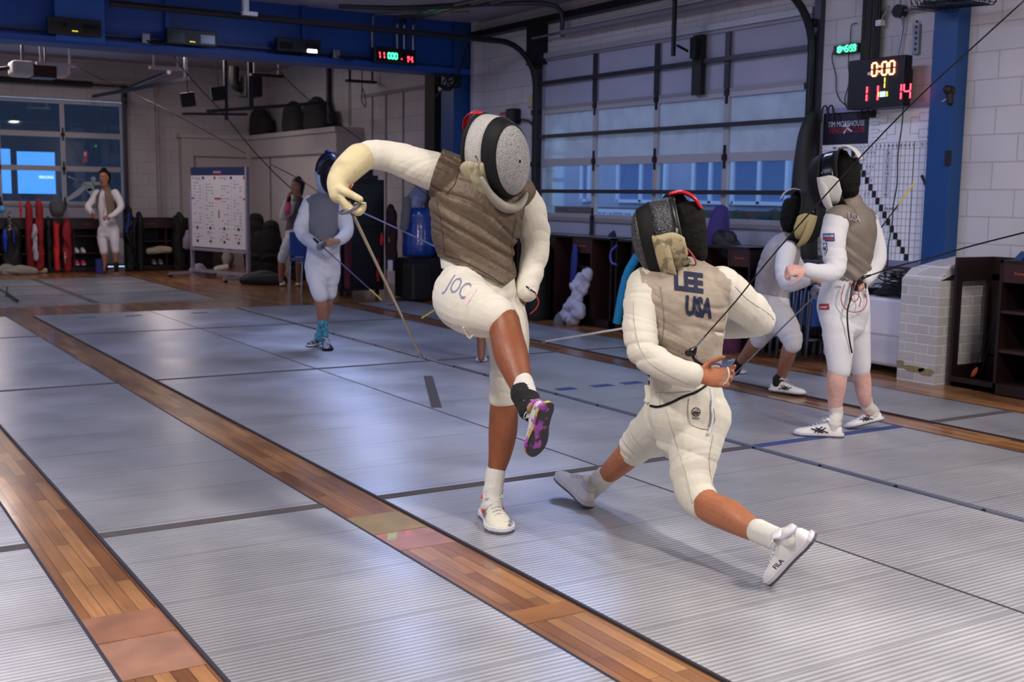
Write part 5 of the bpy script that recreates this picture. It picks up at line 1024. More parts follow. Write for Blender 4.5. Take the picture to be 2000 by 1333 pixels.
b = MB(); zz = [.56, .6, .75, .78, .92, .95, 1.1, 1.14, 1.2, 1.23]; rr = [.2, .225, .225, .215, .225, .215, .225, .22, .2, .17]
b.loft([(7.33, 14.2, z, r, r) for z, r in zip(zz, rr)], (1, 0, 0), 24, cap=1); b.build('barrel_body', mat('barrel_blue', '163c8c', .25, coat=.4), parent=t, smooth=True)
t = thing('dark_box', (7.33, 14.2, 0), 'black plastic box under the blue barrel', 'box'); b = MB(); b.box((7.08, 14.0, 0), (7.58, 14.45, .54)); b.build('box_body', M_black, parent=t, bevel=.02)
soft('plastic_wrap', [(7.25, 14.2, 1.25, .14, .12), (7.3, 14.2, 1.36, .13, .12), (7.38, 14.2, 1.5, .1, .09)], (1, 0, 0), mat('grey_plastic', '77809a', .4), 'grey translucent plastic bag on top of the blue barrel', 'plastic bag', amp=.015)
soft('dark_bundle', [(7.06, 14.1, .95, .06, .05), (7.08, 14.1, 1.15, .07, .06), (7.1, 14.1, 1.33, .06, .05)], (1, 0, 0), M_clothg, 'dull grey glove shape hanging left of the blue barrel', 'glove', amp=.008)
t = thing('kit_case', (6.9, 13.7, 0), 'black wheeled case on the floor before the tall cabinet', 'case'); b = MB(); b.box((6.9, 13.55, .02), (7.2, 13.85, .5)); b.build('case_body', M_black, parent=t, bevel=.03)
t = thing('kit_case', (7.6, 13.4, 0), 'black wheeled case right of the blue barrel, beside the column', 'case'); b = MB(); b.box((7.45, 13.0, .02), (7.75, 13.35, .78)); b.build('case_body', M_black, parent=t, bevel=.04)
# loose yellow tipped blade on the floor left, dark foil on the far strip
t = thing('practice_foil', fl(25, 580), 'thin black foil lying on the far left cross strip', 'foil')
b = MB(); b.cyl(fl(-2, 565) + arr((0, 0, .01)), fl(14, 577) + arr((0, 0, .03)), .008, n=6); b.build('blade', M_black, parent=t)
b = MB(); b.cyl(fl(14, 577) + arr((0, 0, .03)), fl(34, 592) + arr((0, 0, .03)), .018, n=8); b.cyl(fl(12, 579) + arr((0, 0, .0)), fl(15, 572) + arr((0, 0, .08)), .01, n=6); b.build('grip', M_black, parent=t)
# reel cords from the ceiling to the fencers in the back
def cord(name, pts, r, material, label, n=5, k=4):
    b = MB(); b.tube(pts, r, n=n, k=k); return b.build(name, material, label=label, cat='cord', smooth=True)
cord('scoring_cord', [wy(148, 131, 17.2), wy(235, 172, 17.0), wy(345, 225, 16.8), wy(452, 285, 16.6), wy(480, 300, 16.5)], .006, M_steeld, 'thin pale cord sloping from the garage opener motor across the back room')
cord('scoring_cord', [wy(298, 54, 17.0), wy(370, 150, 16.8), wy(430, 215, 16.6), wy(485, 283, 16.3), wy(530, 332, 16.1), wy(567, 367, 16.0)], .008, M_dark, 'dark cord running down to the drinking girl')
cord('scoring_cord', [wy(500, 70, 14.6), wy(555, 150, 14.4), wy(640, 225, 13.8), wy(700, 270, 13.2), wy(760, 320, 12.9), wy(850, 395, 12.5)], .006, M_dark, 'dark cord sloping behind the raised white sleeve')
cord('scoring_cord', [wy(530, 322, 12.6), wy(575, 345, 12.0), wy(612, 368, 11.3), wy(630, 382, 10.6)], .005, M_dark, 'thin cord reaching the shoulder of the walking fencer')
# ================================================================== people
M_white = mat('white_fencing_cloth', 'cdc8bb', .85, noise=(2.5, .05), bump=(34, .22))
M_white2 = mat('bright_fencing_cloth', 'cfced4', .85, noise=(3, .04), bump=(30, .2))
M_lame = mat('brown_lame', '5f5042', .58, metal=.3, noise=(5, .2), bump=(45, .5))
M_lamep = mat('pale_soiled_lame', '9e9182', .72, metal=.12, mix=('7c6a60', 4.5, .48, .66), noise=(11, .16), bump=(45, .4))
M_lamed = mat('grey_brown_lame', '7b7067', .6, metal=.25, noise=(7, .22), bump=(240, .35))
M_lameg = mat('grey_lame', '6d6e78', .7, metal=.1, noise=(4, .12), bump=(200, .3))
M_lameh = mat('light_lame', '9c979c', .75, metal=.1, noise=(6, .1), bump=(200, .3))
def skin(name, c): return mat(name, c, .5, noise=(38, .09), bump=(120, .15), sss=.06, mix=(tuple(x * .8 for x in srgb(c)), 9, .5, .75))
M_skb = skin('brown_skin', '804729'); M_skl = skin('tan_skin', 'a26444'); M_skp = skin('pale_skin', 'd0a196'); M_skm = skin('medium_skin', '9c6c55'); M_skd = skin('dark_skin', '7a4c38')
M_hair = mat('black_hair', '0a0808', .8, spec=.2, bump=(60, .6)); M_sockw = mat('white_sock', 'dedad4', .9, bump=(140, .5, 'Z')); M_sockb = mat('black_sock', '101014', .9, bump=(140, .4))
M_shoe = mat('shoe_white', 'd9d6d6', .5, noise=(20, .08), bump=(180, .15)); M_soleg = mat('shoe_sole_grey', '5a5864', .6, bump=(60, .6, 'X')); M_solew = mat('shoe_sole_white', 'cbc9cf', .5)
def mesh_mat(name, c, c2, sc, rough, metal, st=.5):
    M = mat(name, c, rough, metal=metal); nt = M.node_tree; N = nt.nodes; L = nt.links; b = N['Principled BSDF']; tc = [n for n in N if n.type == 'TEX_COORD'][0]
    v = N.new('ShaderNodeTexNoise'); v.inputs['Scale'].default_value = sc; v.inputs['Detail'].default_value = 2; L.new(tc.outputs['Object'], v.inputs['Vector'])
    r = N.new('ShaderNodeMapRange'); r.inputs[1].default_value = .42; r.inputs[2].default_value = .66; L.new(v.outputs['Fac'], r.inputs[0])
    mx = N.new('ShaderNodeMix'); mx.data_type = 'RGBA'; mx.inputs[6].default_value = (*srgb(c), 1); mx.inputs[7].default_value = (*srgb(c2), 1); L.new(r.outputs[0], mx.inputs[0]); L.new(mx.outputs[2], b.inputs['Base Color'])
    bp_ = N.new('ShaderNodeBump'); bp_.inputs['Strength'].default_value = st; bp_.inputs['Distance'].default_value = .003; L.new(v.outputs['Fac'], bp_.inputs['Height']); L.new(bp_.outputs['Normal'], b.inputs['Normal']); return M
M_meshw = mesh_mat('pale_wire_mesh', 'bdbab6', '8f8b86', 300, .7, .05); M_meshw2 = mesh_mat('grey_wire_mesh', 'a2a1a1', '5c5a5e', 260, .7, .05); M_meshk = mesh_mat('black_wire_mesh', '070708', '6a6a70', 230, .45, .3, .8)
M_trimk = mat('black_trim', '0b0b0d', .7, spec=.3); M_redplastic = mat('red_strap', 'c41626', .25, coat=.4)
M_bib = mat('soiled_bib', 'a89f82', .8, mix=('6e6650', 14, .5, .68), bump=(60, .3)); M_bibw = mat('white_bib', 'd0ccc8', .8, bump=(60, .2)); M_bibg = mat('dirty_grey_bib', '8b867b', .8, noise=(12, .2)); M_bibb = mat('pale_blue_bib', 'a5b2c8', .8, noise=(9, .2))
M_bibcam = mat('patterned_bib', 'a99a78', .8, mix=('7a6e54', 30, .50, .58), bump=(50, .2))

def rows_px(lst, dr=0.0):
    out = []
    for q in lst:
        p = P(q[0], q[1], q[2]); ra = q[3]; rb = q[4] if len(q) > 4 else ra
        out.append((*p, max(ra + dr, .012), max(rb + dr, .012)))
    return out
def hand_parts(mb, wrist, d, pn, thumb, curl=.5, s=1.0, grow=0.0, spread=1.0):
    """palm, four fingers and a thumb; d toward the fingers, pn out of the palm, thumb = +1/-1 side of (d x pn)"""
    d, pn = nrm(d), nrm(pn); pn = nrm(pn - d * (d @ pn)); sd = np.cross(d, pn) * thumb; w = arr(wrist)
    mb.loft([(*(w - d * .03 * s), .026 * s + grow, .020 * s + grow), (*(w + d * .02 * s), .030 * s + grow, .019 * s + grow), (*(w + d * .055 * s), .040 * s + grow, .0165 * s + grow), (*(w + d * .092 * s), .039 * s + grow, .0135 * s + grow)], sd, 14, 3)
    for i, (o, L) in enumerate(((.030, .070), (.010, .078), (-.010, .073), (-.029, .058))):
        a = 0.0; p = w + d * (.090 - abs(o) * .12) * s + sd * o * s; pts = [p - d * .012 * s]; q = p
        c = curl * (1 + .18 * i) if np.isscalar(curl) else curl[i]
        for f, k in ((.46, .7), (.30, 1.1), (.24, .8)):
            a += c * k; q = q + (d * math.cos(a) + pn * math.sin(a)) * L * f * s + sd * o * .06 * spread * s; pts.append(q)
        mb.tube(pts, [(.0098 * s + grow), (.0094 * s + grow), (.0086 * s + grow), (.0074 * s + grow)], n=8, k=3, cap=2, hint=sd)
    p = w + d * .022 * s + sd * .030 * s + pn * .006 * s; t1 = nrm(d * .62 + sd * .62 + pn * .35); t2 = nrm(d * .8 + sd * .15 + pn * .6)
    mb.tube([p - t1 * .012 * s, p + t1 * .030 * s, p + t1 * .038 * s + t2 * .028 * s, p + t1 * .04 * s + t2 * .052 * s], [.0135 * s + grow, .0118 * s + grow, .0098 * s + grow, .008 * s + grow], n=8, k=3, cap=2, hint=pn)
def head_parts(mb, c, f, u, s=1.0):
    c, f, u = arr(c), nrm(f), nrm(u); u = nrm(u - f * (u @ f)); r = np.cross(f, u)
    def pt(x, y, z): return c + (r * x + f * y + u * z) * s
    rows = [(-.118, .030, .052, .026), (-.10, .022, .060, .046), (-.07, .012, .066, .066), (-.03, .004, .070, .082), (.01, .0, .074, .092), (.05, -.004, .076, .096), (.085, -.008, .066, .084), (.112, -.010, .042, .055)]
    mb.loft([(*pt(0, b, a), x * s, y * s) for a, b, x, y in rows], r, 18, 3)
    mb.loft([(*pt(0, .088, .022), .009 * s, .010 * s), (*pt(0, .102, -.008), .012 * s, .014 * s), (*pt(0, .100, -.026), .015 * s, .012 * s)], r, 10, 2)      # nose
    mb.loft([(*pt(-.022, .072, -.056), .007 * s, .007 * s), (*pt(0, .084, -.054), .010 * s, .009 * s), (*pt(.022, .072, -.056), .007 * s, .007 * s)], u, 8, 2)       # lips
    mb.loft([(*pt(-.045, .078, .032), .007 * s, .008 * s), (*pt(0, .090, .03), .008 * s, .008 * s), (*pt(.045, .078, .032), .007 * s, .008 * s)], u, 8, 2)         # brow
    for q in (-1, 1): mb.loft([(*pt(.075 * q, -.008, .024), .006 * s, .015 * s), (*pt(.083 * q, -.014, .0), .007 * s, .019 * s), (*pt(.075 * q, -.006, -.028), .006 * s, .010 * s)], r, 8, 2)
    return pt
def face_details(parent, pt, s, hairm=M_hair, hair_back=True, brow=True):
    for q in (-1, 1):
        b = MB(); b.ball(pt(.030 * q, .076, .008), .0125 * s, 10); e_ = b.build('eye', mat('eye_white', 'cfc8c2', .3), parent=parent, smooth=True)
        b = MB(); b.ball(pt(.030 * q, .085, .008), .0062 * s, 8); b.build('iris', mat('iris_brown', '1c0f0a', .2), parent=e_, smooth=True)
        b = MB(); b.tube([pt(.012 * q, .092, .030), pt(.03 * q, .092, .036), pt(.05 * q, .078, .030)], [.003 * s, .004 * s, .002 * s], n=6, k=2); b.build('eyebrow', hairm, parent=parent, smooth=True)
    b = MB(); b.tube([pt(-.023, .082, -.055), pt(0, .094, -.054), pt(.023, .082, -.055)], [.002 * s, .0035 * s, .002 * s], n=6, k=2); b.build('lips', mat('lip_colour', '7d4238', .5), parent=parent, smooth=True)
def hair_cap(parent, c, f, u, s, material=M_hair, length=0.0, name='hair', full=False):
    c, f, u = arr(c), nrm(f), nrm(u); u = nrm(u - f * (u @ f)); r = np.cross(f, u)
    def pt(x, y, z): return c + (r * x + f * y + u * z) * s
    b = MB(); b.loft([(*pt(0, -.050, -.055 - length), .055 * s, .040 * s), (*pt(0, -.038, -.02), .078 * s, .066 * s), (*pt(0, -.024, .03), .086 * s, .090 * s), (*pt(0, -.008, .072), .086 * s, .100 * s), (*pt(0, -.004, .105), .070 * s, .086 * s), (*pt(0, -.006, .128), .040 * s, .05 * s)], r, 18, 3)
    if full: b.ball(pt(0, .0, .0), (.093 * s, .105 * s, .130 * s), 20, side=r, up=u)
    me = remesh(b, .008 * s, 2); wrinkle(me, [(pt(0, -.05, 0), pt(0, .05, .1), .12 * s, 140, .003)], seed=4); return link(name, me, material, parent, smooth=True)
def shoe(parent, heel, toe, up, L=.29, material=M_shoe, sole=M_soleg, mid=M_solew, ankle_h=.105, name='shoe', accent=None, lace=M_white2, style='cross', label=None, wid=1.0, lacecol=None):
    """heel, toe: points under the sole; up: out of the instep"""
    heel, toe = arr(heel), arr(toe); d = nrm(toe - heel); up = nrm(up); up = nrm(up - d * (up @ d)); sd = np.cross(d, up); k = L / .29
    def pt(x, y, z): return heel + (d * x + sd * y + up * z) * k
    st = [(.006, .022, .060), (.03, .034, .080), (.065, .036, .088), (.10, .037, .086), (.135, .039, .078), (.17, .044, .062), (.205, .049, .053), (.24, .047, .046), (.268, .036, .040), (.285, .018, .030)]
    b = MB(); n = 18; vs = []
    for x, w_, h in st:
        w_ *= wid
        for j in range(n):
            a = 2 * PI * j / n; ca, sa = math.cos(a), math.sin(a)
            y = w_ * math.copysign(abs(ca) ** .7, ca) * (1 - .30 * max(sa, 0) ** 1.4 * (1 if h > .07 else .4)); z = .020 + (h - .020) * (max(sa, 0) ** .85) - .004 * max(-sa, 0); vs.append(pt(x, y, z))
    R = len(st); fs = [(i * n + j, (i + 1) * n + j, (i + 1) * n + (j + 1) % n, i * n + (j + 1) % n) for i in range(R - 1) for j in range(n)] + [tuple(range(n)), tuple(range(R * n - 1, (R - 1) * n - 1, -1))]
    b.add(vs, fs); o = b.build(name, material, parent=parent, smooth=True, label=label); m_ = o.modifiers.new('sub', 'SUBSURF'); m_.levels = m_.render_levels = 2
    for nm_, z0, z1, gw, mm in (('midsole', .010, .026, 1.07, mid), ('outsole', .0, .011, 1.03, sole)):
        b = MB(); poly = []; xs = [(-.004, .014), (.006, .028), (.04, .037), (.09, .034), (.13, .036), (.18, .046), (.22, .050), (.255, .044), (.28, .026), (.291, .010)]
        poly = [(x, w_ * gw * wid) for x, w_ in xs] + [(x, -w_ * gw * wid) for x, w_ in xs[::-1]]
        lift = 1 
        b.prism(poly, z0 * k, z1 * k, org=heel, u=d * k, v=sd * k, w_=up); b.build(nm_, mm, parent=o, bevel=.003 * k)
    if lace is not None:
        b = MB()
        for i in range(5):
            x = .112 + i * .020; h = .088 - i * .0085; b.tube([pt(x, -.020, h - .004), pt(x + .006, 0, h + .006), pt(x + .012, .020, h - .004)], .0022 * k, n=6, k=2)
        b.tube([pt(.115, 0, .098), pt(.10, .022, .108), pt(.125, .035, .100), pt(.118, .003, .097), pt(.10, -.024, .106), pt(.128, -.034, .098), pt(.116, 0, .097)], .0022 * k, n=6, k=3); b.build('laces', lacecol or lace, parent=o, smooth=True)
        b = MB(); b.loft([(*pt(.078, 0, .096), .026 * k, .010 * k), (*pt(.098, 0, .108), .022 * k, .006 * k)], sd, 12, 2); b.build('tongue', accent or material, parent=o, smooth=True)
        b = MB(); b.loft([(*pt(.055, 0, .078), .033 * k * wid, .042 * k), (*pt(.052, 0, .092), .031 * k * wid, .038 * k)], sd, 16, 1, cap=1); b.build('collar', accent or mid, parent=o, smooth=True)
    if style == 'cross':
        b = MB()
        for q in (-1, 1):
            y = .0415 * q
            for (x0, z0, x1, z1, w_) in ((.09, .030, .165, .058, .006), (.12, .030, .19, .052, .005), (.105, .062, .150, .028, .005), (.125, .066, .170, .030, .005)):
                A, B_ = pt(x0, y * (.92 if z0 > .05 else 1.0), z0), pt(x1, y * (.98 if z1 > .05 else 1.08), z1); b.obox((A + B_) / 2, (B_ - A) / 2, nrm(np.cross(B_ - A, sd)) * w_ / 2 * k, sd * .003 * k)
        b.build('side_stripes', M_trimk, parent=o)
    return o, pt
def sock(parent, pts, rs, material=M_sockw, name='sock', label=None):
    b = MB(); b.loft([(*arr(p), r, r * 1.06) for p, r in zip(pts, rs)], (1, 0, 0), 18, 4); me = remesh(b, .0055, 1)
    a, c = arr(pts[0]), arr(pts[-1]); wrinkle(me, [(a, c, max(rs) * 1.1, 190, .0012), (arr(pts[-2]), c, max(rs) * 1.1, 90, .003)], seed=2); return link(name, me, material, parent, smooth=True, label=label)
def fmask(parent, c, f, u, s, m_front, m_side, m_bib, strap=None, rim=M_trimk, band=True, bib=True, tongue=None, bib_drop=.10, name='fencing_mask', bib_col2=None, sw=1.0):
    """wire-mesh mask: domed front, black band, side mesh, rim, bib; child parts of one mask part"""
    c, f, u = arr(c), nrm(f), nrm(u); u = nrm(u - f * (u @ f)); r = np.cross(f, u)
    def pt(x, y, z): return c + (r * x + f * y + u * z) * s
    n = 40
    def ring(y, w_, h, dz=0.0, bend=0.0): return [pt(w_ * math.cos(a), y - bend * (math.sin(a) ** 2), h * math.sin(a) * (1.0 if math.sin(a) > 0 else 1.06) + dz) for a in [2 * PI * j / n for j in range(n)]]
    def skin_(rings, nm_, mm, parent_, th=.003, closed=False):
        vs = [p for R_ in rings for p in R_]; fs = [(i * n + j, i * n + (j + 1) % n, (i + 1) * n + (j + 1) % n, (i + 1) * n + j) for i in range(len(rings) - 1) for j in range(n)]
        if closed: fs.append(tuple(range(n)))
        b = MB(); b.add(vs, fs); return b.build(nm_, mm, parent=parent_, smooth=True, solid=th * s)
    front = [ring(.148, .004, .006)] + [ring(y, w_, h) for y, w_, h in ((.147, .02, .03), (.142, .042, .066), (.132, .062, .098), (.118, .077, .123), (.102, .085, .136))]
    o = skin_(front, name, m_front, parent, closed=True)
    skin_([ring(.106, .083, .134), ring(.101, .0895, .140), ring(.075, .098, .150), ring(.048, .1045, .158), ring(.040, .1015, .1560)], 'mask_band', M_trimk if band else m_front, o, .004)
    skin_([ring(.042, .1005, .1555), ring(.01, .104, .158), ring(-.03, .108, .158, .0, .0), ring(-.055, .110, .155, .0)], 'side_mesh', m_side, o)
    skin_([ring(-.050, .110, .156), ring(-.054, .115, .160), ring(-.066, .115, .160), ring(-.070, .110, .154)], 'mask_rim', rim, o, .004)
    if bib:
        def arc(y, w_, h, a0, a1, dz=0.0, m=30): return [pt(w_ * math.cos(a), y, h * math.sin(a) + dz) for a in np.radians(np.linspace(a0, a1, m))]
        m = 30
        rg = [arc(.055, .101, .158, 178, 362), arc(.05, .108, .168, 176, 364), arc(.02, .118, .165 + bib_drop * .45, 182, 358, -.012), arc(-.01, .122, .165 + bib_drop, 190, 350, -.01)]
        b = MB(); vs = [p for R_ in rg for p in R_]; b.add(vs, [(i * m + j, i * m + j + 1, (i + 1) * m + j + 1, (i + 1) * m + j) for i in range(len(rg) - 1) for j in range(m - 1)])
        b.build('mask_bib', m_bib, parent=o, smooth=True, solid=.008 * s)
        for q in (1, -1):                                       # side flap over the mesh by the ear
            b = MB(); vs = []; ny, nz = 9, 7
            for i in range(ny):
                y = .040 - .118 * i / (ny - 1); e_ = max(0, i - 4) / 4; zt, zb = .008 - .035 * e_ ** 2, -.150 + .055 * e_ ** 2
                for j in range(nz):
                    z = zt + (zb - zt) * j / (nz - 1); zz = z / .162; vs.append(pt(q * (.1115 * math.sqrt(max(0.03, 1 - zz * zz)) + .006), y, z))
            b.add(vs, [(i * nz + j, i * nz + j + 1, (i + 1) * nz + j + 1, (i + 1) * nz + j) for i in range(ny - 1) for j in range(nz - 1)]); fo = b.build('side_flap', bib_col2 or m_bib, parent=o, solid=.006 * s, smooth=True)
            b = MB()
            for (y, z) in ((.02, .03), (.03, -.02)):
                zz = z / .158; b.ball(pt(q * (.108 * math.sqrt(1 - zz * zz) + .004), y, z), .005 * s, 8)
            b.build('snap_button', M_steel, parent=o, smooth=True)
    if strap:
        b = MB(); b.loft([(*pt(0, -.056, .158 + .012 * sw), .034 * s * sw, .010 * s * sw), (*pt(0, -.105, .152 + .014 * sw), .044 * s * sw, .010 * s * sw), (*pt(0, -.148, .12 + .012 * sw), .040 * s * sw, .009 * s * sw), (*pt(0, -.168, .075 + .01 * sw), .026 * s * sw, .008 * s * sw)], r, 14, 4); b.build('back_tongue', strap, parent=o, smooth=True)
    return o, pt
def hem_plane(x0, y0, x1, y1, d, keep_up=True):
    A, B_ = P(x0, y0, d), P(x1, y1, d); n = nrm(np.cross(B_ - A, FWD)); 
    if (n @ V(0, 1)) < 0: n = -n
    return A, (n if keep_up else -n)
def side_plane(x0, y0, x1, y1, d, keep_right=True):
    A, B_ = P(x0, y0, d), P(x1, y1, d); n = nrm(np.cross(B_ - A, FWD))
    if (n @ RIGHT) < 0: n = -n
    return A, (n if keep_right else -n)
def person(q):
    vox = q['vox']; root = thing('person', q['base'], q['label'], 'person'); R = dict(root=root)
    side = V(*q['side']); torso = q['torso']; arms = q['arms']; legs = q['legs']; shanks = q['shanks']; s = q.get('s', 1.0)
    f, u = V(*q['face']), V(*q.get('up', (0, 1, 0)))
    hc = P(*q['head'][:3])
    # --- body
    b = MB(); b.loft(rows_px(torso, -.028), side, 22, 4)
    nk = P(*q['neck']); b.tube([P(*torso[-1][:3]) * .5 + nk * .5, nk, nk * .45 + hc * .55], [.062 * s, .056 * s, .055 * s], n=14, k=2, cap=2)
    pt = head_parts(b, hc, f, u, s * q.get('hs', 1.0))
    for a in arms: b.loft(rows_px(a, -.014 * s), side, 14, 4)
    for a, k in zip(legs, shanks): b.loft(rows_px(a, -.022 * s), side, 16, 3); b.loft(rows_px(k), side, 18, 4)
    for h in q.get('hands', []):
        if not h.get('glove'): hand_parts(b, P(*h['w']), V(*h['d']), V(*h['n']), h['t'], h.get('curl', .5), s * h.get('s', 1.0))
    me = remesh(b, q.get('bvox', vox), 2); R['body'] = link('body', me, q['skin'], root, smooth=True); R['pt'] = pt
    # --- jacket, breeches, vest
    jm = q.get('cloth', M_white)
    b = MB(); b.loft(rows_px(torso, 0.0), side, 26, 4)
    for a in arms: b.loft(rows_px(a), side, 18, 4)
    if q.get('collar', True):
        tp = P(*torso[-1][:3]); b.tube([tp * .6 + nk * .4, tp * .1 + nk * .9], [.078 * s, .066 * s], n=16, cap=1)
    me = remesh(b, vox, 3); wrinkle(me, q.get('jw', []), fuzz=q.get('fuzz', .0012), seed=3)
    if q.get('jcut'): cut(me, q['jcut'])
    R['jacket'] = link('jacket', me, jm, root, smooth=True)
    sm = R['jacket'].modifiers.new('thick', 'SOLIDIFY'); sm.thickness = .004; sm.offset = -1
    b = MB()
    b.loft(rows_px(q['hips'], 0.004), side, 22, 3)
    for a in legs: b.loft(rows_px(a), side, 20, 4)
    me = remesh(b, vox, 3); wrinkle(me, q.get('pw', []), fuzz=q.get('fuzz', .0012), seed=8)
    if q.get('pcut'): cut(me, q['pcut'])
    R['breeches'] = link('breeches', me, q.get('cloth2', jm), root, smooth=True); sm = R['breeches'].modifiers.new('thick', 'SOLIDIFY'); sm.thickness = .004; sm.offset = -1
    if q.get('vest'):
        vt = q.get('vtorso', torso); g = q.get('vgrow', .012)
        b = MB(); b.loft(rows_px(vt, g), side, 26, 4)
        for a in q.get('vshoulder', []): b.loft(rows_px(a), side, 16, 3)
        if q.get('collar', True): tp = P(*torso[-1][:3]); b.tube([tp * .7 + nk * .3, tp * .2 + nk * .8], [.088 * s, .074 * s], n=16, cap=1)
        me = remesh(b, vox, 3); wrinkle(me, q.get('vw', []), fuzz=q.get('vfuzz', .002), seed=12)
        if q.get('vcut'): cut(me, q['vcut'])
        R['vest'] = link('lame_vest', me, q['vest'], root, smooth=True); sm = R['vest'].modifiers.new('thick', 'SOLIDIFY'); sm.thickness = .004; sm.offset = -1
    for h in q.get('hands', []):
        if h.get('glove'):
            b = MB(); hand_parts(b, P(*h['w']), V(*h['d']), V(*h['n']), h['t'], h.get('curl', .5), s * h.get('s', 1.0), grow=.003)
            if h.get('cuff'): b.loft(rows_px(h['cuff']), side, 16, 4)
            me = remesh(b, h.get('vox', .0055), 2); wrinkle(me, [(P(*h['w']), P(*h['w']) + V(*h['d']) * .1, .05, 90, .0012)], fuzz=.001, seed=5); R['glove'] = link('glove', me, h['glove'], root, smooth=True, label=h.get('glabel'))
    return R
def foil(base, tip, guard_n, label, blade_m=None, tipm=None, r0=.0045, r1=.0022, gr=.055, grip_dir=None, gl=1.0, name='foil', guard_at=None, bend=None):
    """foil: guard bowl, blade, tip and pistol grip behind the guard"""
    base, tip = arr(base), arr(tip); d = nrm(tip - base); t = thing(name, base, label, 'foil')
    mid = (base + tip) / 2 + (arr(bend) if bend is not None else 0)
    b = MB(); b.tube([base, mid, tip], [r0, (r0 + r1) / 2, r1], n=8, k=8); b.build('blade', blade_m or M_steel, parent=t, smooth=True)
    n_ = nrm(guard_n); t_, s_, b_ = frame_of(n_, (.2, .3, 1)); vs = []; m = 28
    for rr, hh in ((.004, .010), (.5, .008), (.85, .002), (1.0, -.008), (1.0, -.011)):
        for j in range(m): a = 2 * PI * j / m; vs.append(base + (s_ * math.cos(a) + b_ * math.sin(a)) * gr * rr + t_ * hh)
    g = MB(); g.add(vs, [(i * m + j, i * m + (j + 1) % m, (i + 1) * m + (j + 1) % m, (i + 1) * m + j) for i in range(4) for j in range(m)]); g.build('guard', M_steel, parent=t, smooth=True, solid=.002)
    gd = nrm(grip_dir) if grip_dir is not None else -n_
    b = MB(); b.tube([base, base + gd * .05 * gl, base + gd * .10 * gl, base + gd * .125 * gl], [.009, .012, .011, .009], n=8, k=3, cap=2); b.tube([base + gd * .035, base + gd * .045 + s_ * .03], [.008, .006], n=8, cap=2); b.build('grip', M_trimk, parent=t, smooth=True)
    b = MB(); b.cyl(tip - d * .02, tip, r1 * 1.8, n=8); b.build('tip', tipm or M_steel, parent=t)
    if tipm is not None:
        b = MB(); b.tube([tip - d * .16, tip - d * .02], r1 * 1.5, n=8); b.build('tip_tape', tipm, parent=t)
    return t
# ------------------------------------------------------------------ the kicking fencer
F = dict(vox=.006, bvox=.006, base=fl(965, 1035), label='fencer with one knee kicked up, in brown vest and pale mesh mask', s=1.0,
    side=(.97, -.14, .05), face=(.42, -.36, -.83), up=(-.30, .92, -.22), head=(955, 300, 4.92), neck=(950, 345, 4.98), hs=.95, skin=M_skb,
    torso=[(935, 560, 5.02, .155, .12), (928, 505, 5.02, .150, .118), (928, 450, 5.01, .178, .128), (933, 405, 5.0, .192, .130), (943, 365, 5.0, .170, .112), (950, 340, 5.0, .10, .085)],
    hips=[(935, 530, 5.03, .150, .118), (935, 570, 5.03, .165, .13), (938, 600, 5.04, .15, .12)],
    arms=[[(890, 350, 4.99, .085), (850, 336, 4.98, .086), (805, 320, 4.96, .077), (760, 306, 4.94, .066), (722, 303, 4.90, .062), (696, 315, 4.86, .056), (672, 337, 4.82, .05), (660, 356, 4.80, .045)],
          [(1005, 378, 5.02, .078), (1030, 405, 5.05, .078), (1042, 445, 5.09, .070), (1046, 480, 5.11, .064), (1040, 520, 5.09, .058), (1032, 552, 5.04, .052), (1029, 568, 5.02, .050)]],
    legs=[[(905, 560, 4.98, .118), (902, 585, 4.90, .125), (922, 602, 4.77, .116), (945, 613, 4.69, .100), (962, 618, 4.64, .088), (970, 621, 4.62, .086)],
          [(970, 575, 5.06, .105), (988, 640, 5.05, .100), (994, 700, 5.03, .086), (988, 745, 5.02, .074), (984, 776, 5.02, .068)]],
    shanks=[[(983, 628, 4.60, .066), (990, 660, 4.56, .066), (999, 695, 4.50, .067), (1010, 730, 4.44, .054), (1021, 762, 4.39, .042), (1030, 785, 4.36, .038)],
            [(988, 745, 5.02, .058), (985, 790, 5.03, .062), (982, 845, 5.05, .063), (976, 890, 5.05, .050), (968, 925, 5.04, .038), (963, 965, 5.02, .037)]],
    hands=[dict(w=(659, 364, 4.79), d=(.42, -.90, -.05), n=(.86, .40, .1), t=1, curl=.80, s=1.18, glove=mat('cream_glove', 'cbbd96', .75, mix=('a08f68', 9, .5, .72), bump=(90, .25)), cuff=[(704, 309, 4.87, .064), (698, 313, 4.86, .064), (674, 336, 4.82, .058), (661, 356, 4.80, .048), (662, 378, 4.79, .042)], glabel='stained cream fencing glove with long cuff'),
           dict(w=(1028, 575, 5.02), d=(-.5, -.7, .3), n=(-.6, .3, .4), t=1, curl=.5)],
    vest=M_lame, vgrow=.018, vshoulder=[[(910, 356, 5.0, .095, .11), (878, 347, 4.99, .102, .112), (842, 335, 4.98, .104, .11)], [(990, 372, 5.02, .085, .10), (1010, 380, 5.02, .088, .095)]],
    vcut=[hem_plane(848, 498, 985, 560, 5.0), hem_plane(985, 562, 1012, 538, 5.0), side_plane(865, 300, 840, 377, 5.0)], jcut=[hem_plane(838, 512, 1000, 592, 5.0)],
    pcut=[(P(985, 640, 4.57), -nrm(P(990, 660, 4.56) - P(960, 600, 4.62)))], cloth=M_white)
F['pcut'] = []
F['jw'] = [(P(722, 303, 4.9), P(815, 322, 4.96), .08, 75, .0048), (P(815, 322, 4.96), P(880, 345, 4.98), .09, 48, .0045), (P(1042, 445, 5.09), P(1032, 560, 5.03), .075, 60, .0055), (P(1020, 390, 5.03), P(1042, 445, 5.09), .08, 36, .004)]
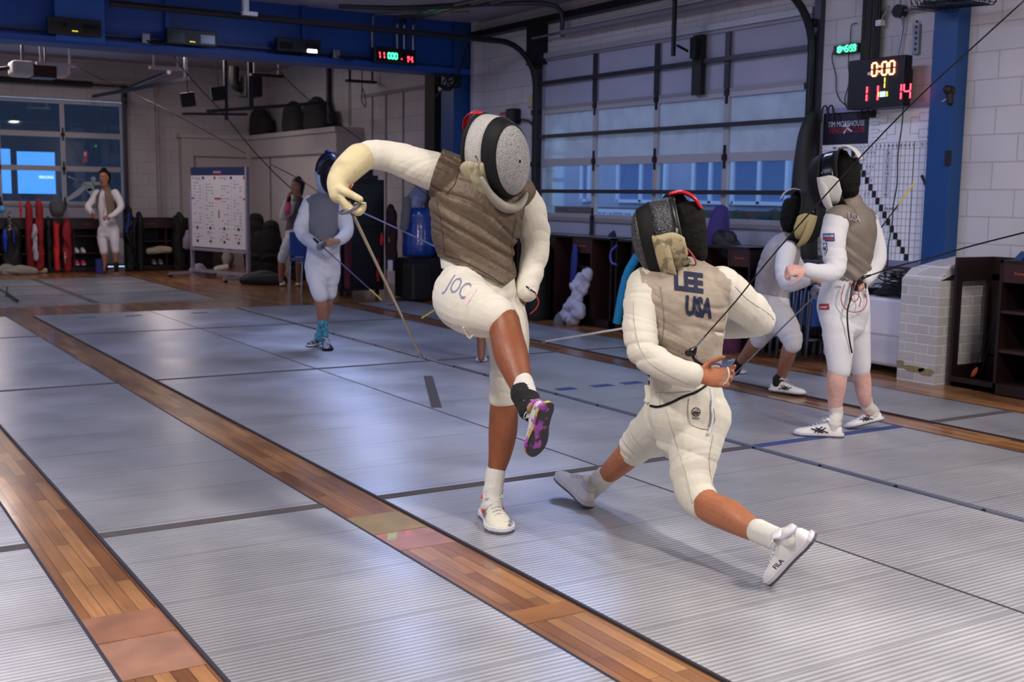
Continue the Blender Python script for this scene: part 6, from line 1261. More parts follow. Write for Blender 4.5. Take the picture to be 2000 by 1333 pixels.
F['vw'] = [(P(900, 400, 5), P(1000, 520, 5), .24, 46, .012, V(.50, .86, .1)), (P(870, 360, 5), P(870, 480, 5), .10, 60, .007, V(.6, .75, .1))]
F['pw'] = [(P(975, 622, 4.60), P(945, 612, 4.68), .10, 75, .008), (P(900, 560, 4.95), P(945, 560, 4.95), .12, 40, .005, V(-.4, .9, 0)), (P(985, 775, 5.02), P(990, 680, 5.03), .08, 45, .004)]
R1 = person(F)
cut(R1['breeches'].data, []) 
# mask
mk, mpt = fmask(R1['root'], P(966, 304, 4.88), V(.66, -.26, -.70), V(-.30, .93, -.20), 1.08, M_meshw2, M_meshw, M_bib, strap=M_redplastic, bib_drop=.06, bib_col2=M_bib, sw=.45)
mk['label'] = 'pale wire mesh mask with black band'
hair_cap(R1['root'], P(950, 298, 4.94), V(.5, -.30, -.80), V(-.30, .92, -.22), 1.0, full=True)
b = MB()                                                        # thick lower bib roll under the chin
c0 = [mpt(.125 * math.cos(a), .045 + .045 * math.sin(-a), .198 * math.sin(a)) for a in np.radians(np.linspace(236, 346, 12))]
b.tube(c0, [.012, .018, .022, .026, .029, .031, .031, .030, .027, .022, .018, .012], n=12, k=2, flat=.7, cap=2, hint=mpt(0, 1, 0) - mpt(0, 0, 0)); b.build('bib_roll', M_bibg, parent=mk, smooth=True)
# socks and shoes
sock(R1['root'], [P(1018, 748, 4.41), P(1025, 768, 4.38), P(1034, 790, 4.35), P(1042, 806, 4.33)], [.046, .045, .044, .042], name='sock')
sock(R1['root'], [P(1021, 768, 4.38), P(1030, 785, 4.36), P(1038, 802, 4.335)], [.0485, .049, .047], material=M_sockb, name='ankle_brace', label='black ankle brace')
M_multi = mat('multicolour_shoe', 'b9b6b0', .5, mix=('7a2f92', 14, .48, .53)); M_multi2 = mat('multicolour_sole', '1f1620', .5, mix=('8a3a94', 16, .55, .6), noise=(30, .3))
shoe(R1['root'], P(1072, 790, 4.22), P(1046, 884, 4.30), V(-.66, -.10, .74), .225, material=M_multi, sole=M_multi2, mid=mat('yellow_mid', 'b4a63a', .5, mix=('9a3a9c', 22, .45, .55)), style='', name='shoe', label='colourful worn fencing shoe, sole showing', wid=1.3)
sock(R1['root'], [P(968, 922, 5.045), P(965, 945, 5.03), P(962, 968, 5.02), P(962, 990, 5.0)], [.043, .043, .044, .046])
ft = fl(984, 1046); fd = nrm(fl(938, 990) - ft); sh, spt = shoe(R1['root'], ft + fd * .33, ft, (0, 0, 1), .33, wid=1.08, material=mat('cream_shoe_worn', 'cdc8b4', .55, mix=('77737a', 13, .56, .62)), mid=M_solew, sole=M_soleg, style='', accent=mat('orange_accent', 'e05a3c', .5), name='shoe', label='worn cream shoe with orange tongue')
b = MB()
for q in (-1, 1):
    for k in range(2): A = spt(.105 + k * .014, .040 * q, .045); b.obox(A, (spt(.115, 0, 0) - spt(.105, 0, 0)) * .6, (spt(0, 0, .01) - spt(0, 0, 0)) * .8, (spt(0, .002, 0) - spt(0, 0, 0)))
b.build('orange_mark', mat('orange_mark', 'd84a30', .5), parent=sh)
b = MB(); b.tube([P(905, 640, 4.66), P(914, 658, 4.68), P(918, 661, 4.68), P(935, 645, 4.64)], .005, n=6, k=1); b.build('knee_strap', M_white, parent=R1['root'])
# JOC marking and belt gap on the thigh
M_ink = mat('faded_blue_print', '7d7d9e', .8); M_inkr = mat('faded_red_print', 'd8c2c4', .8)
o_ = P(895, 566, 4.70); du, dv = V(.86, -.50), V(.50, .86)
decal('leg_lettering', ttext('JOC', .098, .098, -.008, 0, shear=-.1), o_, du, dv, [R1['breeches']], M_ink, R1['root'], lift=.003)
decal('leg_flag', trect(.016, .085, .058, 0), o_, du, dv, [R1['breeches']], M_inkr, R1['root'], lift=.003)
b = MB(); b.tube([P(1028, 560, 4.96), P(1036, 566, 4.94), P(1045, 572, 4.95)], .004, n=6, k=3); b.build('cord_plug', M_blackg, parent=R1['root'])
b = MB(); b.tube([P(1045, 572, 4.95), P(1052, 590, 4.97), P(1047, 603, 5.0), P(1035, 614, 5.03)], .0028, n=6, k=4); b.build('body_wire', mat('red_wire', 'b02a34', .5), parent=R1['root'], label='thin red body wire', smooth=True)
# sword and its cord
foil(P(685, 410, 4.765), P(824, 700, 4.95), P(824, 700, 4.95) - P(685, 410, 4.765), 'foil in the raised gloved hand, blade pointing down to the strip', blade_m=mat('brassy_blade', '8f8676', .4, metal=.6), r0=.008, r1=.0045, gr=.052, gl=.5)
b = MB(); b.tube([P(688, 349, 4.84), P(689, 356, 4.83), P(686, 365, 4.82), P(681, 373, 4.81)], [.006, .007, .006, .004], n=8, k=3); b.build('red_plug', M_redplastic, parent=R1['root'], smooth=True)
b = MB(); b.tube([P(686, 352, 4.86), P(676, 358, 4.85), P(684, 366, 4.84)], [.012, .013, .008], n=8, k=2); b.build('dark_cuff_gap', M_trimk, parent=R1['root'], smooth=True)  # black tube standing in for the shaded hole at the cuff
cord('body_cord', [P(692, 408, 4.75), P(740, 430, 4.9), P(800, 458, 5.1), P(862, 488, 5.22)], .0035, mat('blue_cord', '5a70a8', .4), 'pale blue cord running from the raised sword hand behind the brown vest')
# ------------------------------------------------------------------ the lunging fencer seen from behind
L_ = dict(vox=.006, bvox=.0055, base=fl(1330, 1060), label='lunging fencer seen from behind with LEE USA printed on a soiled beige vest', s=1.0,
    side=(.99, -.03, .08), face=(-.93, -.22, .30), up=(-.2, .96, -.05), head=(1322, 468, 4.78), neck=(1325, 508, 4.80), hs=.95, skin=M_skl,
    torso=[(1342, 800, 4.80, .150, .128), (1340, 750, 4.80, .150, .120), (1338, 700, 4.80, .150, .116), (1336, 640, 4.80, .172, .124), (1335, 590, 4.80, .190, .128), (1332, 552, 4.80, .172, .108), (1326, 520, 4.80, .095, .08)],
    hips=[(1342, 770, 4.80, .146, .125), (1342, 815, 4.80, .160, .14), (1340, 850, 4.81, .13, .12)],
    arms=[[(1262, 560, 4.80, .082), (1254, 600, 4.76, .078), (1250, 645, 4.70, .070), (1258, 688, 4.64, .068), (1290, 712, 4.58, .060), (1325, 727, 4.55, .055), (1350, 733, 4.53, .054)],
          [(1408, 560, 4.80, .088), (1440, 585, 4.84, .085), (1472, 612, 4.88, .076), (1486, 628, 4.92, .064), (1455, 632, 5.02, .066), (1400, 636, 5.12, .060), (1330, 638, 5.20, .05)]],
    legs=[[(1305, 815, 4.86, .112), (1283, 838, 4.96, .104), (1258, 858, 5.08, .090), (1244, 870, 5.13, .078), (1240, 878, 5.15, .074)],
          [(1372, 815, 4.78, .120), (1358, 870, 4.74, .108), (1352, 925, 4.70, .094), (1358, 962, 4.66, .080), (1372, 983, 4.62, .072)]],
    shanks=[[(1245, 862, 5.12, .056), (1226, 890, 5.18, .060), (1200, 915, 5.24, .052), (1178, 935, 5.28, .040), (1158, 952, 5.31, .038)],
            [(1360, 965, 4.65, .062), (1385, 990, 4.58, .063), (1425, 1008, 4.47, .063), (1462, 1030, 4.38, .048), (1492, 1045, 4.31, .038), (1518, 1052, 4.25, .034)]],
    hands=[dict(w=(1362, 735, 4.52), d=(.90, -.06, -.10), n=(-.10, .30, -.95), t=-1, curl=[.55, .75, .85, .95], s=1.06), dict(w=(1305, 636, 5.22), d=(-.8, 0, .3), n=(0, -.6, .8), t=1, curl=.9)],
    vest=M_lamep, vgrow=.013, vshoulder=[[(1278, 565, 4.80, .086, .10), (1262, 562, 4.80, .090, .09)], [(1390, 562, 4.80, .088, .10), (1408, 566, 4.80, .092, .095)]],
    vcut=[hem_plane(1200, 732, 1500, 738, 4.8), side_plane(1248, 540, 1262, 640, 4.8), side_plane(1422, 540, 1412, 640, 4.8, False)], jcut=[hem_plane(1265, 800, 1410, 752, 4.8)], cloth=M_white)
L_['jw'] = [(P(1254, 600, 4.76), P(1258, 688, 4.64), .085, 52, .0055), (P(1270, 700, 4.62), P(1350, 733, 4.53), .07, 60, .005), (P(1440, 585, 4.84), P(1486, 628, 4.92), .09, 42, .0045)]
L_['vw'] = [(P(1335, 560, 4.7), P(1340, 720, 4.7), .24, 30, .006, V(.45, .9, 0)), (P(1290, 660, 4.7), P(1400, 720, 4.7), .18, 55, .010, V(.25, .95, 0))]
L_['pw'] = [(P(1372, 985, 4.62), P(1355, 930, 4.7), .10, 58, .006), (P(1370, 860, 4.75), P(1330, 850, 4.78), .12, 45, .006, V(.35, .9, 0)), (P(1240, 878, 5.15), P(1270, 850, 5.02), .1, 55, .006)]
R2 = person(L_)
mk2, m2 = fmask(R2['root'], P(1302, 460, 4.76), V(-.93, -.20, .20), V(-.16, .97, -.06), .95, M_meshk, M_meshk, M_bibcam, strap=M_redplastic, bib_drop=.05, rim=mat('worn_rim', '1c1b1c', .35, mix=('b8b4ae', 9, .62, .66)))
mk2['label'] = 'black wire mesh mask with red tongue'
hair_cap(R2['root'], P(1328, 458, 4.79), V(-.93, -.22, .30), V(-.2, .96, -.05), 1.08, M_hair, .03, full=True)
b = MB(); b.tube([m2(-.09, -.03, -.02), m2(-.08, -.08, -.08), m2(-.05, -.10, -.14), m2(0.0, -.07, -.17)], .004, n=6, k=4); b.build('mask_cord', mat('red_wire2', 'b83a48', .5), parent=mk2, smooth=True)
M_navy = mat('navy_print_vest', '10183a', .75, noise=(60, .15))
o_ = P(1359, 578, 4.66); du, dv = V(.985, -.12, .05), V(.06, .99, 0)
decal('back_name', join_tris([ttext('LEE', .118, .084, -.004, .043, bold=.05), ]), P(1348, 571, 4.66), du, dv, [R2['vest']], M_navy, R2['root'], lift=.003)
decal('back_country', join_tris([ttext('USA', .116, .084, 0, 0, bold=.05), ]), P(1366, 600, 4.66), du, dv, [R2['vest']], M_navy, R2['root'], lift=.003)
b = MB(); c = P(1341, 512, 4.68); b.obox(c, V(.9, .45) * .016, V(-.4, .9) * .009, V(0, 0, 1) * .004); b.build('collar_tab', mat('olive_tab', '5e5a40', .8), parent=R2['root'])
# FIE roundel, pocket seam, waist cord, tassels
decal('pocket_roundel', join_tris([tring(.0155, .0185, 28), tbar(-.014, .000, .014, .000, .003), ttext('EIF', .024, .012, 0, -.007, bold=.03), tbar(-.010, .005, .010, .009, .002), tbar(-.016, -.024, .016, -.024, .002), tbar(-.014, -.028, .014, -.028, .002)]), P(1364, 807, 4.60), V(.99, -.05), V(.05, .99), [R2['breeches'], R2['jacket']], M_trimk, R2['root'], lift=.003, dens=.006)
M_seam = mat('seam_thread', 'a39c8c', .8)
pocket = [(1346, 778), (1344, 800), (1348, 826), (1362, 835), (1378, 838), (1386, 825), (1387, 790)]
def proj_line(pts, d, targets, r, material, name, parent, lift=.002, k=4):
    pp = catmull([P(x, y, d) for x, y in pts], k); out = []
    trees = [BVHTree.FromPolygons([Vector(arr(v.co) + ORG[t.name]) for v in t.data.vertices], [tuple(p.vertices) for p in t.data.polygons]) for t in targets]
    for p in pp:
        dr = nrm(p - CAM); best = None
        for tr_ in trees:
            h = tr_.ray_cast(Vector(p - dr * .6), Vector(dr), 1.2)
            if h[0] is not None and (best is None or h[3] < best[1]): best = (arr(h[0]), h[3])
        if best is not None: out.append(best[0] - dr * lift)
    b = MB(); b.tube(out, r, n=6); return b.build(name, material, parent=parent, smooth=True)
proj_line(pocket, 4.7, [R2['breeches'], R2['jacket']], .0016, M_seam, 'pocket_seam', R2['root'])
proj_line([(1270, 793), (1285, 795), (1310, 787), (1335, 775), (1360, 766), (1380, 753)], 4.7, [R2['jacket'], R2['breeches']], .005, M_trimk, 'waist_cord', R2['root'], lift=.004)
proj_line([(1389, 760), (1391, 780), (1390, 800), (1392, 815), (1388, 835), (1382, 850)], 4.7, [R2['breeches'], R2['jacket']], .006, M_white2, 'zip_strap', R2['root'], lift=.004)
for sl in ([(1236, 590), (1240, 640), (1250, 680), (1275, 715), (1345, 752)], [(1436, 560), (1460, 585), (1500, 612), (1512, 625)], [(1290, 765), (1288, 790)], [(1270, 768), (1310, 767), (1350, 764)]): proj_line(sl, 4.7, [R2['jacket'], R2['breeches']], .0013, M_seam, 'sleeve_seam', R2['root'])
for sl in ([(1300, 800), (1318, 860), (1340, 930), (1352, 985)], [(1393, 850), (1385, 900), (1392, 950)]): proj_line(sl, 4.7, [R2['breeches']], .0013, M_seam, 'trouser_seam', R2['root'])
proj_line([(1290, 560), (1296, 620), (1292, 690), (1300, 735)], 4.7, [R2['vest']], .0014, mat('vest_seam', '7a6c60', .8), 'vest_seam', R2['root']); proj_line([(1250, 545), (1264, 590), (1268, 640)], 4.7, [R2['vest']], .0022, mat('vest_binding', '8a7d6e', .8), 'vest_binding', R2['root'])
M_vs = mat('dark_vest_seam', '3c3026', .8)
for sl in ([(852, 392), (862, 440), (868, 495)], [(895, 330), (888, 360), (870, 380)], [(1008, 430), (1000, 480), (1004, 530)], [(868, 500), (900, 508), (950, 535), (984, 556)]): proj_line(sl, 5.0, [R1['vest']], .0016, M_vs, 'vest_seam', R1['root'])
proj_line([(1395, 798), (1397, 820), (1390, 835), (1375, 838)], 4.7, [R2['breeches']], .003, M_white, 'drawstring', R2['root'], lift=.003)
b = MB(); b.loft([(*P(1272, 755, 4.86), .03, .006), (*P(1270, 775, 4.84), .022, .005), (*P(1262, 785, 4.82), .012, .004)], V(1, 0), 10, 3); b.build('jacket_tab', M_white, parent=R2['root'], smooth=True)
b = MB(); b.loft([(*P(1266, 690, 4.83), .014, .03), (*P(1268, 720, 4.84), .012, .03), (*P(1271, 750, 4.84), .010, .02)], V(1, 0), 10, 3); b.build('side_strap', mat('black_white_strap', '121216', .6, mix=('b4b2b0', 26, .56, .6)), parent=R2['root'], smooth=True)
# body wire plug at the waist and the reel cord up to the ceiling on the right
b = MB(); b.tube([P(1344, 690, 4.60), P(1352, 688, 4.58), P(1358, 680, 4.57)], [.014, .018, .008], n=12, k=3, cap=2); b.tube([P(1352, 690, 4.59), P(1362, 708, 4.58), P(1385, 718, 4.6)], [.010, .008, .006], n=10, k=3); b.build('reel_plug', M_blackg, parent=R2['root'], smooth=True)
b = MB(); b.tube([P(1357, 680, 4.57), P(1378, 656, 4.55)], .004, n=8); b.build('plug_spring', M_steel, parent=R2['root'])
b = MB(); b.tube([P(1372, 722, 4.56), P(1390, 712, 4.58), P(1405, 712, 4.6), P(1412, 722, 4.6)], .0045, n=6, k=4); b.build('wire_loop', mat('blue_wire', '22337c', .4), parent=R2['root'], smooth=True)
b = MB(); b.tube([P(1421, 718, 4.43), P(1424, 730, 4.42), P(1420, 745, 4.43), P(1412, 752, 4.45)], .003, n=6, k=4); b.build('white_wire', M_white, parent=R2['root'], smooth=True)
cord('reel_cord', [P(1376, 658, 4.55), P(1440, 585, 4.5), P(1500, 510, 4.4), P(1600, 395, 4.3), P(1700, 286, 4.2), P(1800, 184, 4.1), P(1900, 92, 4.0), P(2010, -8, 3.9)], .0030, M_trimk, 'black reel cord rising from the waist of the lunging fencer to the upper right')
foil(P(1283, 631, 5.25), P(1060, 668, 5.75), P(1060, 668, 5.75) - P(1283, 631, 5.25), 'foil held in front of the lunging fencer, bright blade pointing left', r0=.006, r1=.0045, blade_m=mat('bright_blade', 'd8d4cc', .3, metal=.4))
# socks and shoes
sock(R2['root'], [P(1183, 930, 5.275), P(1172, 940, 5.29), P(1158, 952, 5.31), P(1146, 962, 5.33)], [.047, .047, .046, .047])
hl = fl(1150, 994); tl = P(1086, 926, 5.50); shoe(R2['root'], hl, hl + nrm(tl - hl) * .29, V(.45, .62, -.60), .30, style='', name='shoe', label='white shoe, heel down and toe up')
tl = fl(1507, 1137); hl = P(1573, 1072, 4.14); s2, sp2 = shoe(R2['root'], tl + nrm(hl - tl) * .285, tl, V(-.82, .35, .22), .30, style='', name='shoe', label='white shoe, heel lifted and grey sole showing')
sock(R2['root'], [P(1480, 1038, 4.335), P(1503, 1048, 4.29), P(1524, 1056, 4.24), sp2(.066, 0, .060)], [.045, .043, .043, .040])
bq2 = MB()
for q in (-1, 1): put_text(bq2, 'FILA', sp2(.15, .050 * q, .042), (sp2(.0, 0, 0) - sp2(.1, 0, 0)) * (-1 if q > 0 else 1), sp2(0, 0, .1) - sp2(0, 0, 0), .055, .018, lift=.002, bold=.03)
bq2.build('side_lettering', M_navy, parent=s2)
# ------------------------------------------------------------------ the standing teen by the board
T_ = dict(vox=.009, bvox=.0075, base=fl(1640, 845), label='tall fencer standing at the white board in black mask and grey brown vest, back turned', s=.97,
    side=(.80, .0, .60), face=(-.72, -.10, .68), head=(1640, 352, 6.92), neck=(1655, 392, 6.95), skin=M_skp, cloth=M_white2,
    torso=[(1655, 590, 6.95, .14, .115), (1655, 545, 6.95, .135, .11), (1659, 500, 6.95, .145, .115), (1661, 455, 6.95, .165, .125), (1660, 425, 6.95, .155, .105), (1656, 402, 6.95, .09, .075)],
    hips=[(1648, 565, 6.95, .145, .13), (1647, 600, 6.95, .155, .15), (1647, 625, 6.95, .14, .13)],
    arms=[[(1634, 430, 6.82, .078), (1627, 470, 6.78, .074), (1632, 515, 6.74, .068), (1625, 532, 6.70, .060), (1600, 532, 6.66, .050), (1578, 528, 6.62, .042)], [(1690, 432, 7.06, .075), (1704, 470, 7.08, .070), (1710, 505, 7.06, .064), (1700, 530, 7.0, .055), (1690, 545, 6.9, .045)]],
    legs=[[(1634, 610, 6.90, .098), (1637, 655, 6.88, .092), (1639, 700, 6.87, .078), (1639, 722, 6.87, .070)], [(1668, 610, 7.02, .095), (1672, 655, 7.04, .085), (1678, 700, 7.06, .07), (1680, 718, 7.07, .064)]],
    shanks=[[(1637, 712, 6.87, .055), (1634, 745, 6.88, .060), (1632, 775, 6.92, .050), (1632, 800, 6.95, .038), (1634, 826, 6.97, .034)], [(1680, 712, 7.06, .052), (1684, 745, 7.1, .054), (1688, 775, 7.12, .044), (1693, 794, 7.16, .034), (1697, 806, 7.17, .031)]],
    hands=[dict(w=(1572, 527, 6.61), d=(-.95, -.05, -.1), n=(.1, -.5, .8), t=1, curl=1.2, s=1.05), dict(w=(1688, 548, 6.88), d=(-.5, -.4, -.3), n=(-.3, .3, -.8), t=1, curl=.8)],
    vest=M_lamed, vgrow=.014, vshoulder=[[(1645, 425, 6.85, .08, .09), (1636, 428, 6.82, .084, .08)], [(1678, 428, 7.02, .08, .09), (1688, 432, 7.06, .082, .08)]], vcut=[hem_plane(1600, 548, 1720, 556, 6.95)], jcut=[hem_plane(1600, 588, 1720, 592, 6.95)])
T_['jw'] = [(P(1627, 470, 6.78), P(1632, 525, 6.72), .07, 50, .005), (P(1625, 532, 6.7), P(1578, 528, 6.62), .06, 55, .004), (P(1704, 470, 7.08), P(1700, 530, 7.0), .07, 55, .005)]
T_['vw'] = [(P(1660, 440, 6.9), P(1660, 540, 6.9), .2, 50, .010, V(.5, .85, 0))]; T_['pw'] = [(P(1639, 722, 6.87), P(1637, 655, 6.88), .09, 50, .006), (P(1680, 718, 7.07), P(1672, 655, 7.04), .08, 50, .005), (P(1640, 620, 6.9), P(1670, 620, 6.9), .12, 40, .005, V(.3, .9, 0))]
R3 = person(T_)
mk3, m3 = fmask(R3['root'], P(1629, 350, 6.90), V(-.75, -.10, .62), V(-.05, .99, 0), 1.04, M_trimk, M_blackg, M_bibw, strap=mat('white_tongue', 'c8c8c4', .5), bib_drop=.07)
hair_cap(R3['root'], P(1645, 350, 6.91), V(-.72, -.1, .68), V(0, 1, 0), 1.05, M_hair, .02, full=True)
_, q1 = shoe(R3['root'], fl(1647, 855), fl(1647, 855) + nrm(fl(1556, 850) - fl(1647, 855)) * .29, (0, 0, 1), .29, style='cross')
sock(R3['root'], [P(1632, 796, 6.945), P(1633, 812, 6.96), q1(.058, 0, .085), q1(.062, 0, .05)], [.041, .040, .037, .034])
tl = fl(1652, 838); _, q1 = shoe(R3['root'], tl + nrm(P(1712, 824, 7.19) - tl) * .25, tl, V(-.12, .98, 0), .25, style='cross'); sock(R3['root'], [P(1691, 782, 7.15), P(1694, 794, 7.16), q1(.066, 0, .085), q1(.066, 0, .05)], [.040, .039, .037, .034])
M_pblue = mat('patch_blue', '24387c', .6); M_pred = mat('patch_red', 'a82a34', .6); M_pwh = mat('patch_white', 'd6d6dc', .6)
o_ = P(1624, 460, 6.6); tg = [R3['jacket']]
decal('sleeve_patch', trect(.105, .048, 0, 0), o_, V(.99, -.03, .05), V(.03, .99), tg, M_pblue, R3['root'], lift=.004); decal('patch_lettering', ttext('MOREHOUSE', .095, .014, 0, .008, bold=.02), o_, V(.99, -.03, .05), V(.03, .99), tg, M_pwh, R3['root'], lift=.006, dens=.02)
decal('patch_stripe', trect(.09, .009, 0, -.011), o_, V(.99, -.03, .05), V(.03, .99), tg, M_pred, R3['root'], lift=.006)
o_ = P(1617, 484, 6.6)
shield = ([(-.027, .040), (.027, .040), (.030, .0), (.020, -.034), (0, -.042), (-.020, -.034), (-.030, .0)], [tuple(range(7))]); sh2 = ([(x * .86, y * .88) for x, y in shield[0]], shield[1])
decal('shield_patch', shield, o_, V(.99, -.03), V(.03, .99), tg, M_pblue, R3['root'], lift=.004); decal('shield_field', sh2, o_, V(.99, -.03), V(.03, .99), tg, M_pwh, R3['root'], lift=.0055)
decal('shield_blue', trect(.044, .026, 0, .006), o_, V(.99, -.03), V(.03, .99), tg, M_pblue, R3['root'], lift=.007); decal('shield_fencer', tbar(-.018, .0, .018, .014, .005), o_, V(.99, -.03), V(.03, .99), tg, M_pwh, R3['root'], lift=.0085)
decal('shield_stripes', join_tris([tbar(-.018, -.016, .02, -.010, .003), tbar(-.015, -.024, .018, -.018, .003), tbar(-.01, -.032, .014, -.026, .003)]), o_, V(.99, -.03), V(.03, .99), tg, M_pred, R3['root'], lift=.007)
o_ = P(1631, 597, 6.6); decal('brand_label', trect(.058, .036), o_, V(.99, .0), V(0, 1), [R3['breeches'], R3['jacket']], M_pred, R3['root'], lift=.006); decal('label_writing', ttext('allstar', .04, .016, bold=.02), o_, V(.99, 0), V(0, 1), [R3['breeches'], R3['jacket']], M_pwh, R3['root'], lift=.008, dens=.02)
decal('back_print', ttext('USA', .10, .045, bold=.02), P(1683, 422, 6.7), V(.97, -.12, .2), V(.05, .99), [R3['vest']], mat('worn_silver_print', '9a969c', .5), R3['root'], lift=.006, dens=.02)
b = MB(); b.tube([P(1672, 566, 6.78), P(1682, 545, 6.76), P(1700, 538, 6.76)], [.012, .012, .006], n=8, k=3, cap=2); b.tube([P(1670, 548, 6.76), P(1665, 560, 6.76), P(1660, 590, 6.74)], [.007, .008, .006], n=8, k=3); b.build('reel_plug', M_blackg, parent=R3['root'], smooth=True)
b = MB(); b.tube([P(1660, 588, 6.74), P(1655, 610, 6.74), P(1656, 640, 6.76), P(1660, 670, 6.78), P(1664, 690, 6.79)], .005, n=6, k=4); b.build('hanging_wire', M_trimk, parent=R3['root'], smooth=True)
b = MB(); b.tube([P(1650, 556, 6.76), P(1643, 580, 6.76), P(1648, 600, 6.76), P(1665, 610, 6.75), P(1685, 606, 6.78), P(1693, 590, 6.8), P(1690, 575, 6.82)], .003, n=6, k=4); b.tube([P(1676, 556, 6.76), P(1677, 580, 6.76), P(1668, 590, 6.75), P(1663, 580, 6.75), P(1672, 574, 6.75), P(1681, 584, 6.75), P(1678, 600, 6.75)], .003, n=6, k=4); b.build('red_wire_loops', mat('red_wire3', 'a03a44', .5), parent=R3['root'], smooth=True)
b = MB(); b.tube([P(1687, 540, 6.8), P(1691, 560, 6.82), P(1692, 580, 6.84)], .011, n=8, k=3, flat=.5); b.build('zip_strap', mat('patterned_strap', 'c8c8c4', .6, mix=('25252a', 30, .55, .6)), parent=R3['root'], smooth=True)
b = MB(); b.tube([P(1646, 548, 6.76), P(1651, 545, 6.75), P(1655, 549, 6.75)], .006, n=8, k=3, cap=2); b.build('clip', M_steel, parent=R3['root'], smooth=True)
cord('reel_cord', [P(1700, 538, 6.76), P(1750, 521, 6.5), P(1820, 503, 6.1), P(1900, 480, 5.7), P(2010, 452, 5.2)], .0042, M_trimk, 'dark reel cord running from the standing fencer to the right edge')
foil(P(1680, 500, 7.35), P(1786, 358, 7.2), P(1786, 358, 7.2) - P(1680, 500, 7.35), 'foil held behind the standing fencer, yellow tip over the white board', tipm=mat('yellow_tip', 'b8a83c', .5), r0=.0045, r1=.0035, blade_m=M_trimk, gr=.03)
# ------------------------------------------------------------------ the crouching fencer
C_ = dict(vox=.011, bvox=.009, base=fl(1530, 765), label='crouching fencer in light grey vest and black mask with tan bib facing the standing fencer', s=.92,
    side=(.55, -.05, .80), face=(.62, -.22, .70), up=(.15, .98, 0), head=(1556, 425, 8.32), neck=(1546, 466, 8.35), skin=M_skm, cloth=M_white2,
    torso=[(1510, 605, 8.45, .13, .115), (1508, 570, 8.45, .125, .11), (1514, 535, 8.43, .14, .12), (1524, 505, 8.40, .150, .12), (1535, 482, 8.38, .13, .10), (1543, 470, 8.36, .08, .07)],
    hips=[(1508, 590, 8.45, .135, .12), (1508, 610, 8.45, .14, .125), (1508, 628, 8.45, .12, .11)],
    arms=[[(1537, 490, 8.24, .070), (1531, 525, 8.16, .064), (1538, 555, 8.08, .058), (1560, 553, 7.98, .048), (1578, 547, 7.92, .042)], [(1540, 490, 8.5, .066), (1555, 520, 8.5, .06), (1580, 540, 8.3, .048)]],
    legs=[[(1520, 612, 8.4, .10), (1536, 640, 8.32, .092), (1547, 662, 8.25, .076), (1548, 672, 8.24, .07)], [(1498, 612, 8.52, .10), (1492, 640, 8.56, .085), (1483, 662, 8.62, .072)]],
    shanks=[[(1547, 665, 8.25, .054), (1540, 690, 8.30, .056), (1531, 718, 8.44, .044), (1524, 740, 8.54, .035), (1520, 750, 8.57, .033)], [(1484, 655, 8.6, .052), (1468, 680, 8.75, .052), (1452, 700, 8.9, .040), (1442, 712, 9.0, .034), (1438, 722, 9.05, .034)]],
    hands=[dict(w=(1584, 546, 7.9), d=(.9, -.1, -.2), n=(-.2, -.5, .8), t=1, curl=1.0), dict(w=(1585, 540, 8.25), d=(.8, .1, -.2), n=(0, -.6, .6), t=-1, curl=.9)],
    vest=M_lameh, vgrow=.013, vshoulder=[[(1535, 487, 8.3, .075, .08), (1537, 490, 8.25, .078, .07)]], vcut=[hem_plane(1470, 570, 1560, 590, 8.4)], jcut=[hem_plane(1470, 590, 1570, 606, 8.4)])
C_['jw'] = [(P(1531, 525, 8.16), P(1538, 555, 8.08), .07, 45, .006)]; C_['pw'] = [(P(1548, 672, 8.24), P(1530, 630, 8.35), .1, 40, .007), (P(1483, 662, 8.6), P(1495, 620, 8.5), .1, 40, .006)]; C_['vw'] = [(P(1520, 490, 8.3), P(1510, 570, 8.4), .18, 45, .004, V(.5, .8, 0))]
R4 = person(C_)
mk4, m4 = fmask(R4['root'], P(1566, 424, 8.28), V(.94, -.22, .18), V(.15, .98, 0), 1.12, M_trimk, M_trimk, mat('tan_bib', 'a3966e', .8, bump=(40, .3)), strap=mat('grey_tongue', 'a8a8a8', .5), bib_drop=.03, sw=.4)
hair_cap(R4['root'], P(1552, 424, 8.34), V(.62, -.22, .7), V(.15, .98, 0), 1.08, M_hair, .02, full=True)
decal('shoulder_print', ttext('N', .07, .07, bold=.04), P(1510, 465, 8.2), V(.6, .5, .3), V(-.4, .85, 0), [R4['vest']], M_navy, R4['root'], lift=.006, dens=.03)
hl = fl(1503, 764); _, q4 = shoe(R4['root'], hl, hl + nrm(fl(1572, 772) - hl) * .28, (0, 0, 1), .28, style='cross'); hl = fl(1424, 722); shoe(R4['root'], hl, hl + nrm(fl(1466, 737) - hl) * .27, (0, 0, 1), .27, style='', material=mat('grey_shoe', '8e8c90', .5))
sock(R4['root'], [P(1525, 736, 8.53), q4(.058, 0, .09), q4(.062, 0, .05)], [.038, .036, .034], material=M_sockb); sock(R4['root'], [P(1446, 706, 8.95), P(1440, 716, 9.02), P(1437, 724, 9.06)], [.038, .038, .038], material=M_sockb)
foil(P(1597, 573, 7.85), P(1424, 742, 6.9), P(1424, 742, 6.9) - P(1597, 573, 7.85), 'foil held by the crouching fencer, grey blade slanting down to the left', r0=.005, r1=.0035)
cord('reel_cord', [P(1480, 640, 8.7), P(1476, 600, 8.6), P(1484, 560, 8.55), P(1490, 540, 8.5)], .005, M_trimk, 'short loop of cord hanging behind the crouching fencer')
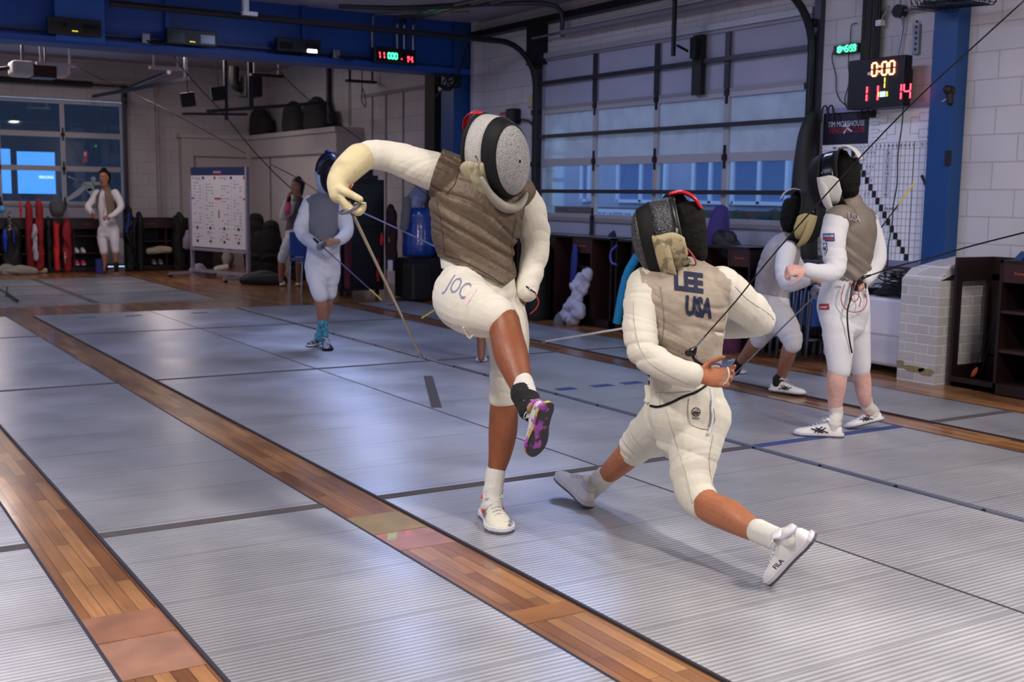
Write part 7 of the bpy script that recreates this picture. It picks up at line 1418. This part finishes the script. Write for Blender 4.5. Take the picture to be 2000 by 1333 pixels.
# ------------------------------------------------------------------ the walking fencer
W_ = dict(vox=.012, bvox=.009, base=fl(632, 682), label='fencer in grey vest walking forward with head bowed, patterned blue socks', s=1.0,
    side=(.98, .0, .12), face=(.25, -.55, -.75), up=(.05, .9, -.3), head=(645, 342, 10.45), neck=(640, 382, 10.55), skin=M_skm, cloth=M_white2,
    torso=[(631, 510, 10.5, .15, .115), (632, 480, 10.5, .15, .115), (634, 445, 10.5, .168, .12), (637, 412, 10.5, .172, .12), (638, 392, 10.5, .14, .10), (640, 380, 10.5, .08, .07)],
    hips=[(631, 495, 10.5, .145, .12), (631, 515, 10.5, .155, .125), (631, 530, 10.5, .13, .11)],
    arms=[[(607, 397, 10.5, .078), (596, 425, 10.46, .074), (587, 448, 10.40, .066), (598, 466, 10.30, .058), (615, 478, 10.22, .05)], [(664, 397, 10.5, .075), (673, 425, 10.46, .07), (677, 452, 10.40, .062), (668, 466, 10.30, .055), (660, 470, 10.25, .048)]],
    legs=[[(616, 520, 10.48, .10), (619, 548, 10.42, .090), (624, 568, 10.40, .078), (626, 576, 10.40, .075)], [(645, 520, 10.52, .10), (644, 548, 10.54, .088), (642, 568, 10.56, .074), (642, 574, 10.56, .070)]],
    shanks=[[(626, 568, 10.40, .056), (628, 595, 10.44, .060), (630, 625, 10.52, .046), (632, 650, 10.56, .036), (636, 670, 10.60, .034)], [(641, 568, 10.56, .054), (638, 595, 10.6, .056), (633, 622, 10.66, .044), (626, 648, 10.7, .036), (622, 660, 10.7, .034)]],
    hands=[dict(w=(622, 482, 10.18), d=(.85, -.5, -.2), n=(.5, -.2, .8), t=-1, curl=.9, glove=mat('grey_glove', 'b6b8c2', .7), cuff=[(598, 466, 10.30, .062), (612, 476, 10.22, .056), (624, 484, 10.18, .046)], vox=.008), dict(w=(655, 472, 10.2), d=(-.85, -.15, -.3), n=(-.1, -.4, .8), t=-1, curl=1.0)],
    vest=M_lameg, vgrow=.014, vshoulder=[[(620, 398, 10.5, .08, .1), (608, 399, 10.5, .085, .09)], [(655, 398, 10.5, .08, .1), (662, 399, 10.5, .082, .09)]], vcut=[hem_plane(600, 478, 690, 480, 10.5)], jcut=[hem_plane(600, 508, 690, 510, 10.5)])
W_['jw'] = [(P(596, 425, 10.46), P(590, 460, 10.35), .08, 40, .007)]; W_['pw'] = [(P(626, 576, 10.4), P(618, 530, 10.46), .1, 40, .006), (P(642, 574, 10.56), P(645, 530, 10.5), .1, 40, .006)]; W_['vw'] = [(P(637, 400, 10.4), P(634, 470, 10.4), .22, 30, .004, V(.3, .9, 0))]
R5 = person(W_)
mk5, m5 = fmask(R5['root'], P(646, 338, 10.38), V(.35, -.5, -.75), V(.05, .88, -.4), 1.08, mat('blue_black_mesh', '0e1430', .4, metal=.4, bump=(200, .3)), mat('navy_mesh', '152350', .35, metal=.3), M_bibb, bib_drop=.08, strap=M_pblue, sw=.5)
hair_cap(R5['root'], P(643, 338, 10.5), V(.25, -.55, -.75), V(.05, .9, -.3), 1.1, full=True)
M_teal = mat('teal_patterned_sock', '4a9db4', .8, mix=('25506e', 60, .5, .58))
sock(R5['root'], [P(630, 626, 10.52), P(632, 648, 10.56), P(636, 670, 10.60)], [.047, .040, .040], material=M_teal); sock(R5['root'], [P(632, 626, 10.67), P(627, 646, 10.70), P(622, 660, 10.7)], [.045, .040, .040], material=M_teal)
M_nshoe = mat('dark_red_white_shoe', '9a9cae', .5, mix=('1b1c34', 22, .48, .54))
hl = fl(637, 679); shoe(R5['root'], hl, hl + nrm(fl(644, 692) - hl) * .30, (0, 0, 1), .28, style='', material=M_nshoe, sole=M_trimk, mid=M_trimk); hl = fl(610, 668); shoe(R5['root'], fl(626, 672), fl(626, 672) + nrm(fl(606, 678) - fl(626, 672)) * .28, (0, 0, 1), .27, style='', material=M_nshoe, sole=M_trimk)
foil(P(629, 481, 10.12), P(745, 586, 9.7), P(745, 586, 9.7) - P(629, 481, 10.12), 'foil held by the walking fencer, pointing down with a yellow tip', r0=.006, r1=.0045, blade_m=mat('violet_blade', '5a4c74', .4, metal=.6), tipm=mat('yellow_tip2', 'b4a040', .5), gr=.05)
# ------------------------------------------------------------------ the girl drinking by the wall
G_ = dict(vox=.014, bvox=.011, base=fl(562, 560), label='person in grey vest and white breeches drinking from a pink bottle', s=.95,
    side=(.75, .0, -.60), face=(-.86, .08, -.42), head=(580, 367, 17.5), neck=(582, 388, 17.5), skin=M_skm, cloth=M_white2, collar=True,
    torso=[(574, 462, 17.5, .13, .115), (576, 440, 17.5, .125, .11), (579, 420, 17.5, .14, .115), (581, 404, 17.5, .14, .11), (582, 393, 17.5, .08, .07)],
    hips=[(574, 450, 17.5, .13, .115), (574, 468, 17.5, .14, .12), (574, 476, 17.5, .12, .10)],
    arms=[[(571, 402, 17.42, .066), (562, 416, 17.36, .062), (552, 425, 17.28, .058), (556, 408, 17.22, .05), (560, 394, 17.2, .043)], [(592, 403, 17.58, .064), (597, 420, 17.55, .06), (596, 438, 17.5, .054), (588, 448, 17.4, .045)]],
    legs=[[(565, 472, 17.45, .095), (558, 488, 17.42, .085), (552, 502, 17.4, .070), (551, 508, 17.4, .066)], [(584, 472, 17.55, .095), (586, 490, 17.55, .082), (585, 504, 17.55, .068), (585, 509, 17.55, .064)]],
    shanks=[[(552, 502, 17.4, .050), (550, 520, 17.42, .052), (549, 538, 17.44, .040), (549, 550, 17.45, .032)], [(585, 502, 17.55, .050), (584, 520, 17.56, .052), (583, 538, 17.58, .040), (583, 550, 17.6, .032)]],
    hands=[dict(w=(562, 388, 17.18), d=(.3, .85, -.1), n=(.8, -.1, .3), t=1, curl=.9), dict(w=(585, 452, 17.38), d=(-.5, -.6, 0), n=(-.5, .3, .5), t=1, curl=.6)], vest=mat('dusky_lame', '54484e', .7, noise=(6, .15)), vgrow=.013,
    vcut=[hem_plane(555, 452, 600, 448, 17.5)], jcut=[hem_plane(555, 462, 600, 462, 17.5)])
G_['pw'] = [(P(552, 505, 17.4), P(562, 476, 17.45), .1, 35, .008)]
R6 = person(G_); face_details(R6['root'], R6['pt'], .95); hair_cap(R6['root'], P(581, 366, 17.52), V(-.86, .08, -.42), V(.05, 1, 0), 1.02, mat('brown_hair', '1d100e', .5), .04)
for hx, tx in ((556, 543), (588, 572)): hl = fl(hx, 556); shoe(R6['root'], hl, hl + nrm(fl(tx, 562) - hl) * .26, (0, 0, 1), .26, style='', material=mat('pinkish_shoe', 'd8c4c6', .5))
t = thing('water_bottle', P(563, 420, 17.1), 'pink water bottle with black cap held at the mouth of the person by the wall', 'bottle'); b = MB(); b.tube([P(562, 418, 17.1), P(563, 400, 17.1), P(563.5, 394, 17.1)], [.04, .038, .03], n=14, k=2, cap=1); b.build('bottle_body', mat('neon_pink', 'e23a5c', .4), parent=t, smooth=True)
b = MB(); b.tube([P(563.5, 395, 17.1), P(565, 388, 17.1), P(567, 383, 17.12)], [.035, .03, .012], n=12, k=1, cap=1); b.build('cap', M_blackg, parent=t, smooth=True)
# ------------------------------------------------------------------ the boy in front of the cabinets
B_ = dict(vox=.014, bvox=.011, base=fl(205, 537), label='boy standing by the cabinets in an open brown vest over a white jacket', s=.97,
    side=(.98, 0, .05), face=(-.12, -.08, -.98), head=(203, 349, 19.6), neck=(206, 368, 19.65), skin=M_skm, cloth=M_white2,
    torso=[(211, 440, 19.7, .14, .11), (209, 420, 19.7, .14, .11), (207, 398, 19.7, .155, .115), (207, 383, 19.7, .155, .11), (207, 372, 19.7, .08, .07)],
    hips=[(212, 430, 19.7, .14, .115), (212, 448, 19.7, .15, .12), (212, 456, 19.7, .13, .11)],
    arms=[[(190, 377, 19.7, .068), (181, 392, 19.68, .062), (172, 404, 19.62, .056), (176, 412, 19.55, .048), (179, 415, 19.5, .042)], [(225, 377, 19.7, .068), (233, 392, 19.66, .062), (236, 406, 19.6, .056), (225, 418, 19.5, .048), (216, 423, 19.45, .042)]],
    legs=[[(202, 450, 19.68, .095), (200, 468, 19.66, .085), (202, 484, 19.66, .070), (203, 492, 19.66, .066)], [(222, 450, 19.72, .095), (224, 468, 19.7, .085), (225, 482, 19.7, .070), (226, 490, 19.7, .064)]],
    shanks=[[(203, 486, 19.66, .050), (204, 500, 19.68, .050), (205, 514, 19.7, .036), (205, 528, 19.72, .032)], [(226, 484, 19.7, .050), (226, 500, 19.72, .050), (227, 514, 19.74, .036), (228, 526, 19.76, .032)]],
    hands=[dict(w=(180, 416, 19.48), d=(.3, -.9, 0), n=(.6, 0, .5), t=1, curl=.7), dict(w=(213, 424, 19.44), d=(-.9, -.2, 0), n=(0, -.3, .8), t=-1, curl=.9)])
B_['pw'] = [(P(203, 490, 19.66), P(200, 460, 19.66), .1, 35, .008), (P(226, 490, 19.7), P(224, 460, 19.7), .1, 35, .008)]
R7 = person(B_); face_details(R7['root'], R7['pt'], .97); hair_cap(R7['root'], P(203.5, 349, 19.64), V(-.12, -.08, -.98), V(0, 1, 0), 1.14)
for nm_, pl, hem in (('vest_left_half', [side_plane(196, 370, 187, 425, 19.6, False)], (180, 422, 196, 420)), ('vest_right_half', [side_plane(204, 374, 211, 430, 19.6, True)], (200, 440, 235, 425))):
    b = MB(); b.loft(rows_px(B_['torso'], .014), V(.98, 0, .05), 22, 4); me = remesh(b, .014, 2); cut(me, pl + [hem_plane(*hem, 19.7)]); link(nm_, me, mat('taupe_lame', '6b5b50', .65, noise=(6, .15)), R7['root'], smooth=True).modifiers.new('t', 'SOLIDIFY').thickness = .006
b = MB(); b.tube([P(201, 385, 19.4), P(204, 400, 19.38), P(202, 420, 19.38)], .008, n=6, k=3); b.build('pink_lining', mat('pink_lining', 'b87880', .7), parent=R7['root'], smooth=True)
for hx, tx, hy in ((206, 198, 530), (227, 222, 528)):
    hl = fl(hx, hy); shoe(R7['root'], hl, hl + nrm(fl(tx, 541) - hl) * .28, (0, 0, 1), .28, style='', material=mat('pale_pink_shoe', 'd9c3bf', .5)); sock(R7['root'], [P(hx, 516, 19.72), P(hx, 526, 19.73)], [.042, .042], material=M_sockb)
# ------------------------------------------------------------------ the fencer hidden behind the kicking one (only a lower leg shows)
H_ = dict(vox=.014, bvox=.011, base=fl(965, 712), label='fencer almost hidden behind the kicking fencer, one bare shin and white shoe showing', s=.95,
    side=(.98, 0, .1), face=(-.3, -.1, -.95), head=(965, 355, 9.75), neck=(965, 392, 9.8), skin=M_skd, cloth=M_white2,
    torso=[(964, 530, 9.8, .13, .11), (964, 490, 9.8, .13, .11), (964, 440, 9.8, .15, .115), (964, 415, 9.8, .14, .1), (964, 398, 9.8, .08, .07)],
    hips=[(964, 520, 9.8, .13, .11), (964, 545, 9.8, .14, .12), (964, 560, 9.8, .12, .1)],
    arms=[[(940, 412, 9.8, .06), (934, 445, 9.8, .055), (934, 480, 9.75, .05), (945, 510, 9.65, .042)], [(988, 412, 9.8, .06), (992, 445, 9.8, .055), (990, 480, 9.75, .05), (980, 510, 9.65, .042)]],
    legs=[[(950, 545, 9.8, .09), (946, 580, 9.76, .08), (944, 615, 9.72, .065), (943, 628, 9.72, .06)], [(978, 545, 9.8, .09), (984, 580, 9.8, .08), (988, 615, 9.8, .065), (988, 628, 9.8, .06)]],
    shanks=[[(943, 620, 9.72, .05), (942, 645, 9.74, .05), (940, 675, 9.72, .038), (940, 700, 9.70, .032)], [(988, 620, 9.8, .05), (990, 645, 9.85, .05), (992, 675, 9.88, .038), (992, 700, 9.9, .032)]],
    hands=[dict(w=(948, 515, 9.62), d=(.4, -.8, -.2), n=(.5, 0, .7), t=1, curl=.8), dict(w=(977, 515, 9.62), d=(-.4, -.8, -.2), n=(-.5, 0, .7), t=-1, curl=.8)], vest=M_lameh, vcut=[hem_plane(930, 520, 1000, 520, 9.8)])
R8 = person(H_); face_details(R8['root'], R8['pt'], .95); hair_cap(R8['root'], P(965, 353, 9.78), V(-.3, -.1, -.95), V(0, 1, 0), 1.05)
for hx, dy in ((941, 0), (990, 0)): hl = fl(hx, 700); shoe(R8['root'], hl, hl + nrm(fl(hx - 2, 716) - hl) * .27, (0, 0, 1), .27, style='', material=mat('blue_white_shoe', 'c8ccdc', .5, mix=('2c4a90', 20, .6, .64)))
foil(P(955, 540, 9.5), P(823, 622, 9.3), P(823, 622, 9.3) - P(955, 540, 9.5), 'foil with yellow taped end reaching out left behind the raised thigh', tipm=mat('yellow_tip3', 'b4a83c', .5), r0=.005, r1=.004, blade_m=M_dark)
